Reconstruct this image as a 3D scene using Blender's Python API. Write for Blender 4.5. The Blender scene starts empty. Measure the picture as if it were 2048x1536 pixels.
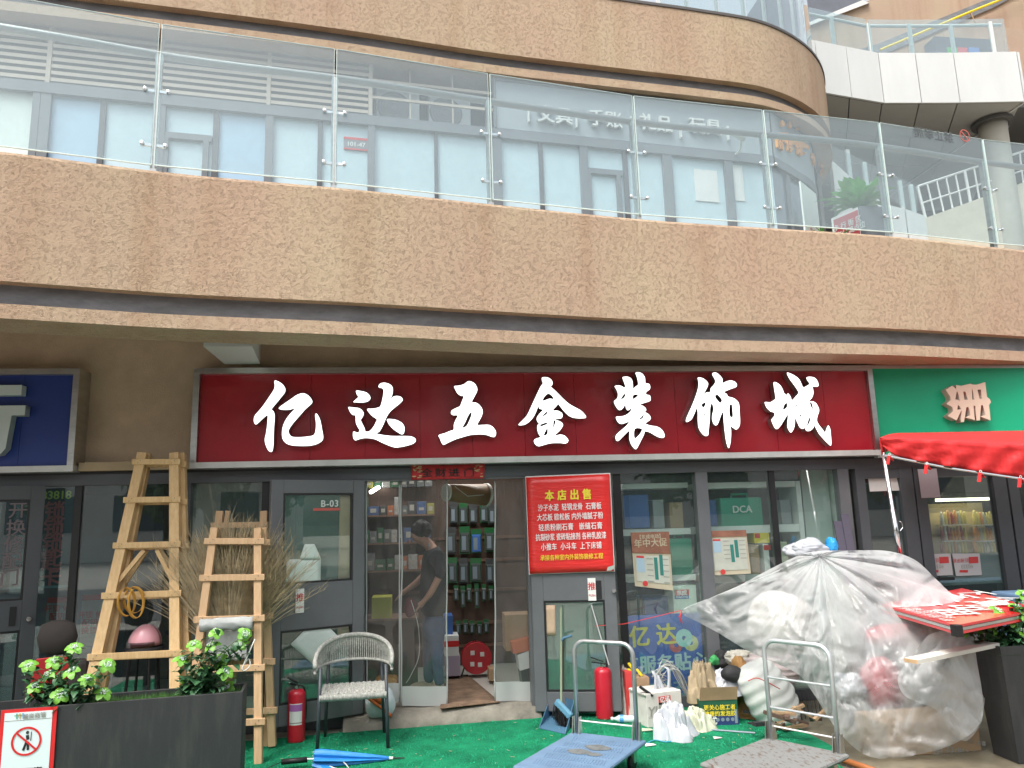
import bpy, bmesh, math, random
from mathutils import Vector, Matrix, noise as mnoise
R = math.radians
sc = bpy.context.scene
COL = sc.collection
rnd = random.Random(7)

# ------------------------------------------------------------------ camera
YAW, PITCH, ROLL, FPX = R(7.27), R(10.27), R(-1.69), 1538.0
CAMP = Vector((0, -7.57, 1.78))
_F = Vector((math.sin(YAW)*math.cos(PITCH), math.cos(YAW)*math.cos(PITCH), math.sin(PITCH)))
_r0 = Vector((math.cos(YAW), -math.sin(YAW), 0)); _u0 = _r0.cross(_F)
_Rt = math.cos(ROLL)*_r0 + math.sin(ROLL)*_u0
_U = -math.sin(ROLL)*_r0 + math.cos(ROLL)*_u0
cam = bpy.data.cameras.new('camera'); co = bpy.data.objects.new('camera', cam); COL.objects.link(co)
cam.sensor_width = 36; cam.lens = FPX/2048*36; cam.clip_end = 500
m = Matrix.Identity(4)
for i, v in enumerate((_Rt, _U, -_F)):
    m[0][i], m[1][i], m[2][i] = v
m.translation = CAMP
co.matrix_world = m; sc.camera = co

# ------------------------------------------------------------------ sky, sun, exposure (overcast)
w = bpy.data.worlds.new('World'); sc.world = w; w.use_nodes = True
nt = w.node_tree; bg = nt.nodes['Background']
sky = nt.nodes.new('ShaderNodeTexSky'); sky.sky_type = 'NISHITA'; sky.sun_disc = False
SUN_EL, SUN_AZ = R(60), R(222)          # high, behind the photographer
sky.sun_elevation = SUN_EL; sky.sun_rotation = SUN_AZ
sky.air_density = 1.6; sky.dust_density = 6; sky.ozone_density = 1.0
hs = nt.nodes.new('ShaderNodeHueSaturation'); hs.inputs['Saturation'].default_value = 0.30
nt.links.new(sky.outputs[0], hs.inputs['Color']); nt.links.new(hs.outputs[0], bg.inputs['Color'])
bg.inputs['Strength'].default_value = 0.15
sl = bpy.data.lights.new('sun', 'SUN'); sl.energy = 1.4; sl.angle = R(25); sl.color = (1, .96, .9)
so = bpy.data.objects.new('sun', sl); COL.objects.link(so)
sd = Vector((math.sin(SUN_AZ)*math.cos(SUN_EL), math.cos(SUN_AZ)*math.cos(SUN_EL), math.sin(SUN_EL)))
so.rotation_euler = sd.to_track_quat('Z', 'Y').to_euler(); so.location = (0, -20, 30)
vs = sc.view_settings; vs.view_transform = 'Standard'; vs.look = 'None'; vs.gamma = 1; vs.use_curve_mapping = False
vs.exposure = 0.92
sc.render.engine = 'CYCLES'; cy = sc.cycles
cy.use_denoising = True; cy.use_adaptive_sampling = True; cy.adaptive_threshold = .02
cy.max_bounces = 6; cy.diffuse_bounces = 3; cy.glossy_bounces = 3; cy.transmission_bounces = 4; cy.transparent_max_bounces = 24
cy.caustics_reflective = False; cy.caustics_refractive = False; cy.sample_clamp_indirect = 6

# ------------------------------------------------------------------ helpers
def ray(px, py): return (px-1024)/FPX*_Rt - (py-768)/FPX*_U + _F
def W(px, py, Y):                       # photo measurement -> point on the plane y = Y
    d = ray(px, py); return CAMP + d*((Y-CAMP.y)/d.y)
def Gz(px, py, z):                      # photo measurement -> point on the plane z = z
    d = ray(px, py); return CAMP + d*((z-CAMP.z)/d.z)
def online(px, py, p0, u):              # -> (s, z) on the vertical plane through p0 along u
    d = ray(px, py); n = Vector((-u[1], u[0]))
    t = ((p0[0]-CAMP.x)*n.x + (p0[1]-CAMP.y)*n.y)/(d.x*n.x + d.y*n.y)
    q = CAMP + d*t
    return (q.x-p0[0])*u[0] + (q.y-p0[1])*u[1], q.z

MATS = {}
def mat(name, col, rough=.6, metal=0, var=0, vscale=3, bump=0, bscale=60, emit=0, alpha=None, coat=0, spec=.5, stretch=(1, 1, 1), col2=None, fac=None, sss=0):
    if name in MATS: return MATS[name]
    M = bpy.data.materials.new(name); M.use_nodes = True; N = M.node_tree.nodes; L = M.node_tree.links
    b = N['Principled BSDF']; MATS[name] = M
    c4 = (*col, 1)
    b.inputs['Base Color'].default_value = c4; b.inputs['Roughness'].default_value = rough; b.inputs['Metallic'].default_value = metal
    b.inputs['Coat Weight'].default_value = coat; b.inputs['Specular IOR Level'].default_value = spec
    if var or bump or col2:
        g = N.new('ShaderNodeNewGeometry'); mp = N.new('ShaderNodeMapping'); mp.inputs['Scale'].default_value = stretch
        L.new(g.outputs['Position'], mp.inputs['Vector'])
    if var or col2:
        n = N.new('ShaderNodeTexNoise'); n.inputs['Scale'].default_value = vscale; n.inputs['Detail'].default_value = 8; n.inputs['Roughness'].default_value = .65
        L.new(mp.outputs[0], n.inputs['Vector'])
        r = N.new('ShaderNodeValToRGB'); L.new(n.outputs['Fac'], r.inputs[0])
        e = r.color_ramp.elements
        if col2:
            f = fac or (.45, .6); e[0].position, e[1].position = f; e[0].color = c4; e[1].color = (*col2, 1)
        else:
            e[0].position, e[1].position = .3, .7
            e[0].color = (*[x*(1-var) for x in col], 1); e[1].color = (*[min(1, x*(1+var)) for x in col], 1)
        L.new(r.outputs[0], b.inputs['Base Color'])
    if bump:
        n2 = N.new('ShaderNodeTexNoise'); n2.inputs['Scale'].default_value = bscale; n2.inputs['Detail'].default_value = 5
        L.new(mp.outputs[0], n2.inputs['Vector'])
        bp = N.new('ShaderNodeBump'); bp.inputs['Strength'].default_value = bump; bp.inputs['Distance'].default_value = .02
        L.new(n2.outputs['Fac'], bp.inputs['Height']); L.new(bp.outputs[0], b.inputs['Normal'])
    if emit:
        b.inputs['Emission Color'].default_value = c4; b.inputs['Emission Strength'].default_value = emit
    if sss: b.inputs['Subsurface Weight'].default_value = sss; b.inputs['Subsurface Radius'].default_value = (.02, .01, .008)
    return M

def mat_plaster(name, col):
    M = bpy.data.materials.new(name); M.use_nodes = True; N = M.node_tree.nodes; L = M.node_tree.links; b = N['Principled BSDF']
    b.inputs['Roughness'].default_value = .9; b.inputs['Specular IOR Level'].default_value = .2
    g = N.new('ShaderNodeNewGeometry')
    def no(s, d, sx=(1, 1, 1), r=.6):
        mp = N.new('ShaderNodeMapping'); mp.inputs['Scale'].default_value = sx; L.new(g.outputs['Position'], mp.inputs[0])
        n = N.new('ShaderNodeTexNoise'); n.inputs['Scale'].default_value = s; n.inputs['Detail'].default_value = d; n.inputs['Roughness'].default_value = r
        L.new(mp.outputs[0], n.inputs[0]); return n
    big = no(.8, 6, (1, 1, .6)); r1 = N.new('ShaderNodeValToRGB'); L.new(big.outputs['Fac'], r1.inputs[0])
    e = r1.color_ramp.elements; e[0].position = .34; e[1].position = .68
    e[0].color = (col[0]*.98, col[1]*.90, col[2]*.92, 1); e[1].color = (col[0]*1.03, col[1]*1.05, col[2]*1.03, 1)
    streak = no(2.6, 6, (1, 1, .06)); r2 = N.new('ShaderNodeValToRGB'); L.new(streak.outputs['Fac'], r2.inputs[0])
    r2.color_ramp.elements[0].position = .32; r2.color_ramp.elements[1].position = .5
    r2.color_ramp.elements[0].color = (.84, .77, .72, 1); r2.color_ramp.elements[1].color = (1, 1, 1, 1)
    mx = N.new('ShaderNodeMixRGB'); mx.blend_type = 'MULTIPLY'; mx.inputs[0].default_value = .7
    L.new(r1.outputs[0], mx.inputs[1]); L.new(r2.outputs[0], mx.inputs[2])
    # dragged, crackled render: short wavy horizontal cracks
    warp = no(22, 2); va = N.new('ShaderNodeVectorMath'); va.operation = 'MULTIPLY_ADD'; va.inputs[1].default_value = (.05, .05, .05)
    L.new(warp.outputs['Color'], va.inputs[0]); L.new(g.outputs['Position'], va.inputs[2])
    mp = N.new('ShaderNodeMapping'); mp.inputs['Scale'].default_value = (1, 1, 2.3); L.new(va.outputs[0], mp.inputs[0])
    vo = N.new('ShaderNodeTexVoronoi'); vo.feature = 'DISTANCE_TO_EDGE'; vo.inputs['Scale'].default_value = 44; L.new(mp.outputs[0], vo.inputs[0])
    brk = no(30, 2)
    cr = N.new('ShaderNodeValToRGB'); L.new(vo.outputs['Distance'], cr.inputs[0])
    cr.color_ramp.elements[0].position = 0; cr.color_ramp.elements[1].position = .085
    br = N.new('ShaderNodeValToRGB'); L.new(brk.outputs['Fac'], br.inputs[0]); br.color_ramp.elements[0].position = .42; br.color_ramp.elements[1].position = .52
    mxv = N.new('ShaderNodeMixRGB'); mxv.blend_type = 'LIGHTEN'; mxv.inputs[0].default_value = 1
    L.new(cr.outputs[0], mxv.inputs[1]); L.new(br.outputs[0], mxv.inputs[2])
    mx2 = N.new('ShaderNodeMixRGB'); mx2.blend_type = 'MULTIPLY'; mx2.inputs[0].default_value = .20
    L.new(mx.outputs[0], mx2.inputs[1]); L.new(mxv.outputs[0], mx2.inputs[2])
    L.new(mx2.outputs[0], b.inputs['Base Color'])
    fine = no(55, 6, (1, 1, 1.6), .75)
    ad = N.new('ShaderNodeMath'); ad.operation = 'MULTIPLY_ADD'; ad.inputs[1].default_value = .45
    L.new(mxv.outputs[0], ad.inputs[0]); L.new(fine.outputs['Fac'], ad.inputs[2])
    bp = N.new('ShaderNodeBump'); bp.inputs['Strength'].default_value = .8; bp.inputs['Distance'].default_value = .02
    L.new(ad.outputs[0], bp.inputs['Height']); L.new(bp.outputs[0], b.inputs['Normal'])
    MATS[name] = M; return M

def mat_glass(name, tint=(.9, .96, .95), refl=1.0, dust_haze=0., dust_haze_col=(.75, .8, .82), rough=.0):
    M = bpy.data.materials.new(name); M.use_nodes = True; N = M.node_tree.nodes; L = M.node_tree.links
    N.remove(N['Principled BSDF']); out = N['Material Output']
    t = N.new('ShaderNodeBsdfTransparent'); t.inputs[0].default_value = (*tint, 1)
    gl = N.new('ShaderNodeBsdfGlossy'); gl.inputs['Roughness'].default_value = rough; gl.inputs[0].default_value = (1, 1, 1, 1)
    fr = N.new('ShaderNodeLayerWeight'); fr.inputs[0].default_value = .5      # Schlick, same from both sides of the sheet
    pw = N.new('ShaderNodeMath'); pw.operation = 'POWER'; pw.inputs[1].default_value = 5; L.new(fr.outputs['Facing'], pw.inputs[0])
    ma = N.new('ShaderNodeMath'); ma.operation = 'MULTIPLY_ADD'; ma.inputs[1].default_value = .95; ma.inputs[2].default_value = .05; L.new(pw.outputs[0], ma.inputs[0])
    mu = N.new('ShaderNodeMath'); mu.operation = 'MULTIPLY'; mu.inputs[1].default_value = refl; mu.use_clamp = True
    L.new(ma.outputs[0], mu.inputs[0])
    m1 = N.new('ShaderNodeMixShader'); L.new(mu.outputs[0], m1.inputs[0]); L.new(t.outputs[0], m1.inputs[1]); L.new(gl.outputs[0], m1.inputs[2])
    last = m1
    if dust_haze:  # pale diffuse layer: real dust, and a hazy veil of light put into colour
        d = N.new('ShaderNodeBsdfDiffuse'); d.inputs[0].default_value = (*dust_haze_col, 1)
        tr = N.new('ShaderNodeBsdfTranslucent'); tr.inputs[0].default_value = (*dust_haze_col, 1)
        m0 = N.new('ShaderNodeMixShader'); m0.inputs[0].default_value = .4; L.new(d.outputs[0], m0.inputs[1]); L.new(tr.outputs[0], m0.inputs[2])
        g = N.new('ShaderNodeNewGeometry'); n = N.new('ShaderNodeTexNoise'); n.inputs['Scale'].default_value = 2.3; n.inputs['Detail'].default_value = 9
        n.inputs['Roughness'].default_value = .75
        L.new(g.outputs['Position'], n.inputs[0])
        mr = N.new('ShaderNodeMapRange'); mr.inputs[1].default_value = .3; mr.inputs[2].default_value = .7; mr.inputs[3].default_value = dust_haze*.7; mr.inputs[4].default_value = dust_haze*1.3
        L.new(n.outputs['Fac'], mr.inputs[0])
        m2 = N.new('ShaderNodeMixShader'); L.new(mr.outputs[0], m2.inputs[0]); L.new(m1.outputs[0], m2.inputs[1]); L.new(m0.outputs[0], m2.inputs[2])
        last = m2
    L.new(last.outputs[0], out.inputs[0]); MATS[name] = M; return M

class MB:
    def __init__(s): s.v = []; s.f = []; s.mi = []; s.cur = 0
    def quad(s, a, b, c, d):
        i = len(s.v); s.v += [tuple(a), tuple(b), tuple(c), tuple(d)]; s.f.append((i, i+1, i+2, i+3)); s.mi.append(s.cur); return s
    def hexa(s, P):                       # 8 corners: bottom 4 ccw, top 4 ccw
        i = len(s.v); s.v += [tuple(p) for p in P]
        for f in ((3, 2, 1, 0), (4, 5, 6, 7), (0, 1, 5, 4), (1, 2, 6, 5), (2, 3, 7, 6), (3, 0, 4, 7)):
            s.f.append(tuple(i+k for k in f)); s.mi.append(s.cur)
        return s
    def box(s, x0, x1, y0, y1, z0, z1):
        return s.hexa([(x0, y0, z0), (x1, y0, z0), (x1, y1, z0), (x0, y1, z0), (x0, y0, z1), (x1, y0, z1), (x1, y1, z1), (x0, y1, z1)])
    def seg(s, p, u, s0, s1, z0, z1, d0, d1):   # box in panel coordinates: along u, up, inward
        n = (-u[1], u[0])
        def q(a, d, z): return (p[0]+u[0]*a+n[0]*d, p[1]+u[1]*a+n[1]*d, z)
        return s.hexa([q(s0, d0, z0), q(s1, d0, z0), q(s1, d1, z0), q(s0, d1, z0), q(s0, d0, z1), q(s1, d0, z1), q(s1, d1, z1), q(s0, d1, z1)])
    def beam(s, a, b, w, h, up=(0, 0, 1)):      # rectangular bar a->b
        a, b = Vector(a), Vector(b); d = (b-a).normalized(); x = d.cross(Vector(up))
        if x.length < 1e-4: x = d.cross(Vector((0, 1, 0)))
        x.normalize(); y = x.cross(d)
        P = []
        for c in (a, b):
            P += [c-x*w/2-y*h/2, c+x*w/2-y*h/2, c+x*w/2+y*h/2, c-x*w/2+y*h/2]
        return s.hexa(P)
    def tube(s, pts, r, n=8, caps=True):
        pts = [Vector(p) for p in pts]; K = len(pts)
        rr = r if isinstance(r, (list, tuple)) else [r]*K
        base = len(s.v); prev = None
        for k, p in enumerate(pts):
            t = (pts[min(k+1, K-1)]-pts[max(k-1, 0)])
            if t.length < 1e-9: t = Vector((0, 0, 1))
            t.normalize()
            if prev is None:
                x = t.cross(Vector((0, 0, 1)));
                if x.length < .05: x = t.cross(Vector((1, 0, 0)))
            else: x = prev - t*prev.dot(t)
            if x.length < 1e-6: x = t.orthogonal()
            x.normalize(); prev = x; y = t.cross(x)
            for j in range(n):
                a = 2*math.pi*j/n; s.v.append(tuple(p+(x*math.cos(a)+y*math.sin(a))*rr[k]))
        for k in range(K-1):
            for j in range(n):
                a = base+k*n+j; b = base+k*n+(j+1) % n
                s.f.append((a, b, b+n, a+n)); s.mi.append(s.cur)
        if caps:
            s.f.append(tuple(base+j for j in range(n))[::-1]); s.mi.append(s.cur)
            s.f.append(tuple(base+(K-1)*n+j for j in range(n))); s.mi.append(s.cur)
        return s
    def lathe(s, prof, c=(0, 0, 0), n=20, axis=None, sx=1, sy=1):
        base = len(s.v); c = Vector(c)
        q = Matrix.Identity(3) if axis is None else Vector(axis).to_track_quat('Z', 'Y').to_matrix()
        for (r, z) in prof:
            for j in range(n):
                a = 2*math.pi*j/n; s.v.append(tuple(c+q@Vector((r*math.cos(a)*sx, r*math.sin(a)*sy, z))))
        for k in range(len(prof)-1):
            for j in range(n):
                a = base+k*n+j; b = base+k*n+(j+1) % n
                s.f.append((a, b, b+n, a+n)); s.mi.append(s.cur)
        s.f.append(tuple(base+j for j in range(n))[::-1]); s.mi.append(s.cur)
        s.f.append(tuple(base+(len(prof)-1)*n+j for j in range(n))); s.mi.append(s.cur)
        return s
    def grid(s, rows):                     # rows of points
        base = len(s.v); n = len(rows[0])
        for r in rows: s.v += [tuple(p) for p in r]
        for i in range(len(rows)-1):
            for j in range(n-1):
                a = base+i*n+j; s.f.append((a, a+1, a+1+n, a+n)); s.mi.append(s.cur)
        return s
    def poly(s, pts):
        i = len(s.v); s.v += [tuple(p) for p in pts]; s.f.append(tuple(range(i, i+len(pts)))); s.mi.append(s.cur); return s
    def build(s, name, m, parent=None, smooth=False, bevel=0, solid=0, label=None, sub=0):
        me = bpy.data.meshes.new(name); me.from_pydata(s.v, [], s.f)
        ms = m if isinstance(m, (list, tuple)) else [m]
        for x in ms: me.materials.append(x if not isinstance(x, str) else MATS[x])
        if len(ms) > 1: me.polygons.foreach_set('material_index', s.mi)
        if smooth: me.polygons.foreach_set('use_smooth', [True]*len(me.polygons))
        me.update()
        o = bpy.data.objects.new(name, me); COL.objects.link(o); put(o, parent)
        if label: o['label'] = label
        if solid: md = o.modifiers.new('s', 'SOLIDIFY'); md.thickness = solid; md.offset = 0
        if bevel: md = o.modifiers.new('b', 'BEVEL'); md.width = bevel; md.segments = 2; md.limit_method = 'ANGLE'
        if sub: md = o.modifiers.new('u', 'SUBSURF'); md.levels = sub; md.render_levels = sub
        return o

def put(o, parent):
    if parent is not None:
        o.parent = parent
        mw = Matrix.LocRotScale(parent.location, parent.rotation_euler, parent.scale)
        q = parent.parent
        if q is not None: mw = Matrix.LocRotScale(q.location, q.rotation_euler, q.scale) @ parent.matrix_parent_inverse @ mw
        o.matrix_parent_inverse = mw.inverted()
def thing(name, label, cat, loc=(0, 0, 0), group=None):
    o = bpy.data.objects.new(name, None); COL.objects.link(o); o.location = loc; o.empty_display_size = .1
    return tag(o, label, cat, group)
def tag(o, label, cat, group=None, kind=None):
    o['label'] = label; o['category'] = cat
    if group: o['group'] = group
    if kind: o['kind'] = kind
    return o
def struct(o, label=None):
    o['kind'] = 'structure'
    if label: o['label'] = label
    return o
def dup(root, loc, rotz=0, label=None):
    r = root.copy(); COL.objects.link(r); r.location = loc; r.rotation_euler = (0, 0, rotz)
    if label: r['label'] = label
    for ch in list(root.children):
        c = ch.copy(); COL.objects.link(c); c.parent = r
        for g in list(ch.children):
            d = g.copy(); COL.objects.link(d); d.parent = c
    return r
def mesh_of_curve(cu, name):
    o = bpy.data.objects.new('tmp', cu); COL.objects.link(o)
    dg = bpy.context.evaluated_depsgraph_get(); me = bpy.data.meshes.new_from_object(o.evaluated_get(dg)); me.name = name
    bpy.data.objects.remove(o); bpy.data.curves.remove(cu)
    return me
def frame(p, u, s, z, d=0, roll=0, mirror=False):   # matrix on a vertical panel: x along u, y up, facing outward
    n = Vector((-u[1], u[0], 0)); X = Vector((u[0], u[1], 0)); Yv = Vector((0, 0, 1)); Z = X.cross(Yv)
    m = Matrix.Identity(4)
    if mirror: X = -X
    for i, v in enumerate((X, Yv, Z)): m[0][i], m[1][i], m[2][i] = v
    m.translation = Vector((p[0]+u[0]*s, p[1]+u[1]*s, z)) + n*d
    return m @ Matrix.Rotation(roll, 4, 'Z')
def text(name, s, size, mtx, m, parent=None, ext=0, bold=0, align='CENTER', wscale=1, spacing=1, line=1, label=None, shear=0):
    cu = bpy.data.curves.new('t', 'FONT'); cu.body = s; cu.size = size; cu.align_x = align; cu.align_y = 'CENTER'
    cu.extrude = ext; cu.resolution_u = 3; cu.space_character = spacing; cu.space_line = line; cu.shear = shear
    me = mesh_of_curve(cu, name)
    if wscale != 1: me.transform(Matrix.Diagonal((wscale, 1, 1, 1)))
    if len(me.vertices) and s != '·':
        ys = [v.co.y for v in me.vertices]; me.transform(Matrix.Translation((0, -(min(ys)+max(ys))/2, 0)))
    if bold:
        V = [v.co.copy() for v in me.vertices]; Fc = [tuple(p.vertices) for p in me.polygons]; nv = len(V); b = bold*size*1.1
        sh = [(-b, 0, 0), (b, 0, .0004), (0, b*.7, .0008), (0, -b*.7, .0012)]
        VV = [v+Vector(d) for d in sh for v in V]; FF = [tuple(i+k*nv for i in f) for k in range(4) for f in Fc]
        me.clear_geometry(); me.from_pydata(VV, [], FF); me.update()
    me.transform(mtx)
    me.materials.clear(); me.materials.append(MATS[m] if isinstance(m, str) else m)
    o = bpy.data.objects.new(name, me); COL.objects.link(o); put(o, parent)
    if label: o['label'] = label
    return o
def smoothloop(P, n=3):
    out = []; K = len(P)
    for i in range(K):
        p0, p1, p2, p3 = (Vector(P[(i+k) % K]) for k in (-1, 0, 1, 2))
        for j in range(n):
            t = j/n; out.append(.5*((2*p1)+(-p0+p2)*t+(2*p0-5*p1+4*p2-p3)*t*t+(-p0+3*p1-3*p2+p3)*t**3))
    return out
def catmull(P, n=8):
    out = []; K = len(P); P = [Vector(p) for p in P]
    for i in range(K-1):
        p0, p1, p2, p3 = P[max(i-1, 0)], P[i], P[i+1], P[min(i+2, K-1)]
        for j in range(n):
            t = j/n; out.append(.5*((2*p1)+(-p0+p2)*t+(2*p0-5*p1+4*p2-p3)*t*t+(-p0+3*p1-3*p2+p3)*t**3))
    out.append(P[-1]); return out
def shape2d(name, loops, ext, mtx, mats, parent=None, label=None):   # filled outline with holes, extruded
    cu = bpy.data.curves.new('c', 'CURVE'); cu.dimensions = '2D'; cu.fill_mode = 'BOTH'; cu.extrude = ext
    for lp in loops:
        sp = cu.splines.new('POLY'); sp.points.add(len(lp)-1); sp.use_cyclic_u = True
        for i, p in enumerate(lp): sp.points[i].co = (p[0], p[1], 0, 1)
    me = mesh_of_curve(cu, name); me.materials.clear()
    for x in mats: me.materials.append(MATS[x])
    if len(mats) > 1:
        for p in me.polygons: p.material_index = 0 if p.normal.z > .5 else 1
    me.transform(mtx)
    o = bpy.data.objects.new(name, me); COL.objects.link(o); put(o, parent)
    if label: o['label'] = label
    return o
def sweep(plan, prof, mb=None):           # prof of (inward offset, z) along a plan polyline
    mb = mb or MB(); rows = []; K = len(plan)
    for k, p in enumerate(plan):
        a, b = plan[max(k-1, 0)], plan[min(k+1, K-1)]
        t = Vector((b[0]-a[0], b[1]-a[1])).normalized(); n = Vector((-t.y, t.x))
        rows.append([(p[0]+n.x*o, p[1]+n.y*o, z) for o, z in prof])
    return mb.grid([[rows[k][j] for k in range(K)] for j in range(len(prof))])
def nz(p, s=1.0): return mnoise.noise(Vector(p)*s)
# ------------------------------------------------------------------ materials
mat_plaster('plaster', (.55, .42, .298))
mat_plaster('plaster_far', (.50, .385, .285))
mat('band', (.17, .175, .19), .7, var=.3, vscale=4, bump=.15, stretch=(1, 1, 3))
mat('soffit', (.52, .40, .285), .9, var=.12, bump=.1, bscale=90)
mat('wall_brown', (.54, .415, .295), .9, var=.15, bump=.25, bscale=80)
mat('ground', (.24, .225, .20), .8, var=.3, vscale=2, bump=.3, bscale=40)
mat('concrete', (.25, .23, .19), .85, var=.35, vscale=5, bump=.3, bscale=50)
mat('turf', (.018, .31, .15), .95, var=.45, vscale=3, bump=1, bscale=330, spec=.15)
mat('frame', (.080, .085, .095), .45, var=.12, vscale=2)
mat('frame_light', (.13, .135, .145), .45, var=.12, vscale=3)
mat('frame_dark', (.018, .018, .02), .4)
mat('frame_up', (.15, .165, .18), .45, var=.1)
mat('steel', (.58, .58, .56), .32, 1, var=.12, vscale=6, stretch=(1, 1, 4))
mat('steel_white', (.62, .62, .60), .4, .3, var=.12, vscale=4)
mat('chrome', (.75, .75, .76), .15, 1)
mat('white', (.8, .8, .78), .5)
mat('white_dirty', (.68, .68, .65), .6, var=.12, vscale=3)
mat('panel_white', (.60, .61, .60), .4, var=.07, vscale=1.2, stretch=(1, 1, .3))
mat('black', (.012, .012, .013), .5)
mat('black_soft', (.02, .02, .022), .75, var=.2)
mat('red', (.62, .018, .02), .5, var=.1)
mat('paper', (.72, .72, .70), .8, var=.05)
mat('paper_mint', (.66, .75, .70), .8, var=.05, bump=.2, bscale=12)
mat('kraft', (.56, .40, .28), .8, var=.1, vscale=5, bump=.3, bscale=10)
mat('carton', (.36, .24, .14), .8, var=.15, vscale=5)
mat('yellow', (.8, .62, .02), .55)
mat('tile', (.55, .54, .5), .3, var=.1, vscale=2)
mat('inner_wall', (.42, .43, .41), .8, var=.08)
mat('inner_pale', (.70, .77, .73), .7, var=.05)
mat('ceil', (.3, .3, .3), .8)
mat('window_film', (.50, .63, .69), .35, var=.06, vscale=1.1, coat=.5)
mat('window_film2', (.36, .51, .66), .35, var=.06, vscale=1.1, coat=.5)
mat_glass('glass', (.91, .97, .95), 1.7, .055, (.50, .60, .58))  # pale diffuse share stands for the milky haze over the panes
mat_glass('glass_dark', (.78, .87, .87), 2.4, .04, (.50, .58, .60))
mat_glass("rail_glass", (.86, .93, .94), 1.6, .125, (.70, .78, .82))  # whitish diffuse share imitates the veil of reflected sky
mat('glass_edge', (.72, .85, .82), .3)
mat_glass('pvc', (.84, .85, .84), 1.2, .10, (.46, .47, .46), .08)

# ------------------------------------------------------------------ ground, carpet, step
g = MB().quad((-140, -140, -.02), (140, -140, -.02), (140, 140, -.02), (-140, 140, -.02)).build('ground', 'ground'); struct(g, 'dark paved ground in front of the shops')
edge = [(-3, -.36), (-1.3, -.27), (-.62, -.17), (-.16, -.09), (.5, -.03), (1.15, .02), (1.9, -.04), (3.2, -.05), (3.2, -1.7), (3.0, -1.95), (3.0, -3.0), (-3.6, -3.0), (-3.6, -.4)]
edge = [(x+.012*nz((x*3, y*3, 1)), y+.02*nz((x*4, y*4, 3))) for x, y in edge]
mbx = MB(); mbx.poly([(x, y, .004) for x, y in edge]); mbx.poly([(x, y, -.015) for x, y in edge][::-1])
for i in range(len(edge)):
    a, b = edge[i], edge[(i+1) % len(edge)]; mbx.quad((*a, -.015), (*b, -.015), (*b, .004), (*a, .004))
struct(mbx.build('turf_carpet', 'turf'), 'bright green artificial turf carpet laid before the shop')
# short turf blades over the part of the carpet in view
mbx = MB(); rr = random.Random(3)
for i in range(26000):
    x = rr.uniform(-1.9, 3.0); y = -2.7*rr.random()**.8
    if y > -.32-.0*x and x < -.9: continue
    if y > -.1: continue
    h = rr.uniform(.006, .016); a = rr.uniform(0, 6.28); dx, dy = math.cos(a)*.0035, math.sin(a)*.0035; lx, ly = rr.uniform(-.008, .008), rr.uniform(-.008, .008)
    i0 = len(mbx.v); mbx.v += [(x-dx, y-dy, .003), (x+dx, y+dy, .003), (x+lx, y+ly, .003+h)]; mbx.f.append((i0, i0+1, i0+2)); mbx.mi.append(0)
mat('turf_blade', (.022, .38, .19), .8, var=.45, vscale=4, spec=.2)
tf = mbx.build('turf_fibres', 'turf_blade'); tag(tf, 'short green plastic fibres of the turf carpet', 'turf', kind='stuff')
st = MB()
rows = []
for j, (yy, zz) in enumerate([(-.1, -.012), (-.085, .035), (-.03, .10), (.02, .125), (.3, .125)]):
    rows.append([(-.66+i*.09, yy+(.03*nz((i*.4, j, 2)) if j < 3 else 0)-.10*(1-i/20)*(1 if j < 3 else 0), zz+.006*nz((i*.7, j*2, 5))) for i in range(21)])
st.grid(rows)
so_ = st.build('step', 'concrete', smooth=True); struct(so_, 'worn concrete step under the shop doorway')
# strip of bare concrete under the glazing on the left
struct(MB().box(-9, -.66, -.42, .0, -.018, -.004).build('pavement_strip', 'concrete'), 'dirty concrete strip under the shop window')

# ------------------------------------------------------------------ main building
bld = thing('commercial_building', 'tan rendered two-storey commercial building with curved balcony parapets', 'building', (0, 0, 0))
lowplan = [(-10, -3.3), (-7.5, -2.85), (-5, -2.34), (-2.93, -1.88), (-1.85, -1.61), (-.52, -1.4), (.73, -1.145), (2.38, -.85), (4.48, -.63), (5.43, -.48), (6.08, -.35), (7.2, -.17), (9.5, .0), (14, .1)]
lowplan = [(p.x, p.y) for p in catmull([(a, b, 0) for a, b in lowplan], 8)]
upplan = [(-10, -.55), (-6, -.02), (-2.7, .38), (-.83, .63), (.95, .94), (2.85, 1.17), (3.8, 1.28), (4.7, 1.43), (5.45, 1.78), (6.05, 2.28), (6.5, 2.95), (6.8, 3.9), (6.95, 5.5), (7.0, 9)]
upplan = [(p.x, p.y) for p in catmull([(a, b, 0) for a, b in upplan], 10)]
def storey(plan, dz, top=1.27):
    z = 3.32+dz
    sweep(plan, [(.44, z+.4), (.44, z), (0, z), (0, z+.108), (.1, z+.108)]).build('balcony_lip', 'plaster', bld)
    sweep(plan, [(.1, z+.108), (.1, z+.275)]).build('recessed_band', 'band', bld)
    sweep(plan, [(.1, z+.275), (0, z+.275), (0, z+top-.03), (.012, z+top-.006), (.03, z+top), (.2, z+top), (.2, z+.5)]).build('parapet', 'plaster', bld)
storey(lowplan, 0); storey(upplan, 3.88)
# thin dark capping on the upper parapet
sweep(upplan, [(-.012, 8.445), (-.012, 8.485), (.21, 8.485), (.21, 8.445)]).build('parapet_cap', mat('cap', (.10, .09, .085), .6), bld)
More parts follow.
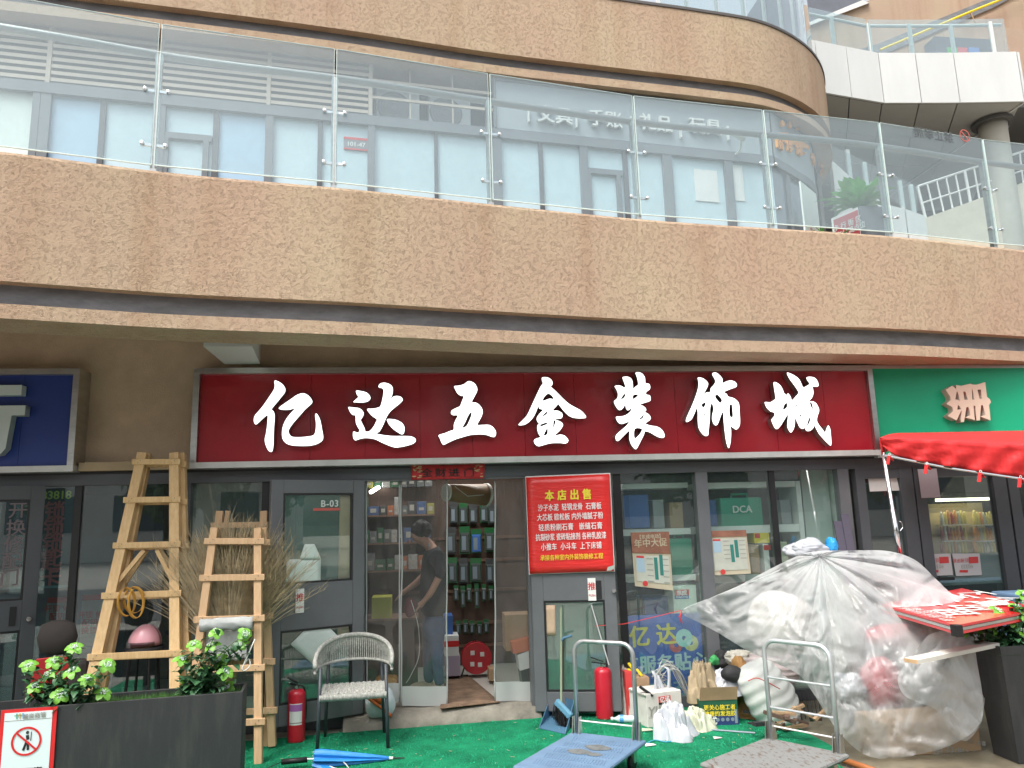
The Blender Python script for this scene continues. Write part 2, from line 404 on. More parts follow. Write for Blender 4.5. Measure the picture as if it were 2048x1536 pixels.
# soffits and floors
def strip(plan, off, z, ylist):
    rows = sweep(plan, [(off, z)]).v if False else None
mbx = MB(); pl = [p for p in lowplan]
mbx.grid([[(x, y+.42, 3.72) for x, y in pl], [(x, .35, 3.72) for x, y in pl]]); mbx.build('soffit', 'soffit', bld)
mbx = MB(); mbx.grid([[(x, y+.15, 3.9) for x, y in pl], [(x, 7, 3.9) for x, y in pl]]); mbx.build('balcony_floor', 'concrete', bld)
mbx = MB(); mbx.grid([[(x, y+.3, 7.28) for x, y in upplan if x < 6.3], [(x, 8, 7.28) for x, y in upplan if x < 6.3]]); mbx.build('upper_soffit', 'soffit', bld)
mbx = MB(); mbx.grid([[(x, y+.15, 7.75) for x, y in upplan if x < 6.4], [(x, 9, 7.75) for x, y in upplan if x < 6.4]]); mbx.build('terrace_floor', 'concrete', bld)
MB().box(-10, 14, .05, .3, 2.362, 3.95).build('shop_wall', 'wall_brown', bld)
MB().box(-3.055, -2.075, -.11, .05, 2.362, 2.44).build('ledge', mat('ledge', (.42, .32, .2), .8, var=.1), bld)
# sheet metal duct stub under the soffit
dk = MB(); a0 = W(428, 686, -.62); b0 = W(520, 690, -.62); c0 = W(518, 727, -.25); d0 = W(447, 724, -.25)
dk.hexa([(a0.x, -.95, 3.33), (b0.x, -.95, 3.33), (c0.x, -.2, 3.335), (d0.x, -.2, 3.335), (a0.x, -.95, 3.7), (b0.x, -.95, 3.7), (c0.x, -.2, 3.7), (d0.x, -.2, 3.7)])
tag(dk.build('duct', mat('duct', (.62, .65, .64), .45, .2)), 'white sheet metal duct under the soffit above the red sign', 'duct')

# ------------------------------------------------------------------ balcony glass railing
rail = thing('glass_railing', 'clear glass balcony railing with steel posts above the tan parapet', 'railing', (0, -1.2, 4.59))
def ly(x):
    for (a, b) in zip(lowplan, lowplan[1:]):
        if a[0] <= x <= b[0]: return a[1]+(b[1]-a[1])*(x-a[0])/(b[0]-a[0])
    return 0
PXS = [-4.8, -3.42, -2.04, -.66, .71, 2.16, 3.58, 4.97, 6.40, 7.8]
def railpt(x, off): # point inside the parapet line
    e = .02; t = Vector((2*e, ly(x+e)-ly(x-e))).normalized(); return Vector((x-t.y*off, ly(x)+t.x*off, 0)), t
post = None
for x in PXS:
    p, t = railpt(x, .12)
    mb = MB()
    mb.seg(p, t, -.024, .024, 4.59, 5.65, -.024, .028)
    mb.seg(p, t, -.05, .05, 4.59, 4.60, -.05, .05)
    mb.seg(p, t, -.03, .03, 5.59, 5.63, -.02, .02)
    po = mb.build('post', 'steel', rail)
    for zc in (4.83, 5.30):
        for s in (-1, 1):
            q = MB(); q.seg(p, t, s*.018, s*.085, zc-.011, zc+.011, -.05, -.03)
            q.lathe([(.017, 0), (.017, .02), (.008, .026)], (p.x+t.x*.085*s+t.y*.05, p.y+t.y*.085*s-t.x*.05, zc), 10, (t.y, -t.x, 0))
            q.build('clamp', 'chrome', po)
for i in range(len(PXS)-1):
    (a, ta), (b, tb) = railpt(PXS[i], .075), railpt(PXS[i+1], .075)
    t = Vector((b.x-a.x, b.y-a.y)); Lg = t.length; t.normalize()
    gp = MB().seg(a, t, .012, Lg-.012, 4.665, 5.90, -.006, .006).build('glass_panel', 'rail_glass', rail)
    q = MB(); q.seg(a, t, .012, Lg-.012, 4.657, 4.665, -.007, .007); q.seg(a, t, .008, .012, 4.66, 5.9, -.007, .007); q.seg(a, t, Lg-.012, Lg-.009, 4.66, 5.9, -.007, .007)
    q.seg(a, t, .012, Lg-.012, 5.9, 5.903, -.007, .007)
    q.build('glass_edge', 'glass_edge', gp)
MB().tube([(*railpt(x, .16)[0].xy, 5.675) for x in [PXS[0]+k*(PXS[-1]-PXS[0])/60 for k in range(61)]], .034, 10).build('handrail', mat('handrail', (.40, .37, .35), .3, .8), rail, True)
# printed "no climbing" notice on the glass, seen from behind
a, t = railpt(4.97, .075); b, _ = railpt(6.40, .075); t = Vector((b.x-a.x, b.y-a.y)).normalized()
s0, z0 = online(1866, 270, a, t)
nc = thing('glass_notice', 'no climbing notice with mirrored grey characters and red ring on railing glass', 'notice', (a.x+t.x*s0, a.y+t.y*s0, z0))
mat('notice_ink', (.10, .11, .12), .7); mat('notice_red', (.55, .12, .10), .7)
text('lettering', '禁止攀爬', .14, frame(a, t, s0, z0, -.011, mirror=True), 'notice_ink', nc)
s1, z1 = online(1928, 272, a, t)
q = MB(); M_ = frame(a, t, s1, z1, -.011)
def ring(mb, M_, r0, r1, n=28):
    for k in range(n):
        a0, a1 = 2*math.pi*k/n, 2*math.pi*(k+1)/n
        mb.quad(*[M_ @ Vector((r*math.cos(x), r*math.sin(x), 0)) for r, x in ((r0, a0), (r1, a0), (r1, a1), (r0, a1))])
def bar2(mb, M_, a, b, wd, z=0):
    a, b = Vector((*a, z)), Vector((*b, z)); d = (b-a).normalized(); n = Vector((-d.y, d.x, 0))*wd/2
    mb.quad(*[M_ @ x for x in (a-n, b-n, b+n, a+n)])
ring(q, M_, .062, .074); bar2(q, M_, (-.045, .045), (.045, -.045), .012); q.build('ring', 'notice_red', nc)
q = MB()
for A, B in (((-.02, .04), (.0, .01)), ((0, .01), (.02, .04)), ((0, .02), (0, -.02)), ((0, -.02), (-.012, -.05)), ((0, -.02), (.015, -.045))): bar2(q, M_, A, B, .009, -.001)
q.build('figure', 'notice_ink', nc)
# ------------------------------------------------------------------ upper storefront
UP0 = Vector((-.75, .86)); ua = R(7.4); UU = Vector((math.cos(ua), math.sin(ua)))
def US(px, py): return online(px, py, UP0, UU)
up = thing('upper_storefront', 'grey framed upper storefront with pale filmed windows behind the railing', 'storefront', (-.75, .86, 3.9))
Sl, Sr = -6.0, US(1540, 300)[0]
MB().seg(UP0, UU, Sl, Sr, 6.40, 6.52, -.06, .06).build('header', 'frame_up', up)
MB().seg(UP0, UU, Sl, Sr, 3.9, 4.0, -.03, .06).build('sill', 'frame_up', up)
bars = [(60, 75, 1), (76, 97, 2), (196, 208, 0), (308, 329, 2), (425, 437, 0), (530, 546, 2), (635, 645, 0), (735, 749, 2), (868, 875, 0), (984, 1001, 2), (1076, 1084, 0), (1157, 1172, 2), (1243, 1252, 0), (1321, 1339, 2), (1443, 1458, 1)]
edges = []
for a, b, k in bars:
    sa, sb = US(a, 300)[0], US(b, 300)[0]; edges.append((sa, sb))
    MB().seg(UP0, UU, sa, sb, 4.0, 6.4, -.05 if k else -.03, .05).build('mullion', 'frame_up' if k else 'frame', up)
prev = Sl
films = ['inner_pale', 'window_film', 'window_film2', 'window_film', 'window_film', 'window_film2', 'window_film', 'window_film', 'window_film', 'window_film', 'window_film', 'window_film', 'window_film', 'window_film', 'window_film', 'window_film']
for i, (sa, sb) in enumerate(edges+[(Sr, Sr)]):
    if sa-prev > .05:
        p = MB().seg(UP0, UU, prev, sa, 4.0, 6.4, 0, .012).build('pane', films[i], up)
    prev = sb
# transom bars and door leaves in two bays
for (a, b, yt, yd) in ((329, 425, 274, 268), (1172, 1243, 344, 335)):
    s0, s1 = US(a, yt)[0], US(b, yt)[0]; z0 = US((a+b)/2, yt)[1]
    MB().seg(UP0, UU, s0, s1, z0-.05, z0+.02, -.045, .03).build('transom', 'frame_up', up)
    for (u0, u1) in ((s0, s0+.05), (s1-.09, s1-.03)): MB().seg(UP0, UU, u0, u1, 4.0, z0-.05, -.045, .02).build('door_stile', 'frame_up', up)
s0, z0 = US(712, 289)
dp = thing('door_number_plate', 'dark door number plate with red rim on the upper window', 'plate', (UP0.x+UU.x*s0, UP0.y+UU.y*s0, z0))
MB().seg(UP0, UU, s0-.14, s0+.14, z0-.075, z0+.075, -.016, -.002).build('board', mat('plate_grey', (.2, .2, .22), .5), dp)
q = MB(); q.seg(UP0, UU, s0-.14, s0+.14, z0+.05, z0+.078, -.019, -.016); q.seg(UP0, UU, s0-.14, s0+.14, z0-.078, z0-.06, -.019, -.016); q.build('stripe', 'red', dp)
text('lettering', '101-47', .075, frame(UP0, UU, s0, z0-.008, -.02), 'white', dp, bold=.02)
# louvres: closed bays of tan slats, then an open bay with outdoor units
mat('slat', (.50, .42, .35), .6, var=.08); mat('slat_back', (.12, .125, .13), .8)
lv = thing('louvre_screen', 'tan horizontal louvre screen above the upper windows', 'louvre', (-2, .6, 6.52))
cols = [-5.2] + [US(x, 130)[0] for x in (99, 322, 539, 741)]
for c in cols[1:]: MB().seg(UP0, UU, c-.022, c+.022, 6.52, 7.25, -.03, .03).build('post', 'slat', lv)
MB().seg(UP0, UU, -6, Sr, 6.52, 7.3, .42, .45).build('backing', 'slat_back', lv)
for i in range(4):
    for k in range(9):
        z = 6.56+k*.079; q = MB(); a, b = cols[i]+.024, cols[i+1]-.024
        n = Vector((-UU.y, UU.x))
        P = lambda s, d, zz: (UP0.x+UU.x*s+n.x*d, UP0.y+UU.y*s+n.y*d, zz)
        q.hexa([P(a, -.02, z), P(b, -.02, z), P(b, .03, z+.035), P(a, .03, z+.035), P(a, -.02, z+.042), P(b, -.02, z+.042), P(b, .03, z+.05), P(a, .03, z+.05)])
        q.build('slat', 'slat', lv)
sE = US(985, 230)[0]
for px in (820, 905): s = US(px, 190)[0]; MB().seg(UP0, UU, s-.008, s+.008, 6.52, 7.2, -.01, .01).build('rod', 'slat', lv)
for zz in (6.78, 7.0): MB().seg(UP0, UU, cols[-1]+.024, sE, zz-.016, zz+.016, -.02, .005).build('slat', 'slat', lv)
n = Vector((-UU.y, UU.x))
for px, lab in ((795, 'grey outdoor air conditioner with round fan in the open louvre bay, left unit'), (900, 'grey outdoor air conditioner in the open louvre bay, right unit')):
    s = US(px, 210)[0]; c = UP0+UU*s
    ac = thing('air_conditioner', lab, 'air conditioner', (c.x, c.y, 6.52), 'outdoor units behind the louvres')
    MB().seg(UP0, UU, s-.24, s+.28, 6.525, 7.0, .12, .40).build('casing', mat('ac', (.46, .48, .5), .6), ac, bevel=.01)
    q = MB(); cc = c+n*.115
    for r in (.05, .085, .12, .155, .19): q.tube([(cc.x+UU.x*(r*math.cos(t)-.03), cc.y+UU.y*(r*math.cos(t)-.03), 6.75+r*math.sin(t)) for t in [k*math.pi/12 for k in range(25)]], .005, 5, False)
    q.build('fan_grille', 'slat_back', ac)
    MB().lathe([(.205, 0), (.205, .004)], (c.x+n.x*.117-UU.x*.03, c.y+n.y*.117-UU.y*.03, 6.75), 24, (-n.x, -n.y, 0)).build('fan_recess', mat('ac_dark', (.2, .21, .22), .7), ac)
# stationery sign: straight part and the curved corner
sg = thing('stationery_sign', 'grey fascia sign with white characters above the upper windows', 'sign', (2.5, 1.3, 6.52))
s0 = US(986, 200)[0]
MB().seg(UP0, UU, s0, Sr, 6.53, 7.3, -.05, -.01).build('panel', mat('sign_grey', (.32, .36, .385), .5, var=.05), sg)
q = MB(); q.seg(UP0, UU, s0, Sr, 7.16, 7.185, -.07, -.05); q.seg(UP0, UU, s0, s0+.025, 6.53, 7.16, -.07, -.05); q.build('trim', 'frame_up', sg)
for px, tx in ((1105, '文具'), (1205, '手账'), (1306, '礼品'), (1404, '玩具')):
    s, z = US(px, 238+(px-1105)*.075)
    text('lettering', tx, .235, frame(UP0, UU, s, z, -.085), mat('letter_white', (.66, .66, .65), .5), sg, ext=.022, bold=.02)
q = MB()
for px, py in ((1053, 236), (1148, 247), (1257, 255), (1355, 268), (1449, 273)):
    s, z = US(px, py); q.seg(UP0, UU, s-.009, s+.009, z-.10, z+.10, -.105, -.06)
q.build('divider', 'letter_white', sg)
# curved corner: window, header, fascia
cpl = [(p[0], p[1]) for p in upplan if p[0] > 4.2]
def inset(plan, d):
    out = []
    for k, p in enumerate(plan):
        a, b = plan[max(k-1, 0)], plan[min(k+1, len(plan)-1)]; t = Vector((b[0]-a[0], b[1]-a[1])).normalized(); out.append((p[0]-t.y*d, p[1]+t.x*d))
    return out
pE = UP0+UU*Sr
cv = [(pE.x, pE.y), (5.25, 1.93), (5.72, 2.32), (6.05, 2.85), (6.25, 3.5), (6.35, 4.5)]
cv = [(p.x, p.y) for p in catmull([(a, b, 0) for a, b in cv], 8)]
sweep(cv, [(-.06, 6.4), (-.06, 6.52)]).build('header_curved', 'frame_up', up)
sweep(cv, [(0, 3.9), (0, 6.4)]).build('pane_curved', mat('pane_dusk', (.15, .18, .2), .12, coat=.5), up)
for k in (5, 14): sweep(cv[k:k+2], [(-.03, 3.9), (-.03, 6.4)]).build('mullion_curved', 'frame_up', up)
sweep(cv, [(-.045, 6.53), (-.05, 7.3)]).build('panel_curved', 'sign_grey', sg)
sweep(cv, [(-.065, 7.16), (-.065, 7.19), (-.045, 7.19)]).build('trim_curved', 'frame_up', sg)
# dark pier at the end of the curve with small lit boxes
pr = thing('dark_pier', 'dark brown pier at the rounded end of the upper storefront', 'pier', (6.2, 3.0, 3.9))
pp = [Gz(1640, 300, 6.3)]
sweep([(5.98, 2.62), (6.32, 3.1), (6.5, 3.8), (6.6, 5)], [(-.04, 3.9), (-.04, 7.28)]).build('shaft', mat('pier', (.10, .085, .07), .7, var=.1), pr)
def cvpt(px, py, off):   # nearest hit on the curved wall
    best = None
    for a, b in zip(cv, cv[1:]):
        t = Vector((b[0]-a[0], b[1]-a[1])); Lg = t.length; t.normalize()
        s, z = online(px, py, a, t)
        if -.001 <= s <= Lg+.001: return a, t, s, z
    a, b = cv[-2], cv[-1]; t = Vector((b[0]-a[0], b[1]-a[1])).normalized(); return (a, t, *online(px, py, a, t))
mat('orange', (.85, .36, .06), .5)
for px, py, ch, sz in ((1549, 290, '陪', .19), (1568, 296, '伴', .19), (1588, 303, '你', .19), (1600, 311, '·', .19), (1616, 321, '来', .19), (1626, 331, '时', .17), (1633, 340, '光', .16)):
    a, t, s, z = cvpt(px, py, 0); text('lettering', ch, sz, frame(a, t, s, z, -.07), 'orange', sg, ext=.018, bold=.015)
for px, py, r in ((1553, 252, .045), (1568, 254, .05), (1583, 262, .02)):
    a, t, s, z = cvpt(px, py, 0); MB().lathe([(r, 0), (r, .04)], frame(a, t, s, z, -.06).translation, 12, (t.y, -t.x, 0)).build('dot', 'orange', sg)
q = MB()
for k in range(10):
    px0 = 1549+k*6; a, t, s, z = cvpt(px0, 278+k*1.8, 0); a2, t2, s2, z2 = cvpt(px0+6, 278+(k+1)*1.8, 0)
    h = .11*(1-abs(k-3)/8); M1, M2 = frame(a, t, s, z, -.07), frame(a2, t2, s2, z2, -.07)
    q.quad(M1 @ Vector((0, -.05, 0)), M2 @ Vector((0, -.05, 0)), M2 @ Vector((0, .11*(1-abs(k-2)/8), 0)), M1 @ Vector((0, h, 0)))
q.build('emblem', 'orange', sg)
# security camera
c = UP0+UU*US(1465, 300)[0]; zc = US(1465, 296)[1]
kc = thing('security_camera', 'small white bullet security camera on the grey sign', 'camera', (c.x, c.y, zc))
mat('cam_white', (.7, .7, .67), .5)
MB().tube([(c.x-.16, c.y-.42, zc-.01), (c.x+.06, c.y-.22, zc+.03)], .045, 10).build('housing', 'cam_white', kc, True)
MB().lathe([(.04, 0), (.04, .012)], (c.x-.16, c.y-.42, zc-.01), 12, (-.7, -.65, -.15)).build('lens', 'black', kc)
MB().tube([(c.x+.02, c.y-.25, zc), (c.x+.04, c.y-.16, zc-.10), (c.x+.0, c.y-.02, zc-.13)], .014, 6).build('bracket', 'cam_white', kc)
# posters behind / on the upper right windows
for px, py, wd, hh in ((1412, 372, .17, .22), (1470, 366, .12, .25)):
    s, z = US(px, py); tag(MB().seg(UP0, UU, s-wd, s+wd, z-hh, z+hh, -.012, -.006).build('paper_sheet', 'paper'), 'white paper sheet on upper window, %s of the two' % ('left' if px < 1440 else 'right'), 'paper')
# standing poster and planters on the balcony
def Up(px, py, Y): return W(px, py, Y)
a, b = W(1601, 362, .55), W(1633, 392, .9)
sb = thing('poster_stand', 'white and red poster stand on the balcony at the curved corner', 'poster', (a.x, a.y, 3.9))
t = Vector((b.x-a.x, b.y-a.y)); L_ = t.length; t.normalize()
MB().seg(a, t, 0, L_, 3.9, a.z, 0, .02).build('board', 'paper', sb)
MB().seg(a, t, .03, L_-.03, 4.35, 4.95, -.006, 0).build('red_panel', mat('poster_red', (.5, .06, .07), .6), sb)
text('lettering', '文创\n好物', .12, frame(a, t, L_/2, 5.06, -.008), 'notice_red', sb, bold=.02)
text('lettering', '欢迎\n光临', .12, frame(a, t, L_/2, 4.72, -.010), 'white', sb, bold=.02)
pb = thing('planter_box', 'grey square planter box on the balcony behind the railing', 'planter', (W(1735, 430, .2).x, .2, 3.9))
a, b = W(1717, 412, .15), W(1772, 417, .15)
MB().box(a.x, b.x, .15, .62, 3.9, a.z).build('box', mat('planter_grey', (.16, .17, .19), .6, var=.1), pb)
MB().box(W(1690, 440, .25).x-.32, a.x-.004, .25, .6, 3.9, 4.9).build('low_box', 'planter_grey', pb)
mat('leaf_up', (.20, .50, .14), .5, var=.3, vscale=8); mat('leaf_up2', (.30, .42, .12), .5, var=.3, vscale=8)
def leafy(name, label, base, n, ln, wd, m, seed, up_=.7):
    th = thing(name, label, 'plant', base); rg = random.Random(seed); mb = MB()
    for i in range(n):
        a = rg.uniform(0, 6.28); el = rg.uniform(.2, 1.2)*up_; L0 = ln*rg.uniform(.6, 1.1); d = Vector((math.cos(a)*math.cos(el), math.sin(a)*math.cos(el), math.sin(el))); sd_ = d.cross(Vector((0, 0, 1))).normalized()*wd*rg.uniform(.7, 1.1)
        p0 = Vector(base)+Vector((rg.uniform(-.05, .05), rg.uniform(-.05, .05), 0)); bend = Vector((0, 0, -.25*L0))
        pts = [p0, p0+d*L0*.45, p0+d*L0*.75+bend*.35, p0+d*L0+bend]
        mb.grid([[pts[0]-sd_*.15, pts[0]+sd_*.15], [pts[1]-sd_, pts[1]+sd_], [pts[2]-sd_*.8, pts[2]+sd_*.8], [pts[3], pts[3]+sd_*.02]])
    mb.build('foliage', m, th, True); return th
p = W(1718, 412, .35)
leafy('broad_leaf_plant', 'broad-leaved green plant in the grey balcony planter', (p.x, p.y, p.z-.02), 80, .5, .055, 'leaf_up', 5, 1.1)
p = W(1640, 440, .35); leafy('fern_plant', 'bushy fern beside the red balcony notice', (p.x, p.y, 4.55), 60, .6, .03, 'leaf_up', 6, .9)
p = W(1672, 430, .5); leafy('wispy_plant', 'wispy yellow-green plant in front of the dark pier', (p.x, p.y, 4.6), 50, .7, .018, 'leaf_up2', 8, 1.3)
a, b = W(1666, 446, .05), W(1717, 424, .12); t = Vector((b.x-a.x, b.y-a.y)); L_ = t.length; t.normalize()
ns = thing('street_notice', 'red and white notice board leaning on the balcony planter', 'notice', (a.x, a.y, 4.6))
sl_ = (b.z-a.z)/L_; hb = .30
def tilt(s, z, d=0):
    n = Vector((-t.y, t.x)); return (a.x+t.x*s+n.x*d, a.y+t.y*s+n.y*d, a.z+sl_*s+z)
q = MB(); q.hexa([tilt(0, -hb, 0), tilt(L_, -hb, 0), tilt(L_, -hb, .02), tilt(0, -hb, .02), tilt(0, .06, 0), tilt(L_, .06, 0), tilt(L_, .06, .02), tilt(0, .06, .02)]); q.build('board', 'paper', ns)
q = MB(); q.hexa([tilt(.012, -hb+.012, -.005), tilt(L_-.012, -hb+.012, -.005), tilt(L_-.012, -hb+.012, 0), tilt(.012, -hb+.012, 0), tilt(.012, .03, -.005), tilt(L_-.012, .03, -.005), tilt(L_-.012, .03, 0), tilt(.012, .03, 0)]); q.build('panel', 'poster_red', ns)
sk = Matrix.Identity(4); sk[1][0] = sl_
text('lettering', '步 行 街 区\n人车分流点位', .085, frame(a, t, L_/2, a.z+sl_*L_/2-.12, -.008) @ sk, 'white', ns, bold=.015)

# ------------------------------------------------------------------ background right: footbridge, column, stair, far building
ZB, ZT = 8.8, 9.76
bt = [(1640, 184), (1703, 195), (1768, 206), (1843, 206), (1920, 205.5), (2048, 203)]
bp_ = [Gz(x, y, ZB) for x, y in bt]
fb = thing('footbridge', 'white panelled footbridge with glass railing crossing behind the building', 'footbridge', (8.5, 4, ZB))
pl = [(bp_[0].x-1.2, bp_[0].y-.25)] + [(p.x, p.y) for p in bp_]
rt = (pl[-1][0]+.02, pl[-1][1])
mat('joint', (.12, .12, .12), .8)
for a, b in zip(pl, pl[1:]):
    t = Vector((b[0]-a[0], b[1]-a[1])); L_ = t.length; t.normalize()
    MB().seg(a, t, .008, L_-.008, ZB, ZT, -.01, .03).build('fascia_panel', 'panel_white', fb)
    MB().seg(a, t, -.01, L_+.01, ZB+.01, ZT-.01, .03, .06).build('fascia_joint', 'joint', fb)
# soffit panels (rows going back)
mat('bridge_soffit', (.42, .42, .40), .7, var=.05)
for r_ in range(4):
    for a, b in zip(pl, pl[1:]):
        y0, y1 = .06+r_*1.15, .06+(r_+1)*1.15-.02
        sx = r_*.62
        MB().hexa([(a[0]+sx+.01, a[1]+y0, ZB+.02), (b[0]+sx-.01, b[1]+y0, ZB+.02), (b[0]+sx+.61, b[1]+y1, ZB+.02), (a[0]+sx+.63, a[1]+y1, ZB+.02),
                   (a[0]+sx+.01, a[1]+y0, ZB+.06), (b[0]+sx-.01, b[1]+y0, ZB+.06), (b[0]+sx+.61, b[1]+y1, ZB+.06), (a[0]+sx+.63, a[1]+y1, ZB+.06)]).build('soffit_panel', 'bridge_soffit', fb)
MB().box(pl[0][0]-.5, pl[-1][0]+5, pl[2][1]+.2, pl[2][1]+6, ZB+.07, ZB+.3).build('deck', 'joint', fb)
# right end return
MB().box(rt[0], rt[0]+.04, rt[1], rt[1]+6, ZB, ZT).build('end_panel', 'panel_white', fb)
# bridge railing
for i, (px, py) in enumerate(((1668, 90), (1742, 102), (1825, 105), (1908, 103), (1988, 100))):
    b = W(px, py, bp_[min(i+1, 5)].y+.2)
    MB().box(b.x-.03, b.x+.03, b.y-.02, b.y+.02, ZT-.3, ZT+.72).build('railing_post', mat('post_white', (.66, .68, .66), .5), fb)
for a, b in zip(pl[1:], pl[2:]):
    t = Vector((b[0]-a[0], b[1]-a[1])); L_ = t.length; t.normalize()
    MB().seg(a, t, 0, L_, ZT-.1, ZT+.78, .17, .18).build('glass_panel', 'rail_glass', fb)
MB().tube([(x, y+.24, ZT+.70) for x, y in pl[1:]], .03, 8).build('handrail', 'post_white', fb)
# glass at the top of the upper terrace, beside the bridge, with sky behind
tr = thing('terrace_railing', 'pale glass railing on the upper roof terrace against the sky', 'railing', (5, 2, 8.6))
tpl = inset(upplan, .12)
mat('terrace_glass_', (.7, .8, .84), .2)
pts = [p for p in tpl if 3.2 < p[0] < 6.9]
for k in range(0, len(pts)-4, 5):
    a, b = pts[k], pts[min(k+5, len(pts)-1)]; t = Vector((b[0]-a[0], b[1]-a[1])); L_ = t.length
    if L_ < .1: continue
    t.normalize(); MB().seg(a, t, .01, L_-.01, 8.59, 9.75, -.005, .005).build('glass_panel', 'rail_glass', tr)
    MB().seg(a, t, -.02, .02, 8.59, 9.7, .03, .07).build('post', 'post_white', tr)
# column under the bridge
ccol = Gz(1984, 246, 8.79)
clm = thing('round_column', 'thick round cream column carrying the footbridge', 'column', (ccol.x, ccol.y, 0))
MB().lathe([(.23, 0), (.23, 8.55), (.24, 8.75)], (ccol.x, ccol.y, 0), 28).build('shaft', mat('cream', (.50, .48, .42), .8, var=.06), clm, True)
MB().lathe([(.34, 8.75), (.34, 8.805)], (ccol.x, ccol.y, 0), 28).build('collar', 'joint', clm)
# stair flank: white sloped panels with glass, white picket railing above a cream wall
sw = thing('stair_flank', 'white panelled sloping stair side behind the balcony', 'staircase', (7.5, 4.5, 3.9))
YS = 3.95
tp = [(1662, 320), (1700, 352), (1735, 382), (1770, 408), (1810, 418), (1852, 432)]
for (x0, y0), (x1, y1) in zip(tp, tp[1:]):
    a, b = W(x0, y0, YS), W(x1, y1, YS); g0 = .012
    MB().hexa([(a.x+g0, YS, 3.5), (b.x-g0, YS, 3.5), (b.x-g0, YS+.1, 3.5), (a.x+g0, YS+.1, 3.5), (a.x+g0, YS, a.z), (b.x-g0, YS, b.z), (b.x-g0, YS+.1, b.z), (a.x+g0, YS+.1, a.z)]).build('side_panel', 'panel_white', sw)
for px, y0, y1 in ((1700, 352, 300), (1735, 385, 325), (1806, 420, 362), (1828, 425, 370)):
    a, b = W(px, y0, YS+.2), W(px, y1, YS+.2); MB().box(a.x-.035, a.x+.035, YS+.18, YS+.22, a.z-.3, b.z).build('post', 'post_white', sw)
a, b, c2, d2 = W(1662, 290, YS+.16), W(1835, 372, YS+.16), W(1835, 430, YS+.16), W(1662, 330, YS+.16)
q = MB(); q.quad(d2, c2, b, a); q.build('glass_panel', 'rail_glass', sw)
# cream wall right of the stair
cw = thing('cream_wall', 'low cream rendered wall under the white picket railing', 'wall', (10, 5, 3.9))
YC = 4.25
P0, P1, P2, P3 = W(1845, 438, YC), W(1950, 400, YC), W(2060, 360, YC), W(2300, 300, YC)
q = MB(); top = [P0, P1, P2, P3]
q.grid([[(p.x, YC, 3) for p in top], [(p.x, YC, p.z) for p in top]]); q.grid([[(p.x, YC, p.z) for p in top], [(p.x, YC+.2, p.z) for p in top]])
q.build('wall_face', mat('cream_wall', (.58, .53, .43), .85, var=.07, bump=.15), cw)
pk = thing('picket_railing', 'white metal picket railing climbing above the cream wall', 'railing', (10, 5, 5.5))
ra, rb = W(1835, 373, YC+.05), W(2300, 218, YC+.05); la, lb = W(1852, 440, YC+.05), W(2300, 300, YC+.05)
MB().tube([ra, rb], .022, 6).build('top_rail', 'white', pk); MB().tube([la, lb], .018, 6).build('bottom_rail', 'white', pk)
MB().tube([(ra*.5+la*.5), (rb*.5+lb*.5)], .016, 6).build('middle_rail', 'white', pk)
for k in range(26):
    f = k/26; a = ra.lerp(rb, f); b = la.lerp(lb, f); MB().tube([a, b], .016 if k % 5 else .026, 6).build('picket', 'white', pk)
# dark underside room behind
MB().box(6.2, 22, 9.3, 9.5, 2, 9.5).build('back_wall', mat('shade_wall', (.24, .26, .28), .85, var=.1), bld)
# far beige building at top right with a sloping grey stripe and a yellow pipe
fbld = thing('far_building', 'tan rendered building with sloping grey stripe behind the footbridge', 'building', (12, 12, 0))
YF = 11.0
def FQ(pts, d=0): return [W(x, y, YF-d) for x, y in pts]
q = MB(); q.poly([W(1600, 190, YF), W(2300, 190, YF), W(2300, -420, YF), W(1850, -60, YF), W(1735, 2, YF), W(1680, 24, YF), W(1600, 55, YF)]); q.build('wall', 'plaster_far', fbld)
def slab(pts, d0, d1, name, m):
    f = FQ(pts, d0); b = FQ(pts, d1); q = MB(); n_ = len(pts); q.poly(f); q.poly(b[::-1])
    for i in range(n_): q.quad(b[i], b[(i+1) % n_], f[(i+1) % n_], f[i])
    q.build(name, m, fbld)
slab([(1700, 104), (1755, 88), (1990, -8), (2060, -40), (2060, -24), (1985, 16), (1760, 112), (1700, 122)], .05, 0, 'stripe', 'band')
slab([(1725, 0), (1600, 52), (1600, 58), (1738, 6)], .1, 0, 'coping', 'white_dirty')
slab([(1700, 140), (2010, 14), (2060, -8), (2060, 90), (2010, 60), (1960, 95), (1700, 175)], .03, 0, 'lower_ramp', 'plaster_far')
# nearer wall block on the far right
MB().box(W(2010, 100, 8.6).x, 26, 8.6, 10.8, 5, 14).build('end_wall', 'plaster_far', fbld)
yp = [W(x, y, YF-.25) for x, y in ((1760, 100), (1850, 62), (1940, 24), (2010, -4), (2060, -26))]
pipe = thing('yellow_pipe', 'thin yellow gas pipe running up the far tan wall', 'pipe', yp[2]); MB().tube(yp, .035, 8).build('tube', 'yellow', pipe)
MB().tube([yp[2], yp[2]+Vector((.12, 0, -.35))], .025, 6).build('bracket', 'carton', pipe)
bn = thing('bin_shelter', 'dark bin shelter with green, red and blue panels behind the bridge glass', 'shelter', W(1920, 100, 8.2))
a, b = W(1872, 96, 8.2), W(1980, 80, 8.2)
MB().box(a.x, b.x, 8.2, 8.6, a.z-1.2, b.z+.02).build('case', mat('bin_dark', (.08, .09, .11), .6), bn)
for k, (x0, cc) in enumerate(((1895, (.10, .35, .12)), (1915, (.5, .08, .1)), (1938, (.1, .2, .45)))):
    a, b = W(x0, 100, 8.18), W(x0+19, 96, 8.18); MB().box(a.x, b.x, 8.17, 8.2, a.z-.5, b.z).build('bin_panel', mat('bin%d' % k, cc, .6), bn)
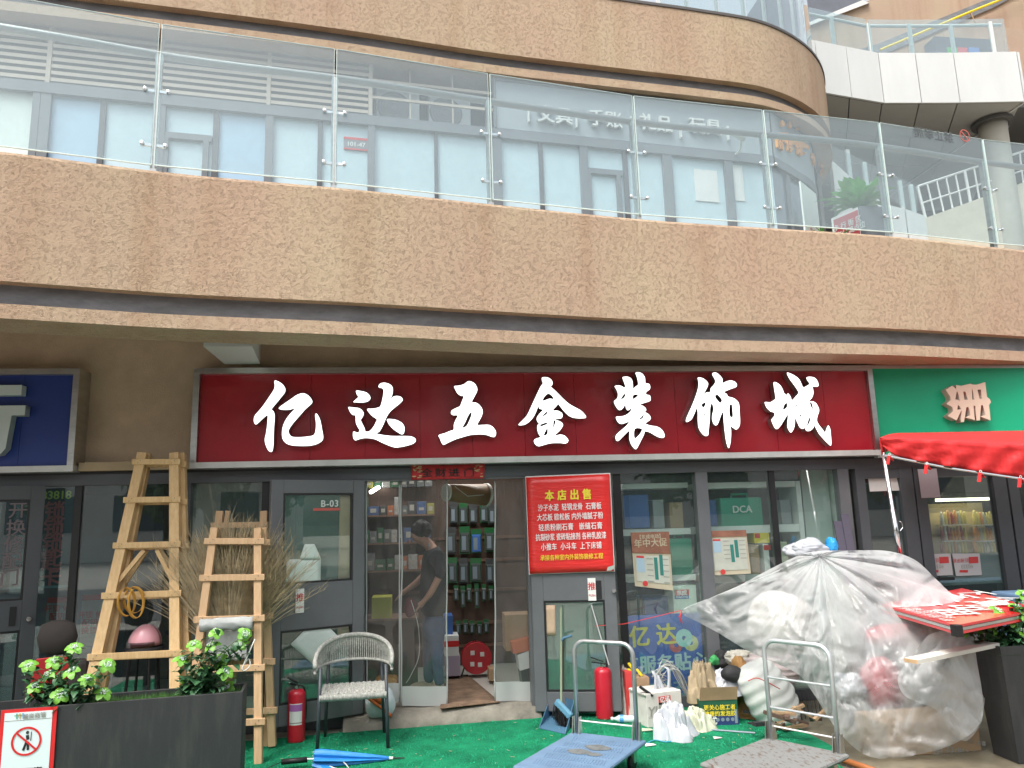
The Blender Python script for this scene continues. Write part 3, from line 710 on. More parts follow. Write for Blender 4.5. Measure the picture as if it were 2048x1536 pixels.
# tower in the distance, top centre right
tw = thing('distant_tower', 'dark distant tower block at the top edge above the bridge', 'building', (30, 40, 0))
a, b = W(1625, 40, 40), W(1730, 40, 40)
MB().box(a.x, b.x, 40, 50, 0, 45).build('wall', mat('tower', (.14, .15, .18), .6, var=.2, vscale=.5), tw)
# ------------------------------------------------------------------ lower storefronts (glazing plane y = 0)
O2 = (0, 0); UX = (1, 0)
def XA(px, py=1000, Y=0): return W(px, py, Y).x
def storefront(label, loc, x0, x1, bars, gl, rails=()):
    th = thing('storefront', label, 'storefront', loc)
    MB().box(x0, x1, -.045, .06, 2.235, 2.36).build('header', 'frame', th)
    MB().box(x0, x1, -.05, -.045, 2.335, 2.36).build('header_trim', 'frame_dark', th)
    return th
# -- locksmith shop on the left
s1 = storefront('dark framed locksmith storefront with character stickers left of the red sign', (-3, 0, 0), -7, -2.08, (), 'glass')
xa, xb = XA(150), XA(165)
MB().box(xa, xb, -.02, .05, .1, 2.235).build('mullion', 'frame_dark', s1)
MB().box(-2.16, -2.08, -.045, .06, .0, 2.235).build('mullion', 'frame', s1)
MB().box(-7, -2.16, -.03, .05, 0, .1).build('sill', 'frame', s1)
MB().box(-7, xa, -.002, .004, .1, 2.235).build('pane', 'glass_dark', s1); MB().box(xb, -2.16, -.002, .004, .1, 2.235).build('pane', 'glass_dark', s1)
# -- hardware shop
s2 = storefront('dark grey framed hardware storefront with glazed bays under the red sign', (1, 0, 0), -2.08, 4.45, (), 'glass')
HB = [(XA(525, 970), XA(540, 970), 'frame_dark'), (-.60, -.485, 'frame_light'), (1.06, 1.17, 'frame_light'), (XA(1226, 960), XA(1240, 960), 'frame_dark'), (2.80, 2.925, 'frame_light'), (XA(1538, 970), XA(1549, 970), 'frame_dark'), (4.33, 4.45, 'frame_light')]
for a, b, m_ in HB: MB().box(a, b, -.04 if m_ == 'frame_light' else -.015, .06, .02, 2.235).build('mullion', m_, s2)
MB().box(-.485, 1.06, -.03, .05, 2.215, 2.235).build('transom', 'frame_light', s2)
gx = [-2.08]+[v for a, b, _ in HB for v in (a, b)]
for i in range(0, len(gx)-1, 2):
    a, b = gx[i], gx[i+1]
    if abs(a+.485) < .01: continue
    MB().box(a, b, -.002, .004, .1, 2.235).build('pane', 'glass', s2); MB().box(a, b, -.03, .05, 0, .1).build('sill', 'frame', s2)
# -- drinks shop on the right
s3 = storefront('black framed drinks shop storefront with doors right of the hardware shop', (5.3, 0, 0), 4.45, 11, (), 'glass')
db = [XA(1712), XA(1730), XA(1800), XA(1826), XA(1829), XA(1850), XA(1986), XA(2012), XA(2016), XA(2036)]
for a, b in ((db[0], db[1]), (db[2], db[3]), (db[4], db[5]), (db[6], db[7]), (db[8], db[9])): MB().box(a, b, -.04, .05, .02, 2.235).build('stile', 'frame', s3)
for a, b in ((db[1], db[2]), (db[5], db[6]), (db[9], 8)): MB().box(a, b, -.002, .004, .06, 2.235).build('pane', 'glass_dark', s3); 
for a, b in ((db[1], db[2]), (db[5], db[6])):
    MB().box(a, b, -.035, .045, .72, .86).build('middle_rail', 'frame', s3); MB().box(a, b, -.035, .045, .02, .14).build('bottom_rail', 'frame', s3)
    MB().box(a, b, -.035, .045, 2.13, 2.235).build('top_rail', 'frame', s3)
a = XA(1868, 1157); MB().box(a-.02, a+.18, -.07, -.05, W(1880, 1157, 0).z-.015, W(1880, 1157, 0).z+.015).build('handle', 'black', s3)
# ------------------------------------------------------------------ door leaves
def leaf(parent, p0, p1, z0, z1, splits, hinge_first=True, mid=(.86, 1.12), stile=.11, top=.12, bot=.17, m_='frame_light', gm='glass'):
    u = Vector((p1[0]-p0[0], p1[1]-p0[1])); L_ = u.length; u.normalize()
    q = MB(); q.seg(p0, u, 0, stile, z0, z1, -.03, .03); q.seg(p0, u, L_-stile, L_, z0, z1, -.03, .03)
    q.seg(p0, u, stile, L_-stile, z1-top, z1, -.028, .028); q.seg(p0, u, stile, L_-stile, z0, z0+bot, -.028, .028); q.seg(p0, u, stile, L_-stile, *mid, -.028, .028)
    d = q.build('door', m_, parent, bevel=.004)
    b_ = MB()
    for za, zb in ((mid[1], z1-top), (z0+bot, mid[0])):
        for s_, e_ in ((stile, stile+.018), (L_-stile-.018, L_-stile)): b_.seg(p0, u, s_, e_, za, zb, -.02, .01)
        b_.seg(p0, u, stile+.018, L_-stile-.018, za, za+.018, -.02, .01); b_.seg(p0, u, stile+.018, L_-stile-.018, zb-.018, zb, -.02, .01)
    b_.build('glazing_bead', 'frame_dark', d)
    for za, zb in ((mid[1], z1-top), (z0+bot, mid[0])): MB().seg(p0, u, stile, L_-stile, za, zb, -.003, .003).build('pane', gm, d)
    return d, u, L_
# left leaf of the hardware shop, swung outward to the left
LA = (-1.29, -.44); LB = (-.50, -.055)
dl, ul, Ll = leaf(s2, LA, LB, .13, 2.225, None, mid=(W(630, 1255, -.25).z, W(630, 1165, -.25).z))
def LS(px, py): return online(px, py, LA, ul)
RA = (1.09, -.07); RB = (1.86, -.27)
dr, ur, Lr = leaf(s2, RA, RB, .06, 2.2, None, mid=(W(1150, 1200, -.15).z, W(1150, 1140, -.15).z))
def RS(px, py): return online(px, py, RA, ur)
# the locksmith's leaf at the left edge
ZA = (-3.95, -.5); ZBp = (W(90, 1000, -.17).x, -.17)
dz, uz, Lz = leaf(s1, ZA, ZBp, .1, 2.23, None, mid=(W(40, 1260, -.2).z, W(40, 1200, -.2).z), gm='glass_dark', m_='frame')
def ZS(px, py): return online(px, py, ZA, uz)
s, z = ZS(57, 1237); MB().lathe([(.022, 0), (.026, .012), (.02, .03)], frame(ZA, uz, s, z, -.03).translation, 12, (uz.y, -uz.x, 0)).build('lock', 'chrome', dz)
s, z = ZS(25, 1232); MB().seg(ZA, uz, s-.025, s+.025, z-.08, z+.08, -.034, -.028).build('handle_recess', 'frame_dark', dz)
s, z = RS(1228, 1181); MB().lathe([(.018, 0), (.022, .012), (.016, .028)], frame(RA, ur, s, z, -.03).translation, 12, (ur.y, -ur.x, 0)).build('lock', 'chrome', dr)
s, z = RS(1197, 1179); MB().seg(RA, ur, s-.03, s+.03, z-.085, z+.085, -.034, -.028).build('handle_recess', 'frame_dark', dr)
# push plates
mat('push_red', (.6, .05, .05), .6)
for (F_, p, u, px, py, dd) in ((LS, LA, ul, 597, 1201, 'left'), (RS, RA, ur, 1184, 1178, 'right')):
    s, z = F_(px, py)
    t_ = thing('push_plate', 'white push plate with red lettering on the %s open door leaf' % dd, 'push plate', frame(p, u, s, z, -.04).translation)
    MB().seg(p, u, s-.037, s+.037, z-.103, z+.103, -.041, -.031).build('plate', 'white', t_)
    text('lettering', '推', .075, frame(p, u, s, z+.03, -.0425), 'push_red', t_, bold=.02)
    text('lettering', 'PUSH', .026, frame(p, u, s, z-.055, -.0425), 'push_red', t_, bold=.01)
# papers on the left leaf
def sheet(name, label, F_, p, u, pts, m_, d=-.012, cat='paper', wav=.0, par=None):
    q = MB(); P3 = [F_(*a) for a in pts]
    n = Vector((-u[1], u[0])); f = []; 
    K = 6; a, b, c, e = P3
    rows = []
    for i in range(K+1):
        r = []
        for j in range(K+1):
            x, y = i/K, j/K
            s = (a[0]*(1-y)+b[0]*y)*(1-x)+(e[0]*(1-y)+c[0]*y)*x; z = (a[1]*(1-y)+b[1]*y)*(1-x)+(e[1]*(1-y)+c[1]*y)*x
            dd = d+wav*nz((s*6, z*6, 2.3)); r.append((p[0]+u[0]*s+n.x*dd, p[1]+u[1]*s+n.y*dd, z))
        rows.append(r)
    q.grid(rows); o = q.build(name, m_, par, True, solid=.0012)
    return tag(o, label, cat) if label else o
sheet('paper_sheet', 'pale mint paper taped low on the upper pane of the left door', LS, LA, ul, [(572, 1119), (641, 1117), (640, 1166), (570, 1169)], 'paper_mint', wav=.004)
sheet('paper_sheet', 'small folded mint paper above the larger sheet on the left door', LS, LA, ul, [(608, 1088), (627, 1088), (641, 1118), (597, 1118)], 'paper_mint', -.02, wav=.01)
sheet('paper_sheet', 'diamond-set mint paper on the lower pane of the left door', LS, LA, ul, [(637, 1232), (686, 1284), (634, 1336), (580, 1288)], 'paper_mint', wav=.004)
sheet('kraft_paper', 'tall kraft paper strip on the upper pane of the left door', LS, LA, ul, [(680, 990), (709, 991), (707, 1165), (677, 1166)], 'kraft', .008, wav=.003)
sheet('kraft_paper', 'short kraft paper strip on the lower pane of the left door', LS, LA, ul, [(676, 1229), (706, 1228), (705, 1290), (675, 1292)], 'kraft', .008, wav=.003)
sheet('kraft_paper', 'kraft paper sheet on the lower pane of the right door', RS, RA, ur, [(1084, 1211), (1110, 1210), (1112, 1271), (1086, 1272)], 'kraft', -.008, wav=.002)
s, z = LS(659, 1007)
un = thing('unit_number', 'faint white unit number on the left door glass', 'number', frame(LA, ul, s, z, -.01).translation)
text('lettering', 'B-03', .085, frame(LA, ul, s, z, -.008), 'frame_up' if False else mat('sticker_pale', (.62, .68, .66), .6), un, bold=.02, wscale=1.0, spacing=1.1)
q = MB(); a, b = LS(626, 1019), LS(679, 1017); q.seg(LA, ul, a[0], b[0], a[1]-.012, a[1]+.012, -.008, -.006); q.build('stripe', 'notice_red', un)

# ------------------------------------------------------------------ red poster on the right door
PA = (1.05, -.115); pu = Vector((RB[0]-RA[0], RB[1]-RA[1])).normalized()
def PS(px, py): return online(px, py, PA, pu)
po_ = thing('red_poster', 'glossy red sales poster with yellow and white characters on the right door', 'poster', (1.4, -.2, 1.2))
mat('poster_gloss', (.72, .022, .02), .32, var=.05, bump=.35, bscale=9, stretch=(1, 1, 5), coat=.4)
cn = [PS(1052, 955), PS(1219, 948), PS(1228, 1142), PS(1059, 1148)]
rows = []; n = Vector((-pu.y, pu.x)); K = 14
def pbil(x, y): return tuple((cn[0][k]*(1-x)+cn[1][k]*x)*(1-y)+(cn[3][k]*(1-x)+cn[2][k]*x)*y for k in (0, 1))
def p3(x, y, d): s, z = pbil(x, y); return (PA[0]+pu.x*s+n.x*d, PA[1]+pu.y*s+n.y*d, z)
for i in range(K+1):
    y = i/K; rows.append([p3(x/10, y, -.004+.006*nz((x*.5, y*9, 4))-.015*max(0, (x/10-.9)*10)*max(0, (y-.9)*10)) for x in range(11)])
MB().grid(rows).build('sheet', 'poster_gloss', po_, True, solid=.001)
q = MB(); q.grid([[p3(-.008+x/10*1.018, y, .004) for x in range(11)] for y in (-.012, .5, 1.006)]); q.build('white_edge', 'paper', po_)
q = MB(); A_, B_, C_ = Vector(p3(.915, .995, -.022)), Vector(p3(1.0, .94, -.03)), Vector(p3(.93, .955, -.035)); q.v = [A_, Vector(p3(1.0, .99, -.012)), B_, C_]; q.f = [(0, 1, 2, 3)]; q.mi = [0]; q.build('curled_corner', 'paper', po_)
mat('ink_yellow', (.85, .68, .05), .5); mat('ink_white', (.82, .8, .8), .5)
def prow(tx, x, y, size, m_, ws=1., sp=1., bold=.03):
    s, z = pbil(x, y); a, b = pbil(.1, y), pbil(.9, y); sk = Matrix.Identity(4); sk[1][0] = (b[1]-a[1])/(b[0]-a[0])
    text('lettering', tx, size, frame(PA, pu, s, z, -.014) @ sk, m_, po_, bold=bold, wscale=ws, spacing=sp)
prow('本 店 出 售', .5, .20, .105, 'ink_yellow', .86, 1.05, .035)
for y, tx, sp in ((.325, '沙子水泥  轻钢龙骨  石膏板', 1), (.425, '大芯板 欧松板 内外墙腻子粉', 1), (.53, '轻质粉刷石膏   嵌缝石膏', 1.06), (.63, '抗裂砂浆 瓷砖粘接剂 各种乳胶漆', 1), (.73, '小推车  小斗车  上下床铺', 1.05)):
    prow(tx, .51, y, .07, 'ink_white', .66 if len(tx) > 15 else (.72 if len(tx) > 13 else .78), sp, .012)
prow('承接各种室内外装饰装修工程', .51, .84, .056, 'ink_yellow', .82, 1., .012)
# couplet banner over the door
bn_ = thing('door_banner', 'faded red paper banner with four black characters over the doorway', 'banner', (.3, -.05, 2.2))
ca = [W(822, 929, -.062), W(970, 927, -.062), W(968, 957, -.062), W(823, 960, -.062)]
q = MB(); q.grid([[(ca[0]*(1-x/12)+ca[1]*(x/12))*(1-y/3)+(ca[3]*(1-x/12)+ca[2]*(x/12))*(y/3)+Vector((0, .006*nz((x*.6, y, 1)), -.012*math.exp(-((x-6)/2.5)**2) if y == 0 else 0)) for x in range(13)] for y in range(4)])
q.build('sheet', mat('banner_red', (.50, .03, .035), .75, var=.25, vscale=9), bn_, True, solid=.001)
for tx, px in (('全', 854), ('财', 881), ('进', 908), ('门', 938)):
    p = W(px, 943, -.07); text('lettering', tx, .085, frame((p.x, p.y), UX, 0, p.z-.01, -.004, R(2)), 'black_soft', bn_, bold=.018, wscale=1.3)
q = MB(); rg = random.Random(4)
for k in range(26):
    x = rg.choice((rg.uniform(.01, .12), rg.uniform(.85, .97))); y = rg.uniform(.1, .9); c = (ca[0]*(1-x)+ca[1]*x)*(1-y)+(ca[3]*(1-x)+ca[2]*x)*y+Vector((0, -.012, 0)); q.quad(c, c+Vector((rg.uniform(.01, .04), 0, rg.uniform(-.006, .01))), c+Vector((.03, 0, .012)), c+Vector((0, 0, .01)))
q.build('gilt_flecks', mat('gilt', (.6, .38, .2), .5), bn_)

# ------------------------------------------------------------------ fascia signs
YSG = -.2
def signbox(name, label, x0, x1, z0, z1, m_, fr=.055, panels=(), yb=.05, yf=YSG, proud=.05, endr=True):
    th = thing(name, label, 'sign', ((x0+x1)/2, yf, z0))
    q = MB(); q.box(x0, x1, yf-.0, yb, z1-fr, z1); q.build('frame_top', 'steel', th)
    MB().box(x0, x1, yf, yb, z0, z0+fr).build('frame_bottom', 'steel_white', th)
    MB().box(x0, x0+fr, yf+.002, yb, z0+fr, z1-fr).build('frame_side', 'steel', th)
    if endr: MB().box(x1-fr, x1, yf+.002, yb, z0+fr, z1-fr).build('frame_side', 'steel', th)
    xs = [x0+fr]+list(panels)+[x1-fr]
    for a, b in zip(xs, xs[1:]): MB().box(a+.0015, b-.0015, yf+proud, yf+proud+.02, z0+fr, z1-fr).build('panel', m_, th)
    MB().box(x0+fr, x1-fr, yf+proud+.021, yb-.01, z0+fr, z1-fr).build('backing', 'frame_dark', th)
    return th
mat('sign_red', (.40, .014, .026), .3, var=.12, vscale=1.3, coat=.7); mat('sign_blue', (.018, .045, .24), .4, var=.06); mat('sign_green', (.005, .40, .20), .45, var=.05)
sr = signbox('red_shop_sign', 'long red shop sign with seven white brush characters over the hardware shop', -2.06, 4.745, 2.36, 3.30, 'sign_red', panels=[W(p, 820, YSG).x for p in (620, 730, 840, 945, 1050, 1152, 1255, 1355, 1455, 1555, 1655)])
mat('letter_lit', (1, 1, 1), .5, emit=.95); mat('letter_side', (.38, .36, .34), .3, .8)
def gl(ox, oy, k, loops): return [[(ox+x*k, oy+y*k) for x, y in lp] for lp in loops]
K1, K3 = 340/2048, 300/2048
GL = {
 'yi': gl(500, 740, K1, [[(295,128),(345,140),(395,175),(425,225),(420,270),(390,310),(330,385),(262,470),(285,500),(298,560),(290,680),(285,800),(282,900),(270,975),(245,985),(215,960),(185,890),(178,830),(190,780),(205,680),(212,600),(208,545),(150,590),(85,650),(60,650),(45,610),(55,555),(90,510),(150,440),(220,340),(285,240),(298,190)],
  [(345,460),(420,400),(500,345),(570,298),(640,280),(700,305),(745,360),(748,395),(720,425),(660,480),(590,560),(520,640),(475,705),(465,745),(485,790),(530,808),(620,808),(720,798),(770,780),(790,730),(795,640),(785,560),(795,522),(825,555),(850,620),(868,720),(882,800),(870,850),(810,890),(720,912),(600,915),(490,905),(420,870),(388,810),(388,720),(410,640),(450,570),(500,510),(540,462),(480,478),(400,480)]]),
 'da': gl(500, 740, K1, [[(1280,248),(1345,255),(1400,270),(1440,305),(1450,345),(1420,378),(1360,392),(1290,390),(1245,385),(1280,350),(1305,322),(1285,290)],
  [(1188,445),(1250,452),(1310,458),(1350,485),(1370,520),(1360,560),(1335,600),(1350,640),(1380,700),(1392,740),(1440,735),(1490,680),(1520,620),(1528,595),(1480,560),(1440,520),(1410,470),(1480,465),(1550,450),(1575,425),(1595,350),(1608,270),(1600,225),(1570,215),(1548,205),(1560,170),(1610,152),(1670,165),(1710,195),(1722,240),(1710,310),(1685,370),(1720,325),(1770,312),(1820,325),(1840,360),(1815,395),(1760,440),(1700,490),(1660,540),(1635,590),(1600,670),(1560,740),(1525,765),(1620,785),(1720,795),(1840,795),(1940,800),(1990,825),(1995,860),(1960,890),(1880,915),(1800,930),(1740,932),(1660,905),(1580,870),(1520,840),(1460,825),(1380,820),(1310,835),(1270,848),(1245,820),(1240,770),(1250,740),(1300,755),(1320,725),(1300,690),(1275,630),(1270,550),(1235,540),(1205,505),(1188,465)],
  [(1650,595),(1690,590),(1760,600),(1820,630),(1855,670),(1862,720),(1850,765),(1825,775),(1780,750),(1730,715),(1685,670),(1660,630)]]),
 'wu': gl(840, 740, K1, [[(412,195),(470,188),(530,170),(570,140),(605,135),(655,160),(685,205),(690,245),(675,285),(650,330),(625,385),(670,392),(710,415),(745,460),(755,500),(745,550),(720,600),(690,660),(740,662),(820,660),(870,680),(910,730),(915,775),(895,808),(850,800),(790,780),(700,775),(600,785),(510,810),(430,835),(350,870),(290,900),(265,885),(240,825),(225,785),(300,760),(360,735),(405,718),(408,660),(430,600),(455,548),(400,545),(375,525),(380,490),(430,460),(480,435),(500,390),(525,318),(490,310),(450,280),(425,235)],
  [(622,510),(600,520),(570,570),(545,630),(510,695),(560,675),(590,620),(615,560)]]),
 'jin': gl(840, 740, K1, [[(1472,90),(1530,88),(1575,110),(1598,150),(1590,185),(1575,200),(1620,240),(1680,300),(1740,360),(1800,410),(1870,450),(1940,490),(1985,535),(2000,565),(1985,580),(1900,582),(1830,570),(1780,540),(1730,490),(1690,440),(1665,410),(1640,440),(1610,470),(1605,488),(1660,490),(1705,515),(1718,545),(1705,580),(1660,588),(1622,596),(1670,612),(1710,635),(1722,665),(1705,700),(1670,745),(1620,790),(1690,778),(1740,790),(1780,830),(1785,860),(1755,885),(1690,880),(1600,880),(1540,890),(1470,910),(1425,918),(1385,890),(1372,850),(1400,825),(1450,808),(1425,760),(1412,700),(1422,655),(1440,648),(1420,630),(1405,595),(1415,560),(1445,520),(1480,482),(1440,465),(1424,440),(1400,500),(1370,560),(1330,610),(1280,650),(1230,665),(1185,660),(1230,610),(1290,545),(1340,440),(1400,310),(1450,205),(1480,160),(1470,130)],
  [(1545,285),(1500,320),(1480,372),(1560,345),(1610,350),(1590,310)], [(1530,500),(1495,530),(1475,565),(1530,525)], [(1535,630),(1450,658),(1460,678),(1500,665),(1530,650)], [(1535,700),(1510,740),(1490,790),(1535,770)], [(1610,612),(1605,700),(1625,650),(1632,614)]]),
 'zhuang': gl(1200, 730, K3, [[(485,105),(530,98),(580,120),(612,170),(618,215),(622,248),(665,255),(685,290),(680,330),(640,362),(625,385),(640,405),(680,415),(690,450),(685,490),(630,510),(570,530),(535,552),(580,555),(620,585),(630,620),(605,645),(640,655),(680,690),(692,730),(670,760),(620,800),(700,828),(770,838),(830,870),(870,920),(882,970),(860,995),(800,985),(740,955),(680,920),(615,905),(600,950),(560,1030),(520,1110),(490,1150),(450,1120),(415,1060),(400,990),(400,900),(350,940),(300,990),(260,1030),(230,1035),(212,1000),(225,950),(290,890),(360,830),(400,770),(350,790),(290,805),(245,780),(220,730),(225,705),(290,700),(350,685),(410,640),(435,590),(415,600),(380,620),(355,590),(345,540),(320,580),(290,610),(255,612),(220,570),(195,520),(195,490),(230,460),(245,420),(240,370),(215,320),(200,290),(240,278),(290,285),(330,310),(345,290),(330,240),(312,190),(310,165),(370,158),(415,175),(440,210),(448,260),(455,320),(490,290),(520,270),(515,210),(500,155)],
  [(520,405),(455,410),(452,465),(495,440)], [(350,385),(310,420),(285,470),(335,440)], [(475,870),(470,1000),(530,960),(575,875)], [(600,668),(560,715),(510,752),(580,728)]]),
 'shi': gl(1200, 730, K3, [[(1335,172),(1390,175),(1440,205),(1475,245),(1470,290),(1440,350),(1405,410),(1450,375),(1505,368),(1510,320),(1550,275),(1575,230),(1560,180),(1535,140),(1540,108),(1590,105),(1640,145),(1675,195),(1672,245),(1740,218),(1800,212),(1850,235),(1870,275),(1850,305),(1790,325),(1720,355),(1690,370),(1730,395),(1750,430),(1820,450),(1875,490),(1900,540),(1905,640),(1912,750),(1905,830),(1865,880),(1820,860),(1790,830),(1770,780),(1785,850),(1790,950),(1780,1060),(1760,1135),(1735,1090),(1715,1000),(1700,880),(1690,780),(1678,640),(1640,720),(1610,800),(1580,825),(1550,800),(1530,740),(1535,670),(1550,600),(1528,520),(1505,580),(1500,680),(1495,780),(1482,900),(1475,960),(1430,965),(1380,920),(1345,850),(1335,750),(1335,650),(1322,590),(1290,660),(1250,740),(1190,778),(1172,760),(1190,700),(1240,590),(1290,470),(1330,350),(1345,270),(1340,210)],
  [(1575,415),(1605,405),(1660,465),(1660,500),(1635,515),(1580,450)], [(1800,540),(1770,555),(1770,690),(1812,710),(1810,620)], [(1440,510),(1385,540),(1410,580),(1435,550)], [(1430,630),(1420,700),(1435,680)]]),
 'cheng': gl(1480, 730, K3, [[(640,105),(700,120),(770,160),(815,205),(840,260),(865,305),(920,280),(950,255),(920,210),(908,170),(960,160),(1020,175),(1055,215),(1072,265),(1060,295),(990,298),(1000,340),(1000,400),(980,450),(945,490),(1000,498),(1045,530),(1075,590),(1080,630),(1060,690),(1050,760),(1080,820),(1120,870),(1160,920),(1180,870),(1205,825),(1230,870),(1240,950),(1245,1095),(1200,1070),(1140,1010),(1080,940),(1040,870),(1012,825),(1000,860),(960,895),(910,900),(885,860),(850,872),(815,850),(785,790),(745,715),(750,780),(740,850),(710,910),(690,920),(660,880),(645,820),(655,680),(610,740),(560,820),(515,870),(480,865),(445,800),(430,745),(465,700),(470,652),(420,635),(370,590),(345,540),(340,505),(410,510),(460,480),(485,460),(475,380),(462,290),(460,235),(510,245),(560,290),(590,350),(600,380),(640,410),(655,385),(690,430),(710,480),(760,430),(800,380),(770,320),(720,250),(670,180)],
  [(640,520),(610,535),(585,610),(630,590),(645,560)], [(965,505),(955,525),(985,600),(995,590),(985,535)], [(955,710),(930,760),(915,830),(940,800),(960,750)], [(800,530),(760,550),(755,575)], [(840,675),(815,690),(830,710)]]),
}
YL = YSG-.055
def glyph(name, loops, m_, parent, yf, ext, sm=3):
    L2 = []
    for k, lp in enumerate(loops):
        P = [W(x, y, yf) for x, y in lp]; P = [(p.x, p.z) for p in P]
        L2.append([(v.x, v.y) for v in smoothloop([(a, b, 0) for a, b in P], sm)] if sm > 1 else P)
    shape2d(name, L2, ext, frame((0, yf+ext), UX, 0, 0), m_, parent)
for k, lp in GL.items():
    glyph('letter', lp, ['letter_lit', 'letter_side'], sr, YL, .048)
# blue sign on the left edge
sbz = signbox('blue_shop_sign', 'deep blue shop sign with pale raised character at the left edge', -7.5, -3.065, 2.355, 3.30, 'sign_blue', panels=[W(37, 840, YSG).x])
mat('letter_grey', (.58, .66, .66), .5); mat('letter_grey_side', (.36, .42, .42), .5)
p = W(47, 773, YSG-.02); p2 = W(54, 815, YSG-.02)
q = MB(); zt, zb = W(20, 771, YSG-.02).z, W(20, 791, YSG-.02).z; q.box(-3.95, p.x, YSG-.05, YSG+.04, zb, zt); q.build('letter_stroke', 'letter_grey', sbz, bevel=.004)
zt, zb = W(20, 812, YSG-.02).z, W(20, 832, YSG-.02).z
hk = [(-4.0, zt), (p2.x, zt), (p2.x, zb), (W(26, 840, YSG-.02).x, zb), (W(20, 880, YSG).x, W(20, 880, YSG).z), (W(17, 898, YSG).x, W(17, 898, YSG).z), (W(5, 911, YSG).x, W(5, 911, YSG).z), (-3.80, W(0, 914, YSG).z), (-3.80, W(0, 895, YSG).z), (W(-2, 880, YSG).x, W(0, 880, YSG).z), (W(0, 840, YSG).x, zb), (-4.0, zb)]
shape2d('letter_hook', [hk], .045, frame((0, YSG-.005), UX, 0, 0), ['letter_grey', 'letter_grey_side'], sbz)
# green sign on the right
sgn = signbox('green_shop_sign', 'bright green shop sign with a cream raised emblem right of the red sign', 4.75, 10, 2.34, 3.315, 'sign_green', fr=.035, yf=-.12, proud=.0, panels=[])
mat('cream_letter', (.68, .585, .45), .6); mat('cream_side', (.55, .45, .38), .6)
KG = 160/2048
em = gl(1860, 740, KG, [[(400,505),(575,400),(672,490),(670,385),(800,405),(900,380),(1030,350),(1100,375),(1210,375),(1320,340),(1415,310),(1430,450),(1460,690),(1530,745),(1565,820),(1510,900),(1530,1050),(1550,1290),(1290,1190),(1420,1150),(1390,1050),(1350,900),(1310,900),(1295,1050),(1280,1290),(1190,1290),(1165,1000),(1160,915),(1115,915),(1125,1050),(1150,1290),(1080,1260),(900,1215),(1000,1180),(1040,1150),(1000,1000),(975,940),(930,960),(910,1100),(870,1330),(785,1330),(800,1180),(812,1050),(800,1040),(680,1290),(450,1175),(590,1060),(570,950),(415,865),(530,770),(520,680)],
 [(850,550),(910,550),(965,760),(885,760)], [(1215,505),(1305,500),(1330,735),(1270,740)], [(1070,460),(1100,560),(1135,755),(1080,760)], [(715,890),(700,1020),(800,1000),(760,930)], [(690,530),(735,640),(765,790),(650,745)]])
glyph('emblem', em, ['cream_letter', 'cream_side'], sgn, -.2, .04, 1)
# ------------------------------------------------------------------ interiors
struct(MB().box(-2.08, 4.45, .02, 4.4, .02, .122).build('shop_floor', 'tile'), 'pale tiled floor inside the hardware shop')
struct(MB().box(-2.08, 4.45, 4.4, 4.5, .1, 2.8).build('wall_back', 'inner_wall'), 'back wall inside the hardware shop')
struct(MB().box(-2.12, -2.06, .07, 4.4, .1, 2.8).build('wall_left', 'inner_wall'), 'left partition inside the hardware shop')
struct(MB().box(4.42, 4.5, .07, 4.4, .1, 2.8).build('wall_right', 'inner_pale'), 'right partition inside the hardware shop')
struct(MB().box(-7.5, 11, .07, 4.4, 2.75, 2.85).build('ceiling', 'ceil'), 'ceiling of the ground floor shops')
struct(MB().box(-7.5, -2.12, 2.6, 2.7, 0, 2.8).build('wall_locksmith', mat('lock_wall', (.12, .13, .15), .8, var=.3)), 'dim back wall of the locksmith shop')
struct(MB().box(-7.5, -2.12, .02, 2.6, -.01, .06).build('floor_locksmith', 'tile'), 'tiled floor of the locksmith shop')
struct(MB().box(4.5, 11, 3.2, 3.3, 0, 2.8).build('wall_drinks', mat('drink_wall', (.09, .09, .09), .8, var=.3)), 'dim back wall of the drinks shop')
struct(MB().box(4.5, 11, .02, 3.2, -.01, .06).build('floor_drinks', 'tile'), 'tiled floor of the drinks shop')
# lit tube lamp in the hardware shop
tl = thing('tube_lamp', 'lit white tube lamp on the hardware shop ceiling', 'lamp', W(758, 970, 1.6))
a, b = W(742, 984, 1.5), W(775, 963, 2.3)
MB().tube([a, b], .022, 8).build('tube', mat('tube_lit', (1, .98, .95), .4, emit=9), tl)
MB().box(a.x-.03, b.x+.03, min(a.y, b.y), max(a.y, b.y), max(a.z, b.z)+.03, max(a.z, b.z)+.06).build('batten', 'white', tl)
ll = bpy.data.lights.new('tube_light', 'AREA'); ll.energy = 13; ll.size = 1.4; ll.size_y = .2; ll.shape = 'RECTANGLE'; ll.color = (1, .97, .92)
lo = bpy.data.objects.new('tube_light', ll); COL.objects.link(lo); lo.location = (.5, 1.1, 2.68)
# ---- rack of hanging packs seen through the doorway
YR = 2.1
ORD = ['leftmost', 'second from the left', 'third from the left', 'fourth from the left', 'fifth from the left', 'sixth from the left', 'seventh from the left', 'eighth from the left', 'ninth from the left', 'tenth from the left', 'eleventh from the left', 'twelfth from the left', 'thirteenth from the left', 'last on the right']
rk = thing('display_rack', 'brown backed display rack of tools inside the doorway', 'rack', (.9, YR, .13))
MB().box(-.9, 2.6, YR, YR+.04, .13, 2.6).build('back_board', mat('rack_back', (.10, .06, .045), .8, var=.2), rk)
for py in (1075, 1120, 1180, 1245, 1290):
    z = W(945, py, YR).z; MB().box(-.2, 2.0, YR-.02, YR, z-.02, z+.015).build('rail', mat('rail_brown', (.16, .09, .06), .6), rk)
mat('pack_green', (.012, .12, .035), .35, coat=.5); mat('pack_clear', (.07, .085, .085), .25, coat=.2); mat('pack_label', (.20, .25, .30), .5); mat('pack_blue', (.05, .14, .42), .4); mat('pack_dark', (.05, .055, .06), .4, coat=.4)
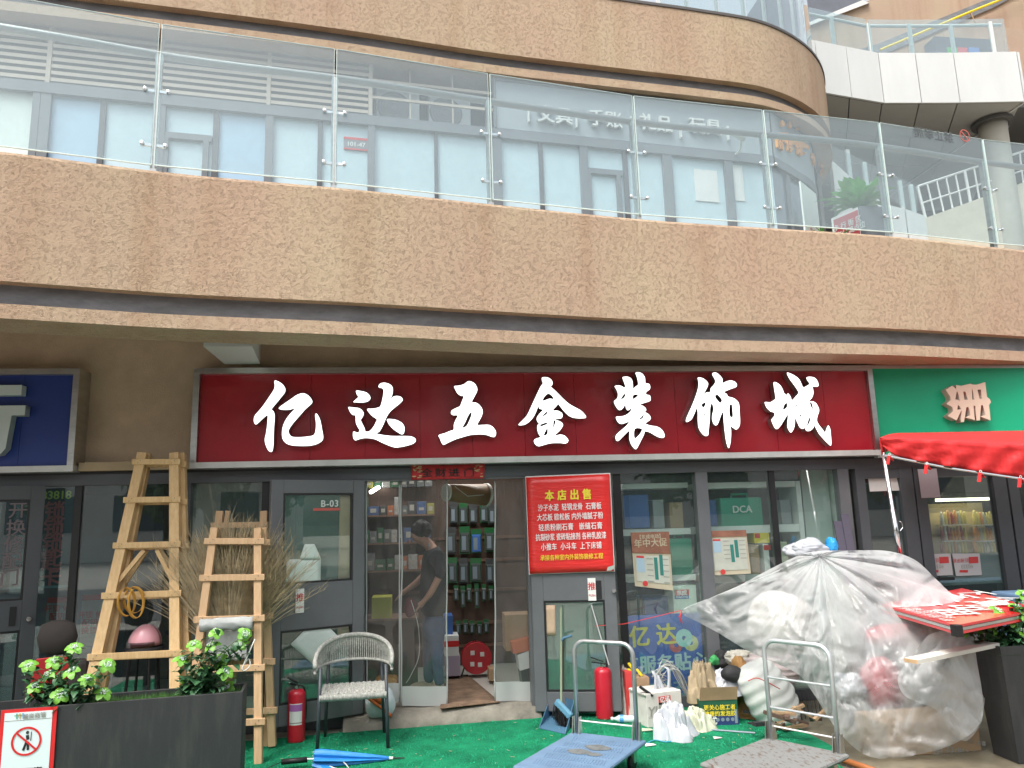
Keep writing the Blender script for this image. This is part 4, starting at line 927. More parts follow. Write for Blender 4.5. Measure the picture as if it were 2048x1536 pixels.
def pack(px, py, wpx, hpx, kind, row, k=0):
    px += rnd.uniform(-1.5, 1.5); py += rnd.uniform(-2, 2); hpx *= rnd.uniform(.9, 1.1)
    a, b = W(px-wpx/2, py-hpx/2, YR-.06), W(px+wpx/2, py+hpx/2, YR-.06)
    t_ = thing('hanging_pack', {1: 'large dark hanging tool pack on the top rail of the rack, ' + ORD[k], 2: 'clear blister pack on the second rail of the rack, ' + ORD[k], 3: 'green backed blister pack on the third rail of the rack, ' + ORD[k], 4: 'slim green card pack on the fourth rail of the rack, ' + ORD[k], 5: 'small yellow-green pack on the lowest rail of the rack, ' + ORD[k]}[row], 'pack', (a.x, YR-.06, b.z), 'hanging packs on rack row %d' % row)
    MB().box(a.x, b.x, YR-.055, YR-.045, b.z, a.z).build('card', 'pack_green' if kind else 'pack_dark', t_)
    wd = b.x-a.x; h = a.z-b.z
    MB().hexa([(a.x+wd*.1, YR-.085, b.z+h*.08), (b.x-wd*.1, YR-.085, b.z+h*.08), (b.x-wd*.06, YR-.056, b.z+h*.05), (a.x+wd*.06, YR-.056, b.z+h*.05), (a.x+wd*.14, YR-.085, a.z-h*.3), (b.x-wd*.14, YR-.085, a.z-h*.3), (b.x-wd*.06, YR-.056, a.z-h*.22), (a.x+wd*.06, YR-.056, a.z-h*.22)]).build('blister', 'pack_clear' if kind != 2 else 'pack_blue', t_)
    MB().box(a.x+wd*.22, a.x+wd*.6, YR-.088, YR-.086, b.z+h*.15, a.z-h*.35).build('print', 'pack_label', t_)
for k, px in enumerate((908, 928, 948, 968, 985)): pack(px, 1027, 18, 44, k % 2, 1, k)
for k, px in enumerate((903, 929, 954, 981)): pack(px, 1081, 22, 50, 0 if k == 0 else (1 if k % 2 else 2), 2, k)
for k, px in enumerate((904, 927, 953, 980)): pack(px, 1142, 20 if k != 2 else 24, 50, 1 if k % 2 == 0 else 0, 3, k)
for k, px in enumerate((912, 925, 938, 953, 969, 983)): pack(px, 1192 if k in (1, 3) else 1186, 10, 46 if k in (1, 3) else 32, 1, 4, k)
for k, px in enumerate((916, 930, 944, 958, 972)): pack(px, 1254, 11, 26, 1, 5, k)
# shelf goods behind the left curtain
def goods(name, label, cat, pts, Y, m_, dep=.2, group=None, bev=.006):
    a, b = W(*pts[0], Y), W(*pts[1], Y)
    return tag(MB().box(a.x, b.x, Y, Y+dep, b.z, a.z).build(name, m_, bevel=bev), label, cat, group)
mat('g_green', (.03, .16, .07), .5); mat('g_yellow', (.45, .45, .06), .5, var=.1); mat('g_grey', (.3, .32, .34), .5); mat('g_orange', (.6, .15, .05), .5); mat('g_white', (.76, .77, .76), .6)
ls = thing('goods_shelf', 'dark shelf unit crowded with small goods behind the left curtain', 'shelf', (-.1, 1.9, .13))
for py in (1030, 1085, 1140): z = W(780, py, 1.9).z; MB().box(-.9, .22, 1.78, 2.08, z-.02, z).build('shelf_board', 'rail_brown', ls)
rg = random.Random(11); cols_ = [mat('s%d' % i, c, .5, var=.3, vscale=25) for i, c in enumerate(((.03, .10, .05), (.16, .17, .18), (.32, .32, .31), (.04, .042, .045), (.25, .24, .05), (.32, .10, .04), (.05, .09, .2), (.10, .115, .115)))]; s_lab = mat('s_label', (.34, .33, .30), .5)
lab_g = ['dark green', 'grey', 'white', 'black', 'yellow', 'orange', 'blue', 'glossy clear']
for r_, py in enumerate((975, 1030, 1085, 1140)):
    zz = W(780, py, 1.85).z; x = -.85; gi = 0
    while x < .15:
        wd = rg.uniform(.06, .14); ht = rg.uniform(.10, .22); k = rg.randrange(8)
        gd = MB().box(x, x+wd*.93, 1.83, 1.98, zz, zz+ht).build('small_goods', cols_[k], bevel=.004); MB().box(x+wd*.2, x+wd*.7, 1.826, 1.829, zz+ht*.3, zz+ht*rg.uniform(.5, .75)).build('label_sheet', s_lab, gd)
        tag(gd, '%s goods pack, %s on the %s shelf behind the left curtain' % (lab_g[k], ORD[min(gi, 13)], ('top', 'second', 'third', 'lowest')[r_]), 'goods', 'small goods behind the curtain')
        x += wd; gi += 1
goods('carton_box', 'yellow-green open carton on the counter behind the left curtain', 'box', [(743, 1195), (783, 1243)], .9, 'g_yellow', .3)
# bundles of bottled water
for r_, py in enumerate((1262, 1302, 1337)):
    wp = thing('bottle_bundle', 'shrink-wrapped bundle of water bottles behind the left curtain, %s of the stack' % ('top', 'middle', 'bottom')[r_], 'bottles', W(768, py+16, 1.0), 'water bundles')
    for k in range(6):
        a = W(742+k*10.5, py, 1.0); MB().lathe([(.03, -.09), (.033, -.08), (.033, .04), (.014, .085), (.014, .10)], a, 10).build('bottle', mat('water', (.42, .52, .58), .15, coat=.6), wp, True)
    a, b = W(736, py-4, .96), W(798, py+8, .96); MB().box(a.x, b.x, .955, .965, b.z, a.z).build('wrap_print', 'pack_blue', wp)
goods('water_tub', 'dusty orange tub low behind the left curtain', 'tub', [(748, 1360), (795, 1388)], .55, mat('tub', (.55, .28, .08), .5), .3, bev=.04)
# hanging bucket rolls at the top of the doorway
kb = thing('brown_bucket', 'brown bucket with white rim hanging in the doorway top', 'bucket', W(935, 985, .55))
a, b = W(893, 985, .5), W(972, 990, .75); d = (b-a); Lb = d.length; d.normalize()
mat('bucket', (.27, .17, .10), .5, var=.1)
MB().lathe([(.085, 0), (.10, Lb*.5), (.118, Lb)], a, 24, d).build('body', 'bucket', kb, True)
MB().lathe([(.09, -.012), (.09, .012)], a, 24, d).build('base_rim', 'white_dirty', kb); MB().lathe([(.125, Lb-.02), (.125, Lb+.01)], a, 24, d).build('rim', 'white_dirty', kb)
MB().tube([a+d*Lb+Vector((0, -.12, 0)), a+d*Lb*.5+Vector((0, -.14, -.03)), a+d*.1+Vector((0, -.11, .06))], .004, 5).build('bail', 'white_dirty', kb)
# cable reel
cr = W(952, 1300, 1.35); rl = thing('cable_reel', 'red cable reel standing on the shop floor', 'cable reel', (cr.x, cr.y, .13))
zc = .13+.20
MB().lathe([(.165, 0), (.17, .01), (.165, .02)], (cr.x, 1.28, zc), 28, (0, 1, 0)).build('flange', mat('reel_red', (.45, .02, .03), .4, coat=.3), rl)
MB().lathe([(.165, 0), (.165, .02)], (cr.x, 1.42, zc), 28, (0, 1, 0)).build('flange', 'reel_red', rl)
MB().lathe([(.14, 0), (.14, .12)], (cr.x, 1.30, zc), 24, (0, 1, 0)).build('cable', 'black', rl)
for a in (.6, 2.2, 4.0, 5.2):
    MB().box(cr.x+.075*math.cos(a)-.022, cr.x+.075*math.cos(a)+.022, 1.268, 1.281, zc+.075*math.sin(a)-.022, zc+.075*math.sin(a)+.022).build('socket', 'white_dirty', rl)
q = MB(); q.tube([(cr.x-.18, 1.25, .135), (cr.x-.12, 1.3, zc-.05), (cr.x-.02, 1.3, zc+.21), (cr.x+.12, 1.3, zc-.05), (cr.x+.2, 1.25, .135)], .009, 6); q.build('stand', 'black', rl)
# boxes by the reel, mat, leaning sacks on the right of the door
goods('carton_box', 'blue and white carton on the stack beside the cable reel', 'box', [(888, 1232), (906, 1272)], 1.3, 'pack_blue', .3)
goods('carton_box', 'white carton with red stripes in the middle of the stack beside the reel', 'box', [(888, 1272), (918, 1312)], 1.2, 'g_white', .3)
goods('carton_box', 'white and purple carton at the bottom of the stack beside the reel', 'box', [(890, 1312), (921, 1352)], 1.2, mat('g_purple', (.42, .36, .45), .6), .3)
a, b = W(888, 1283, 1.19), W(918, 1293, 1.19); tag(MB().box(a.x, b.x, 1.192, 1.197, b.z, a.z).build('red_label', 'red'), 'red stripe label on the middle white carton', 'label')
goods('carton_box', 'small brown carton on the floor at the right curtain edge', 'box', [(978, 1338), (992, 1362)], .9, 'carton', .2)
goods('carton_box', 'tall brown carton behind the right curtain', 'box', [(1010, 1230), (1066, 1300)], .55, 'carton', .3)
p0 = W(1022, 1290, .45)
tb = thing('tool_box', 'orange and white tool box leaning behind the right curtain', 'tool box', (p0.x, .45, .13))
for (x0, y0, x1, y1, m_, nm) in ((1022, 1280, 1066, 1306, 'g_orange', 'lid'), (1035, 1306, 1068, 1340, 'g_white', 'front'), (1042, 1340, 1068, 1385, 'pack_dark', 'base')):
    a, b = W(x0, y0, .45), W(x1, y1, .45); MB().hexa([(a.x+.02, .45, b.z), (b.x, .45, b.z+.03), (b.x, .7, b.z+.03), (a.x+.02, .7, b.z), (a.x, .45, a.z-.02), (b.x-.02, .45, a.z+.02), (b.x-.02, .7, a.z+.02), (a.x, .7, a.z-.02)]).build(nm, m_, tb)
q = MB(); pm = [Gz(890, 1352, .135), Gz(935, 1350, .135), Gz(1000, 1405, .135), Gz(880, 1418, .135)]
q.grid([[pm[0].lerp(pm[1], i/8).lerp(pm[3].lerp(pm[2], i/8), j/8)+Vector((0, 0, .004+.006*nz((i, j, 3)))) for i in range(9)] for j in range(9)])
tag(q.build('door_mat', mat('mat_brown', (.20, .13, .085), .95, var=.5, vscale=6, bump=.5), smooth=True, solid=.006), 'stained brown cardboard mat on the doorway floor', 'mat')
tag(MB().box(-1.38, -.64, .22, .25, .1, 2.2).build('tone_board', mat('panel_teal', (.30, .42, .41), .6, var=.12, vscale=3)), 'teal board added behind the window by the left door for the lit interior tone', 'panel')  # added board; its colour gives the door pane its greenish-lit look
tag(MB().box(1.19, 1.87, .2, .23, .1, 2.2).build('tone_board', mat('panel_mint', (.42, .58, .53), .6, var=.08, vscale=3)), 'mint board added behind the window by the right door for the lit interior tone', 'panel')  # added board; pale mint imitates the light tone seen through the pane
# ---- PVC curtain panels in the doorway
def curtain(label, px0, px1, top, bot, Y, wavy):
    t_ = thing('door_curtain', label, 'curtain', W(px0, bot, Y), 'plastic curtain panels in the doorway')
    a, b, c_, d_ = W(px0, top, Y), W(px1, top, Y), W(px1, bot, Y), W(px0, bot, Y); rows = []
    for i in range(25):
        f = i/24; r = []
        for j in range(13):
            g_ = j/12; p = a.lerp(b, g_).lerp(d_.lerp(c_, g_), f); r.append(p+Vector((wavy*.012*nz((g_*2, f*4, px0)), .02*nz((g_*3+px0, f*2, 1)), 0)))
        rows.append(r)
    hs_ = 22
    MB().grid(rows[:hs_+1]).build('sheet', 'pvc', t_, True)
    MB().grid(rows[hs_:]).build('weight_strip', mat('strip_white', (.44, .45, .44), .5), t_, True)
    for j in (0, 12):
        MB().tube([rows[i][j] for i in range(25)], .008, 6).build('edge_strip', 'strip_white', t_, True)
curtain('dusty clear plastic door curtain panel at the left jamb', 733, 799, 962, 1405, .06, .6)
curtain('dusty clear plastic door curtain panel in front of the person', 803, 894, 962, 1412, .045, 1.4)
curtain('dusty clear plastic door curtain panel at the right jamb', 990, 1066, 960, 1402, .05, .5)

# ---- right hand bays: white shelves, goods, posters
sh = thing('window_shelf', 'white steel shelf unit behind the right shop windows', 'shelf', (3, .5, .13))
YW = .17
for x0, x1, py0, py1 in ((1244, 1376, 968, 975), (1400, 1594, 966, 973), (1248, 1382, 1060, 1068), (1406, 1600, 1054, 1063), (1256, 1392, 1154, 1160), (1416, 1600, 1152, 1160)):
    a, b = W(x0, py0, YW), W(x1, py1, YW); MB().box(a.x, b.x, YW, YW+.4, b.z, a.z).build('shelf_board', 'g_white', sh)
a, b = W(1590, 962, YW), W(1606, 1250, YW); MB().box(a.x, a.x+.05, YW-.01, YW+.4, .2, a.z).build('upright', 'g_white', sh)
a = W(1244, 962, YW); MB().box(1.86, 4.35, YW+.6, YW+.63, .13, 2.7).build('back_panel', mat('shelf_back', (.07, .09, .13), .7, var=.5, vscale=4), sh)
q = MB().box(a.x+2.0, 4.4, YW+.12, YW+.15, .13, 2.7).build('side_panel', 'inner_pale', sh)
mat('case_green', (.02, .30, .20), .45, var=.1)
def case(label, x0, y0, x1, y1, tx=None):
    a, b = W(x0, y0, YW-.0), W(x1, y1, YW); t_ = thing('tool_case', label, 'tool case', (a.x, YW, b.z))
    MB().box(a.x, b.x, YW+.02, YW+.2, b.z, a.z).build('shell', 'case_green', t_, bevel=.02)
    q = MB(); h = a.z-b.z
    for k in range(5): q.box(a.x+.03, b.x-.03, YW+.012, YW+.02, b.z+h*(.1+.1*k), b.z+h*(.14+.1*k))
    q.build('rib', 'case_green', t_)
    MB().tube([(a.x*.7+b.x*.3, YW+.06, a.z-.01), (a.x*.68+b.x*.32, YW+.06, a.z+.035), (a.x*.32+b.x*.68, YW+.06, a.z+.035), (a.x*.3+b.x*.7, YW+.06, a.z-.01)], .012, 6).build('handle', 'case_green', t_)
    if tx: text('lettering', tx, .1, frame((0, YW), UX, (a.x+b.x)/2, (a.z*.6+b.z*.4), .008), 'sticker_pale', t_, bold=.03)
case('green tool case with white lettering on the upper window shelf', 1441, 996, 1530, 1052, 'DCA')
case('plain green tool case on the middle window shelf', 1338, 1078, 1390, 1150)
goods('carton_box', 'yellow carton with red label on the right window shelf', 'box', [(1508, 1066), (1540, 1086)], YW, 'yellow', .2)
goods('carton_box', 'brown carton under the yellow one on the right window shelf', 'box', [(1500, 1090), (1522, 1148)], YW, 'carton', .2)
goods('carton_box', 'white carton with red top label on the right window shelf', 'box', [(1526, 1088), (1542, 1146)], YW, 'g_white', .2)
goods('carton_box', 'cream carton right of the thin mullion on the window shelf', 'box', [(1560, 1084), (1580, 1150)], YW, mat('g_cream', (.55, .58, .42), .6), .2)
a, b = W(1527, 1090, YW), W(1541, 1100, YW); tag(MB().box(a.x, b.x, YW-.004, YW-.001, b.z, a.z).build('red_label', 'red'), 'red label on the white carton by the thin mullion', 'label')
a, b = W(1509, 1067, YW), W(1520, 1076, YW); tag(MB().box(a.x, b.x, YW-.004, YW-.001, b.z, a.z).build('red_label', 'red'), 'red label on the yellow carton', 'label')
for k, (x0, y0, x1, y1, m_, l_) in enumerate(((1256, 990, 1300, 1055, 'pack_blue', 'dark blue roll goods on the upper left window shelf'), (1305, 1000, 1330, 1056, 'g_grey', 'grey box on the upper left window shelf'), (1338, 1005, 1368, 1056, 'carton', 'brown rolled goods on the upper left window shelf'), (1410, 1000, 1436, 1052, 'pack_blue', 'blue goods left of the green lettered case'), (1560, 1000, 1585, 1050, 'g_grey', 'grey goods right of the thin mullion'))): goods('shelf_goods', l_, 'goods', [(x0, y0), (x1, y1)], YW+.1, m_, .2)
# brand label sheet and low goods
def flat(name, label, cat, px0, py0, px1, py1, Y, m_): 
    a, b = W(px0, py0, Y), W(px1, py1, Y); return a, b, thing(name, label, cat, (a.x, Y, b.z))
a, b, t_ = flat('brand_carton', 'pale carton with red and blue brand label low in the window', 'box', 1345, 1172, 1396, 1240, .12, 'g_white')
MB().box(a.x, b.x, .12, .4, b.z, a.z).build('carton', mat('pale_carton', (.62, .70, .62), .6), t_)
a2, b2 = W(1349, 1180, .117), W(1378, 1191, .117); MB().box(a2.x, b2.x, .114, .119, b2.z, a2.z).build('label_red', 'push_red', t_)
text('lettering', '东成', .055, frame((0, .113), UX, (a2.x+b2.x)/2, (a2.z+b2.z)/2, 0), 'white', t_, bold=.03)
a3, b3 = W(1349, 1191, .117), W(1378, 1197, .117); MB().box(a3.x, b3.x, .114, .119, b3.z, a3.z).build('label_blue', 'pack_blue', t_)
text('lettering', 'DongCheng', .024, frame((0, .113), UX, (a3.x+b3.x)/2, (a3.z+b3.z)/2, 0), 'white', t_, bold=.02)
goods('storage_bin', 'blue plastic bin low behind the window beside the dark mullion', 'bin', [(1288, 1195), (1345, 1242)], .3, 'pack_blue', .3)
goods('storage_bin', 'dark grey bin low behind the window', 'bin', [(1258, 1196), (1286, 1242)], .3, 'pack_dark', .3)
# faded promotion posters on the glass
def promo(label, pts, split, x_cols):
    t_ = thing('promotion_poster', label, 'poster', W(*pts[3], -.01), None)
    Yp = -.012
    def q2(x, y): 
        a = (pts[0][0]*(1-x)+pts[1][0]*x)*(1-y)+(pts[3][0]*(1-x)+pts[2][0]*x)*y; b = (pts[0][1]*(1-x)+pts[1][1]*x)*(1-y)+(pts[3][1]*(1-x)+pts[2][1]*x)*y; return a, b
    def g3(x, y, d): p = W(*q2(x, y), Yp-d); return p
    MB().grid([[g3(x/6, y/8, .003*nz((x, y, 7))+(.004 if y == 8 else 0)) for x in range(7)] for y in range(9)]).build('sheet', mat('promo_paper', (.50, .45, .33), .75, col2=(.42, .31, .20), vscale=5, fac=(.5, .8)), t_, True)
    def rect(x0, y0, x1, y1, m_, nm, d=.006): MB().quad(g3(x0, y1, d), g3(x1, y1, d), g3(x1, y0, d), g3(x0, y0, d)).build(nm, m_, t_)
    rect(0, 0, 1, split, mat('promo_brown', (.27, .12, .08), .7, var=.3, vscale=8), 'heading')
    rect(.07, split+.04, .95, .9, mat('promo_white', (.50, .52, .45), .7, var=.12, vscale=6), 'field')
    rect(.10, split+.08, .30, split+.35, mat('promo_photo', (.36, .50, .60), .6), 'picture', .008); rect(.10, split+.05, .30, split+.09, 'push_red', 'picture_head', .009)
    mat('promo_green', (.03, .20, .17), .6)
    for (x, y0, y1) in x_cols: 
        M_ = MB(); rect(x-.045, y0, x+.045, y1, 'promo_green', 'product', .008)
    mat('promo_ink', (.30, .30, .27), .7)
    for k in range(5): rect(.36, split+.09+k*.1, .52, split+.105+k*.1, 'promo_ink', 'print_line', .0085); rect(.78, split+.09+k*.1, .93, split+.105+k*.1, 'promo_ink', 'print_line', .0085)
    p = g3(.28, .93, .009); MB().lathe([(.026, 0), (.026, .001)], p, 16, (0, -1, 0)).build('seal', 'push_red', t_)
    return t_, g3
t_, g3 = promo('faded brown headed promotion poster on the left window bay', [(1261, 1065), (1338, 1063), (1346, 1181), (1270, 1172)], .38, ((.60, .45, .84), (.74, .40, .76)))
p = g3(.5, .19, .009); text('lettering', '年中大促', .085, frame((0, p.y), UX, p.x, p.z, 0, R(1.5)), 'promo_paper', t_, bold=.02)
p = g3(.5, .08, .009); text('lettering', '【东成电动】', .045, frame((0, p.y), UX, p.x, p.z, 0, R(1.5)), 'promo_paper', t_, bold=.02)
t_, g3 = promo('faded promotion poster with folded top on the bay beside the white shelf upright', [(1416, 1062), (1492, 1060), (1502, 1147), (1425, 1151)], .14, ((.58, .32, .72), (.70, .22, .62)))
# blue service poster low on the left bay
t_ = thing('blue_poster', 'blue service poster with yellow and pale characters low in the window', 'poster', W(1330, 1390, .02))
a, b = W(1244, 1232, .02), W(1412, 1402, .02); MB().box(a.x, b.x, .02, .025, b.z, a.z).build('sheet', mat('blue_sheet', (.035, .11, .46), .5, var=.2, vscale=3), t_)
for tx, px, py, sz, m_ in (('亿 达', 1306, 1270, .21, mat('ink_dull_yellow', (.62, .56, .10), .6)), ('享服务贴心', 1331, 1326, .175, mat('ink_pale', (.45, .62, .66), .6)), ('亿达五金', 1345, 1377, .16, mat('ink_dim', (.16, .30, .42), .6))):
    p = W(px, py, .016); text('lettering', tx, sz, frame((0, .016), UX, p.x, p.z, 0, R(1.6)), m_, t_, bold=.03)
for px, py, r, m_ in ((1352, 1290, .07, mat('disc_red', (.5, .12, .14), .6)), (1382, 1286, .075, mat('disc_yellow', (.55, .55, .25), .6)), (1368, 1276, .085, mat('disc_cyan', (.35, .62, .62), .6))):
    p = W(px, py, .016-.002*(px == 1368)); q = MB(); ring(q, Matrix.Translation(p) @ Matrix.Rotation(R(90), 4, 'X'), .02, r, 20); q.build('ring_picture', m_, t_)
# ---- locksmith glass: LED board and sticker characters
lb = thing('led_board', 'dark window board with red lock and key characters behind the left glass', 'board', W(120, 1170, .05))
a, b = W(92, 968, .05), W(152, 1174, .05)
MB().box(a.x-.3, b.x, .05, .06, b.z, a.z).build('board', mat('led_dark', (.06, .10, .11), .4), lb)
q = MB(); q.box(b.x-.02, b.x, .04, .05, b.z, a.z); q.box(a.x-.3, b.x-.02, .04, .05, b.z, b.z+.02); q.build('rim', mat('led_rim', (.25, .42, .45), .4), lb)
mat('led_red', (.75, .22, .24), .5); mat('led_green', (.75, .9, .15), .5)
p = W(113, 990, .045); text('lettering', '83818', .105, frame((0, .045), UX, p.x, p.z, 0), 'led_green', lb, bold=.02)
for k, tx in enumerate('锁锁锁匙卡'):
    p = W(110-k*2.3, 1021+k*33.5, .045); text('lettering', tx, .185, frame((0, .045), UX, p.x, p.z, 0, R(1)), 'led_red', lb, bold=.025)
st_ = thing('door_lettering', 'faded red sticker characters on the left door glass', 'lettering', frame(ZA, uz, .6, 1.2).translation)
for k, tx in enumerate('开换修配门'):
    s, z = ZS(36-k*4.2, 1021+k*33.5); text('lettering', tx, .15, frame(ZA, uz, s, z, -.01, R(1)), mat('sticker_fade', (.17, .13, .14), .6), st_, bold=.012)
# posters / shelves deep in the locksmith shop
for k, (x0, y0, x1, y1, m_, l_) in enumerate(((165, 1190, 212, 1290, 'push_red', 'red and white price poster low in the locksmith window'), (95, 1195, 150, 1260, 'paper', 'white price sheet low behind the locksmith board'))):
    a, b = W(x0, y0, .3), W(x1, y1, .3); t_ = thing('price_poster', l_, 'poster', (a.x, .3, b.z)); MB().box(a.x, b.x, .3, .31, b.z, a.z).build('sheet', mat('dull_paper', (.4, .38, .36), .7), t_)
    MB().box(a.x, b.x, .295, .30, a.z-.05, a.z).build('heading', 'push_red', t_)
    text('lettering', '开锁 修锁\n配钥匙\n换锁芯', .07, frame((0, .294), UX, (a.x+b.x)/2, (a.z+b.z)/2-.02, 0), 'push_red', t_, bold=.02)
for k, (x0, y0, x1, y1, Y) in enumerate(((170, 990, 235, 1170, 1.4), (262, 1000, 300, 1200, 2.2), (400, 985, 520, 1260, 1.0))):
    a, b = W(x0, y0, Y), W(x1, y1, Y); tag(MB().box(a.x, b.x, Y, Y+.3, .06, a.z).build('cabinet', mat('cab%d' % k, ((.16, .19, .22), (.07, .06, .05), (.22, .29, .30))[k], .5)), ('grey cabinet deep in the locksmith shop', 'dark post-like cabinet behind the tall ladder', 'pale blue cabinet behind the short ladder')[k], 'cabinet')
# ---- drinks cooler in the right shop
ck = thing('drinks_cooler', 'lit drinks cooler full of bottles deep in the right shop', 'cooler', W(1920, 1250, 2.3))
a, b = W(1876, 1015, 2.3), W(2004, 1130, 2.3)
MB().box(a.x-.08, b.x+.08, 2.55, 2.9, .06, a.z+.2).build('cabinet', 'black', ck)
MB().box(a.x, b.x, 2.52, 2.54, b.z-.1, a.z+.05).build('back_panel', mat('cool_back', (.55, .45, .25), .6), ck)
mat('b_or', (.6, .25, .05), .3, coat=.5); mat('b_yl', (.6, .5, .15), .3, coat=.5); mat('b_wh', (.6, .6, .6), .3, coat=.5); mat('b_rd', (.35, .05, .04), .3, coat=.5); mat('b_cl', (.4, .42, .38), .3, coat=.5)
rg = random.Random(9)
for r_, py in enumerate((1050, 1082, 1108)):
    for c0, c1 in ((1882, 1935), (1948, 1998)):
        p, p2 = W(c0, py, 2.4), W(c1, py, 2.4); MB().box(p.x, p2.x, 2.35, 2.5, p.z-.012, p.z).build('shelf_board', 'steel_white', ck)
        nb = 8
        for k in range(nb):
            x = p.x+(k+.5)/nb*(p2.x-p.x); h = rg.uniform(.16, .2)
            MB().lathe([(.024, 0), (.026, .01), (.026, h*.6), (.012, h*.85), (.012, h)], (x, 2.4, p.z+.003), 8).build('bottle', rg.choice(['b_or', 'b_yl', 'b_wh', 'b_rd', 'b_cl', 'b_yl']), ck, True)
cl = bpy.data.lights.new('cooler_light', 'AREA'); cl.energy = 5; cl.size = .9; cl.color = (1, .8, .5)
clo = bpy.data.objects.new('cooler_light', cl); COL.objects.link(clo); clo.location = ((a.x+b.x)/2, 2.2, a.z+.15); clo.rotation_euler = (R(-35), 0, 0)
MB().box(a.x, b.x, 2.3, 2.34, a.z+.08, a.z+.12).build('lamp_strip', mat('cool_lit', (1, .85, .6), .5, emit=3), ck)
# papers on the right doors
for k, (pts, m_, l_, Y) in enumerate((([(1734, 941), (1790, 940), (1799, 981), (1740, 983)], 'paper', 'white notice sheet on the narrow right door', -.008), ([(1835, 938), (1873, 937), (1881, 995), (1843, 996)], mat('paper_lilac', (.5, .44, .48), .8), 'lilac notice sheet on the wide right door', -.05),)):
    q = MB(); q.poly([W(x, y, Y) for x, y in pts][::-1]); tag(q.build('notice_sheet', m_, solid=.001), l_, 'paper')
for k, (x0, x1) in enumerate(((1845, 1903), (1904, 1961))):
    t_ = thing('phone_notice', 'white notice with red box and mirrored digits on the right door, %s of the pair' % ('left', 'right')[k], 'notice', W(x0, 1150, -.01), 'paired phone notices')
    q = MB(); q.poly([W(x, y, -.01) for x, y in ((x0, 1108+k*-1), (x1-2, 1107), (x1+3, 1150), (x0+8, 1152))][::-1]); q.build('sheet', mat('paper_grey', (.55, .52, .52), .8), t_)
    q = MB(); q.poly([W(x, y, -.013) for x, y in ((x0+33, 1114), (x0+52, 1113), (x0+53, 1126), (x0+34, 1127))][::-1]); q.build('red_box', 'push_red', t_)
    q = MB(); q.poly([W(x, y, -.013) for x, y in ((x0+15, 1140), (x0+32, 1140), (x0+32, 1145), (x0+15, 1145))][::-1]); q.build('red_strip', 'push_red', t_)
    p = W(x0+30, 1133, -.014); text('lettering', '60333', .055, frame((0, -.014), UX, p.x, p.z, 0, mirror=True), 'promo_ink', t_)
    p = W(x0+17, 1121, -.014); text('lettering', '旺铺出租', .045, frame((0, -.014), UX, p.x, p.z, 0, mirror=True), 'push_red', t_)
q = MB(); q.poly([W(x, y, .03) for x, y in ((1880, 1107), (2000, 1105), (2010, 1165), (1880, 1172))][::-1]); tag(q.build('frosted_strip', mat('frost', (.42, .44, .40), .8, var=.1)), 'frosted film strip across the lower right door glass', 'film')
# ------------------------------------------------------------------ left side props
def mat_wood(name, c1, c2):
    M = mat(name, c1, .6, col2=c2, vscale=5, fac=(.35, .7), stretch=(9, 9, .8), bump=.15, bscale=40); return M
mat_wood('wood', (.70, .49, .25), (.56, .36, .16)); mat_wood('wood2', (.64, .43, .25), (.52, .33, .18))
mat('nail', (.25, .2, .15), .5, .5)
def ladder(label, TL, TR, BL, BR, rungs, back, m_, braces=None, thick=.045, rail_w=.05, tops=(0, 0)):
    """front frame between four corners; a second frame stands behind it, folded close"""
    th = thing('wooden_ladder', label, 'ladder', ((BL+BR)/2))
    def fr(TL, TR, BL, BR, rung_fs, ex):
        for a, b in ((TL, BL), (TR, BR)):
            MB().beam(a+(a-b).normalized()*ex, b, rail_w, thick, up=(0, 1, 0)).build('rail', m_, th, bevel=.003)
        for f in rung_fs:
            a, b = TL.lerp(BL, f), TR.lerp(BR, f); d = (b-a).normalized(); off = Vector((0, -thick*.62, -.0))
            r = MB().beam(a-d*.06+off, b+d*.06+off, .05, .022, up=(0, 1, 0)).build('rung', m_, th, bevel=.003)
            q = MB()
            for e in (a, b):
                for z in (-.011, .011): q.lathe([(.004, 0), (.004, .003)], e+off+Vector((z, -.011, z)), 6, (0, -1, 0))
            q.build('nail', 'nail', r)
    fr(TL, TR, BL, BR, rungs, .05)
    bk = Vector(back)
    fr(TL+Vector((.01, .07, .0)), TR+Vector((.03, .07, .0)), BL+bk, BR+bk, [f+.008 for f in rungs], .05)
    for (fa, fb) in (braces or ()):
        for s_, o_ in ((TL, BL), (TR, BR)):
            c = TL.lerp(BL, fa).lerp(TR.lerp(BR, fa), .42 if s_ is TL else .66); e = s_.lerp(o_, fb)
            MB().beam(c+Vector((0, .0, 0)), e+Vector((0, .0, 0)), .035, .03, up=(0, 1, 0)).build('brace', m_, th, bevel=.003)
            MB().beam(c+Vector((0, .07, 0)), e+bk*.8+Vector((0, .0, 0)), .035, .03, up=(0, 1, 0)).build('brace', m_, th, bevel=.003)
    return th
def L3(px, py, Y): return W(px, py, Y)
YT, YB = -.42, -.98
z0 = .0
TL, TR = L3(284, 918, YT), L3(350, 918, YT)
BLg, BRg = L3(176, 1400, -.93), L3(352, 1400, -.93)
def ext(a, b, z): return a+(b-a)*((z-a.z)/(b.z-a.z))
BL, BR = ext(TL, BLg, 0), ext(TR, BRg, 0)
Hh = TL.z
def fz(px, py): return (Hh-W(px, py, -.65).z)/Hh
lad1 = ladder('tall wooden trestle ladder with orange strap leaning beside the blue sign', TL, TR, BL, BR, [.012, fz(300, 998), fz(300, 1089), fz(300, 1186), fz(300, 1300), .9], (.05, .12, 0), 'wood', braces=[(fz(300, 1100), fz(300, 1172))], rail_w=.08, thick=.075)
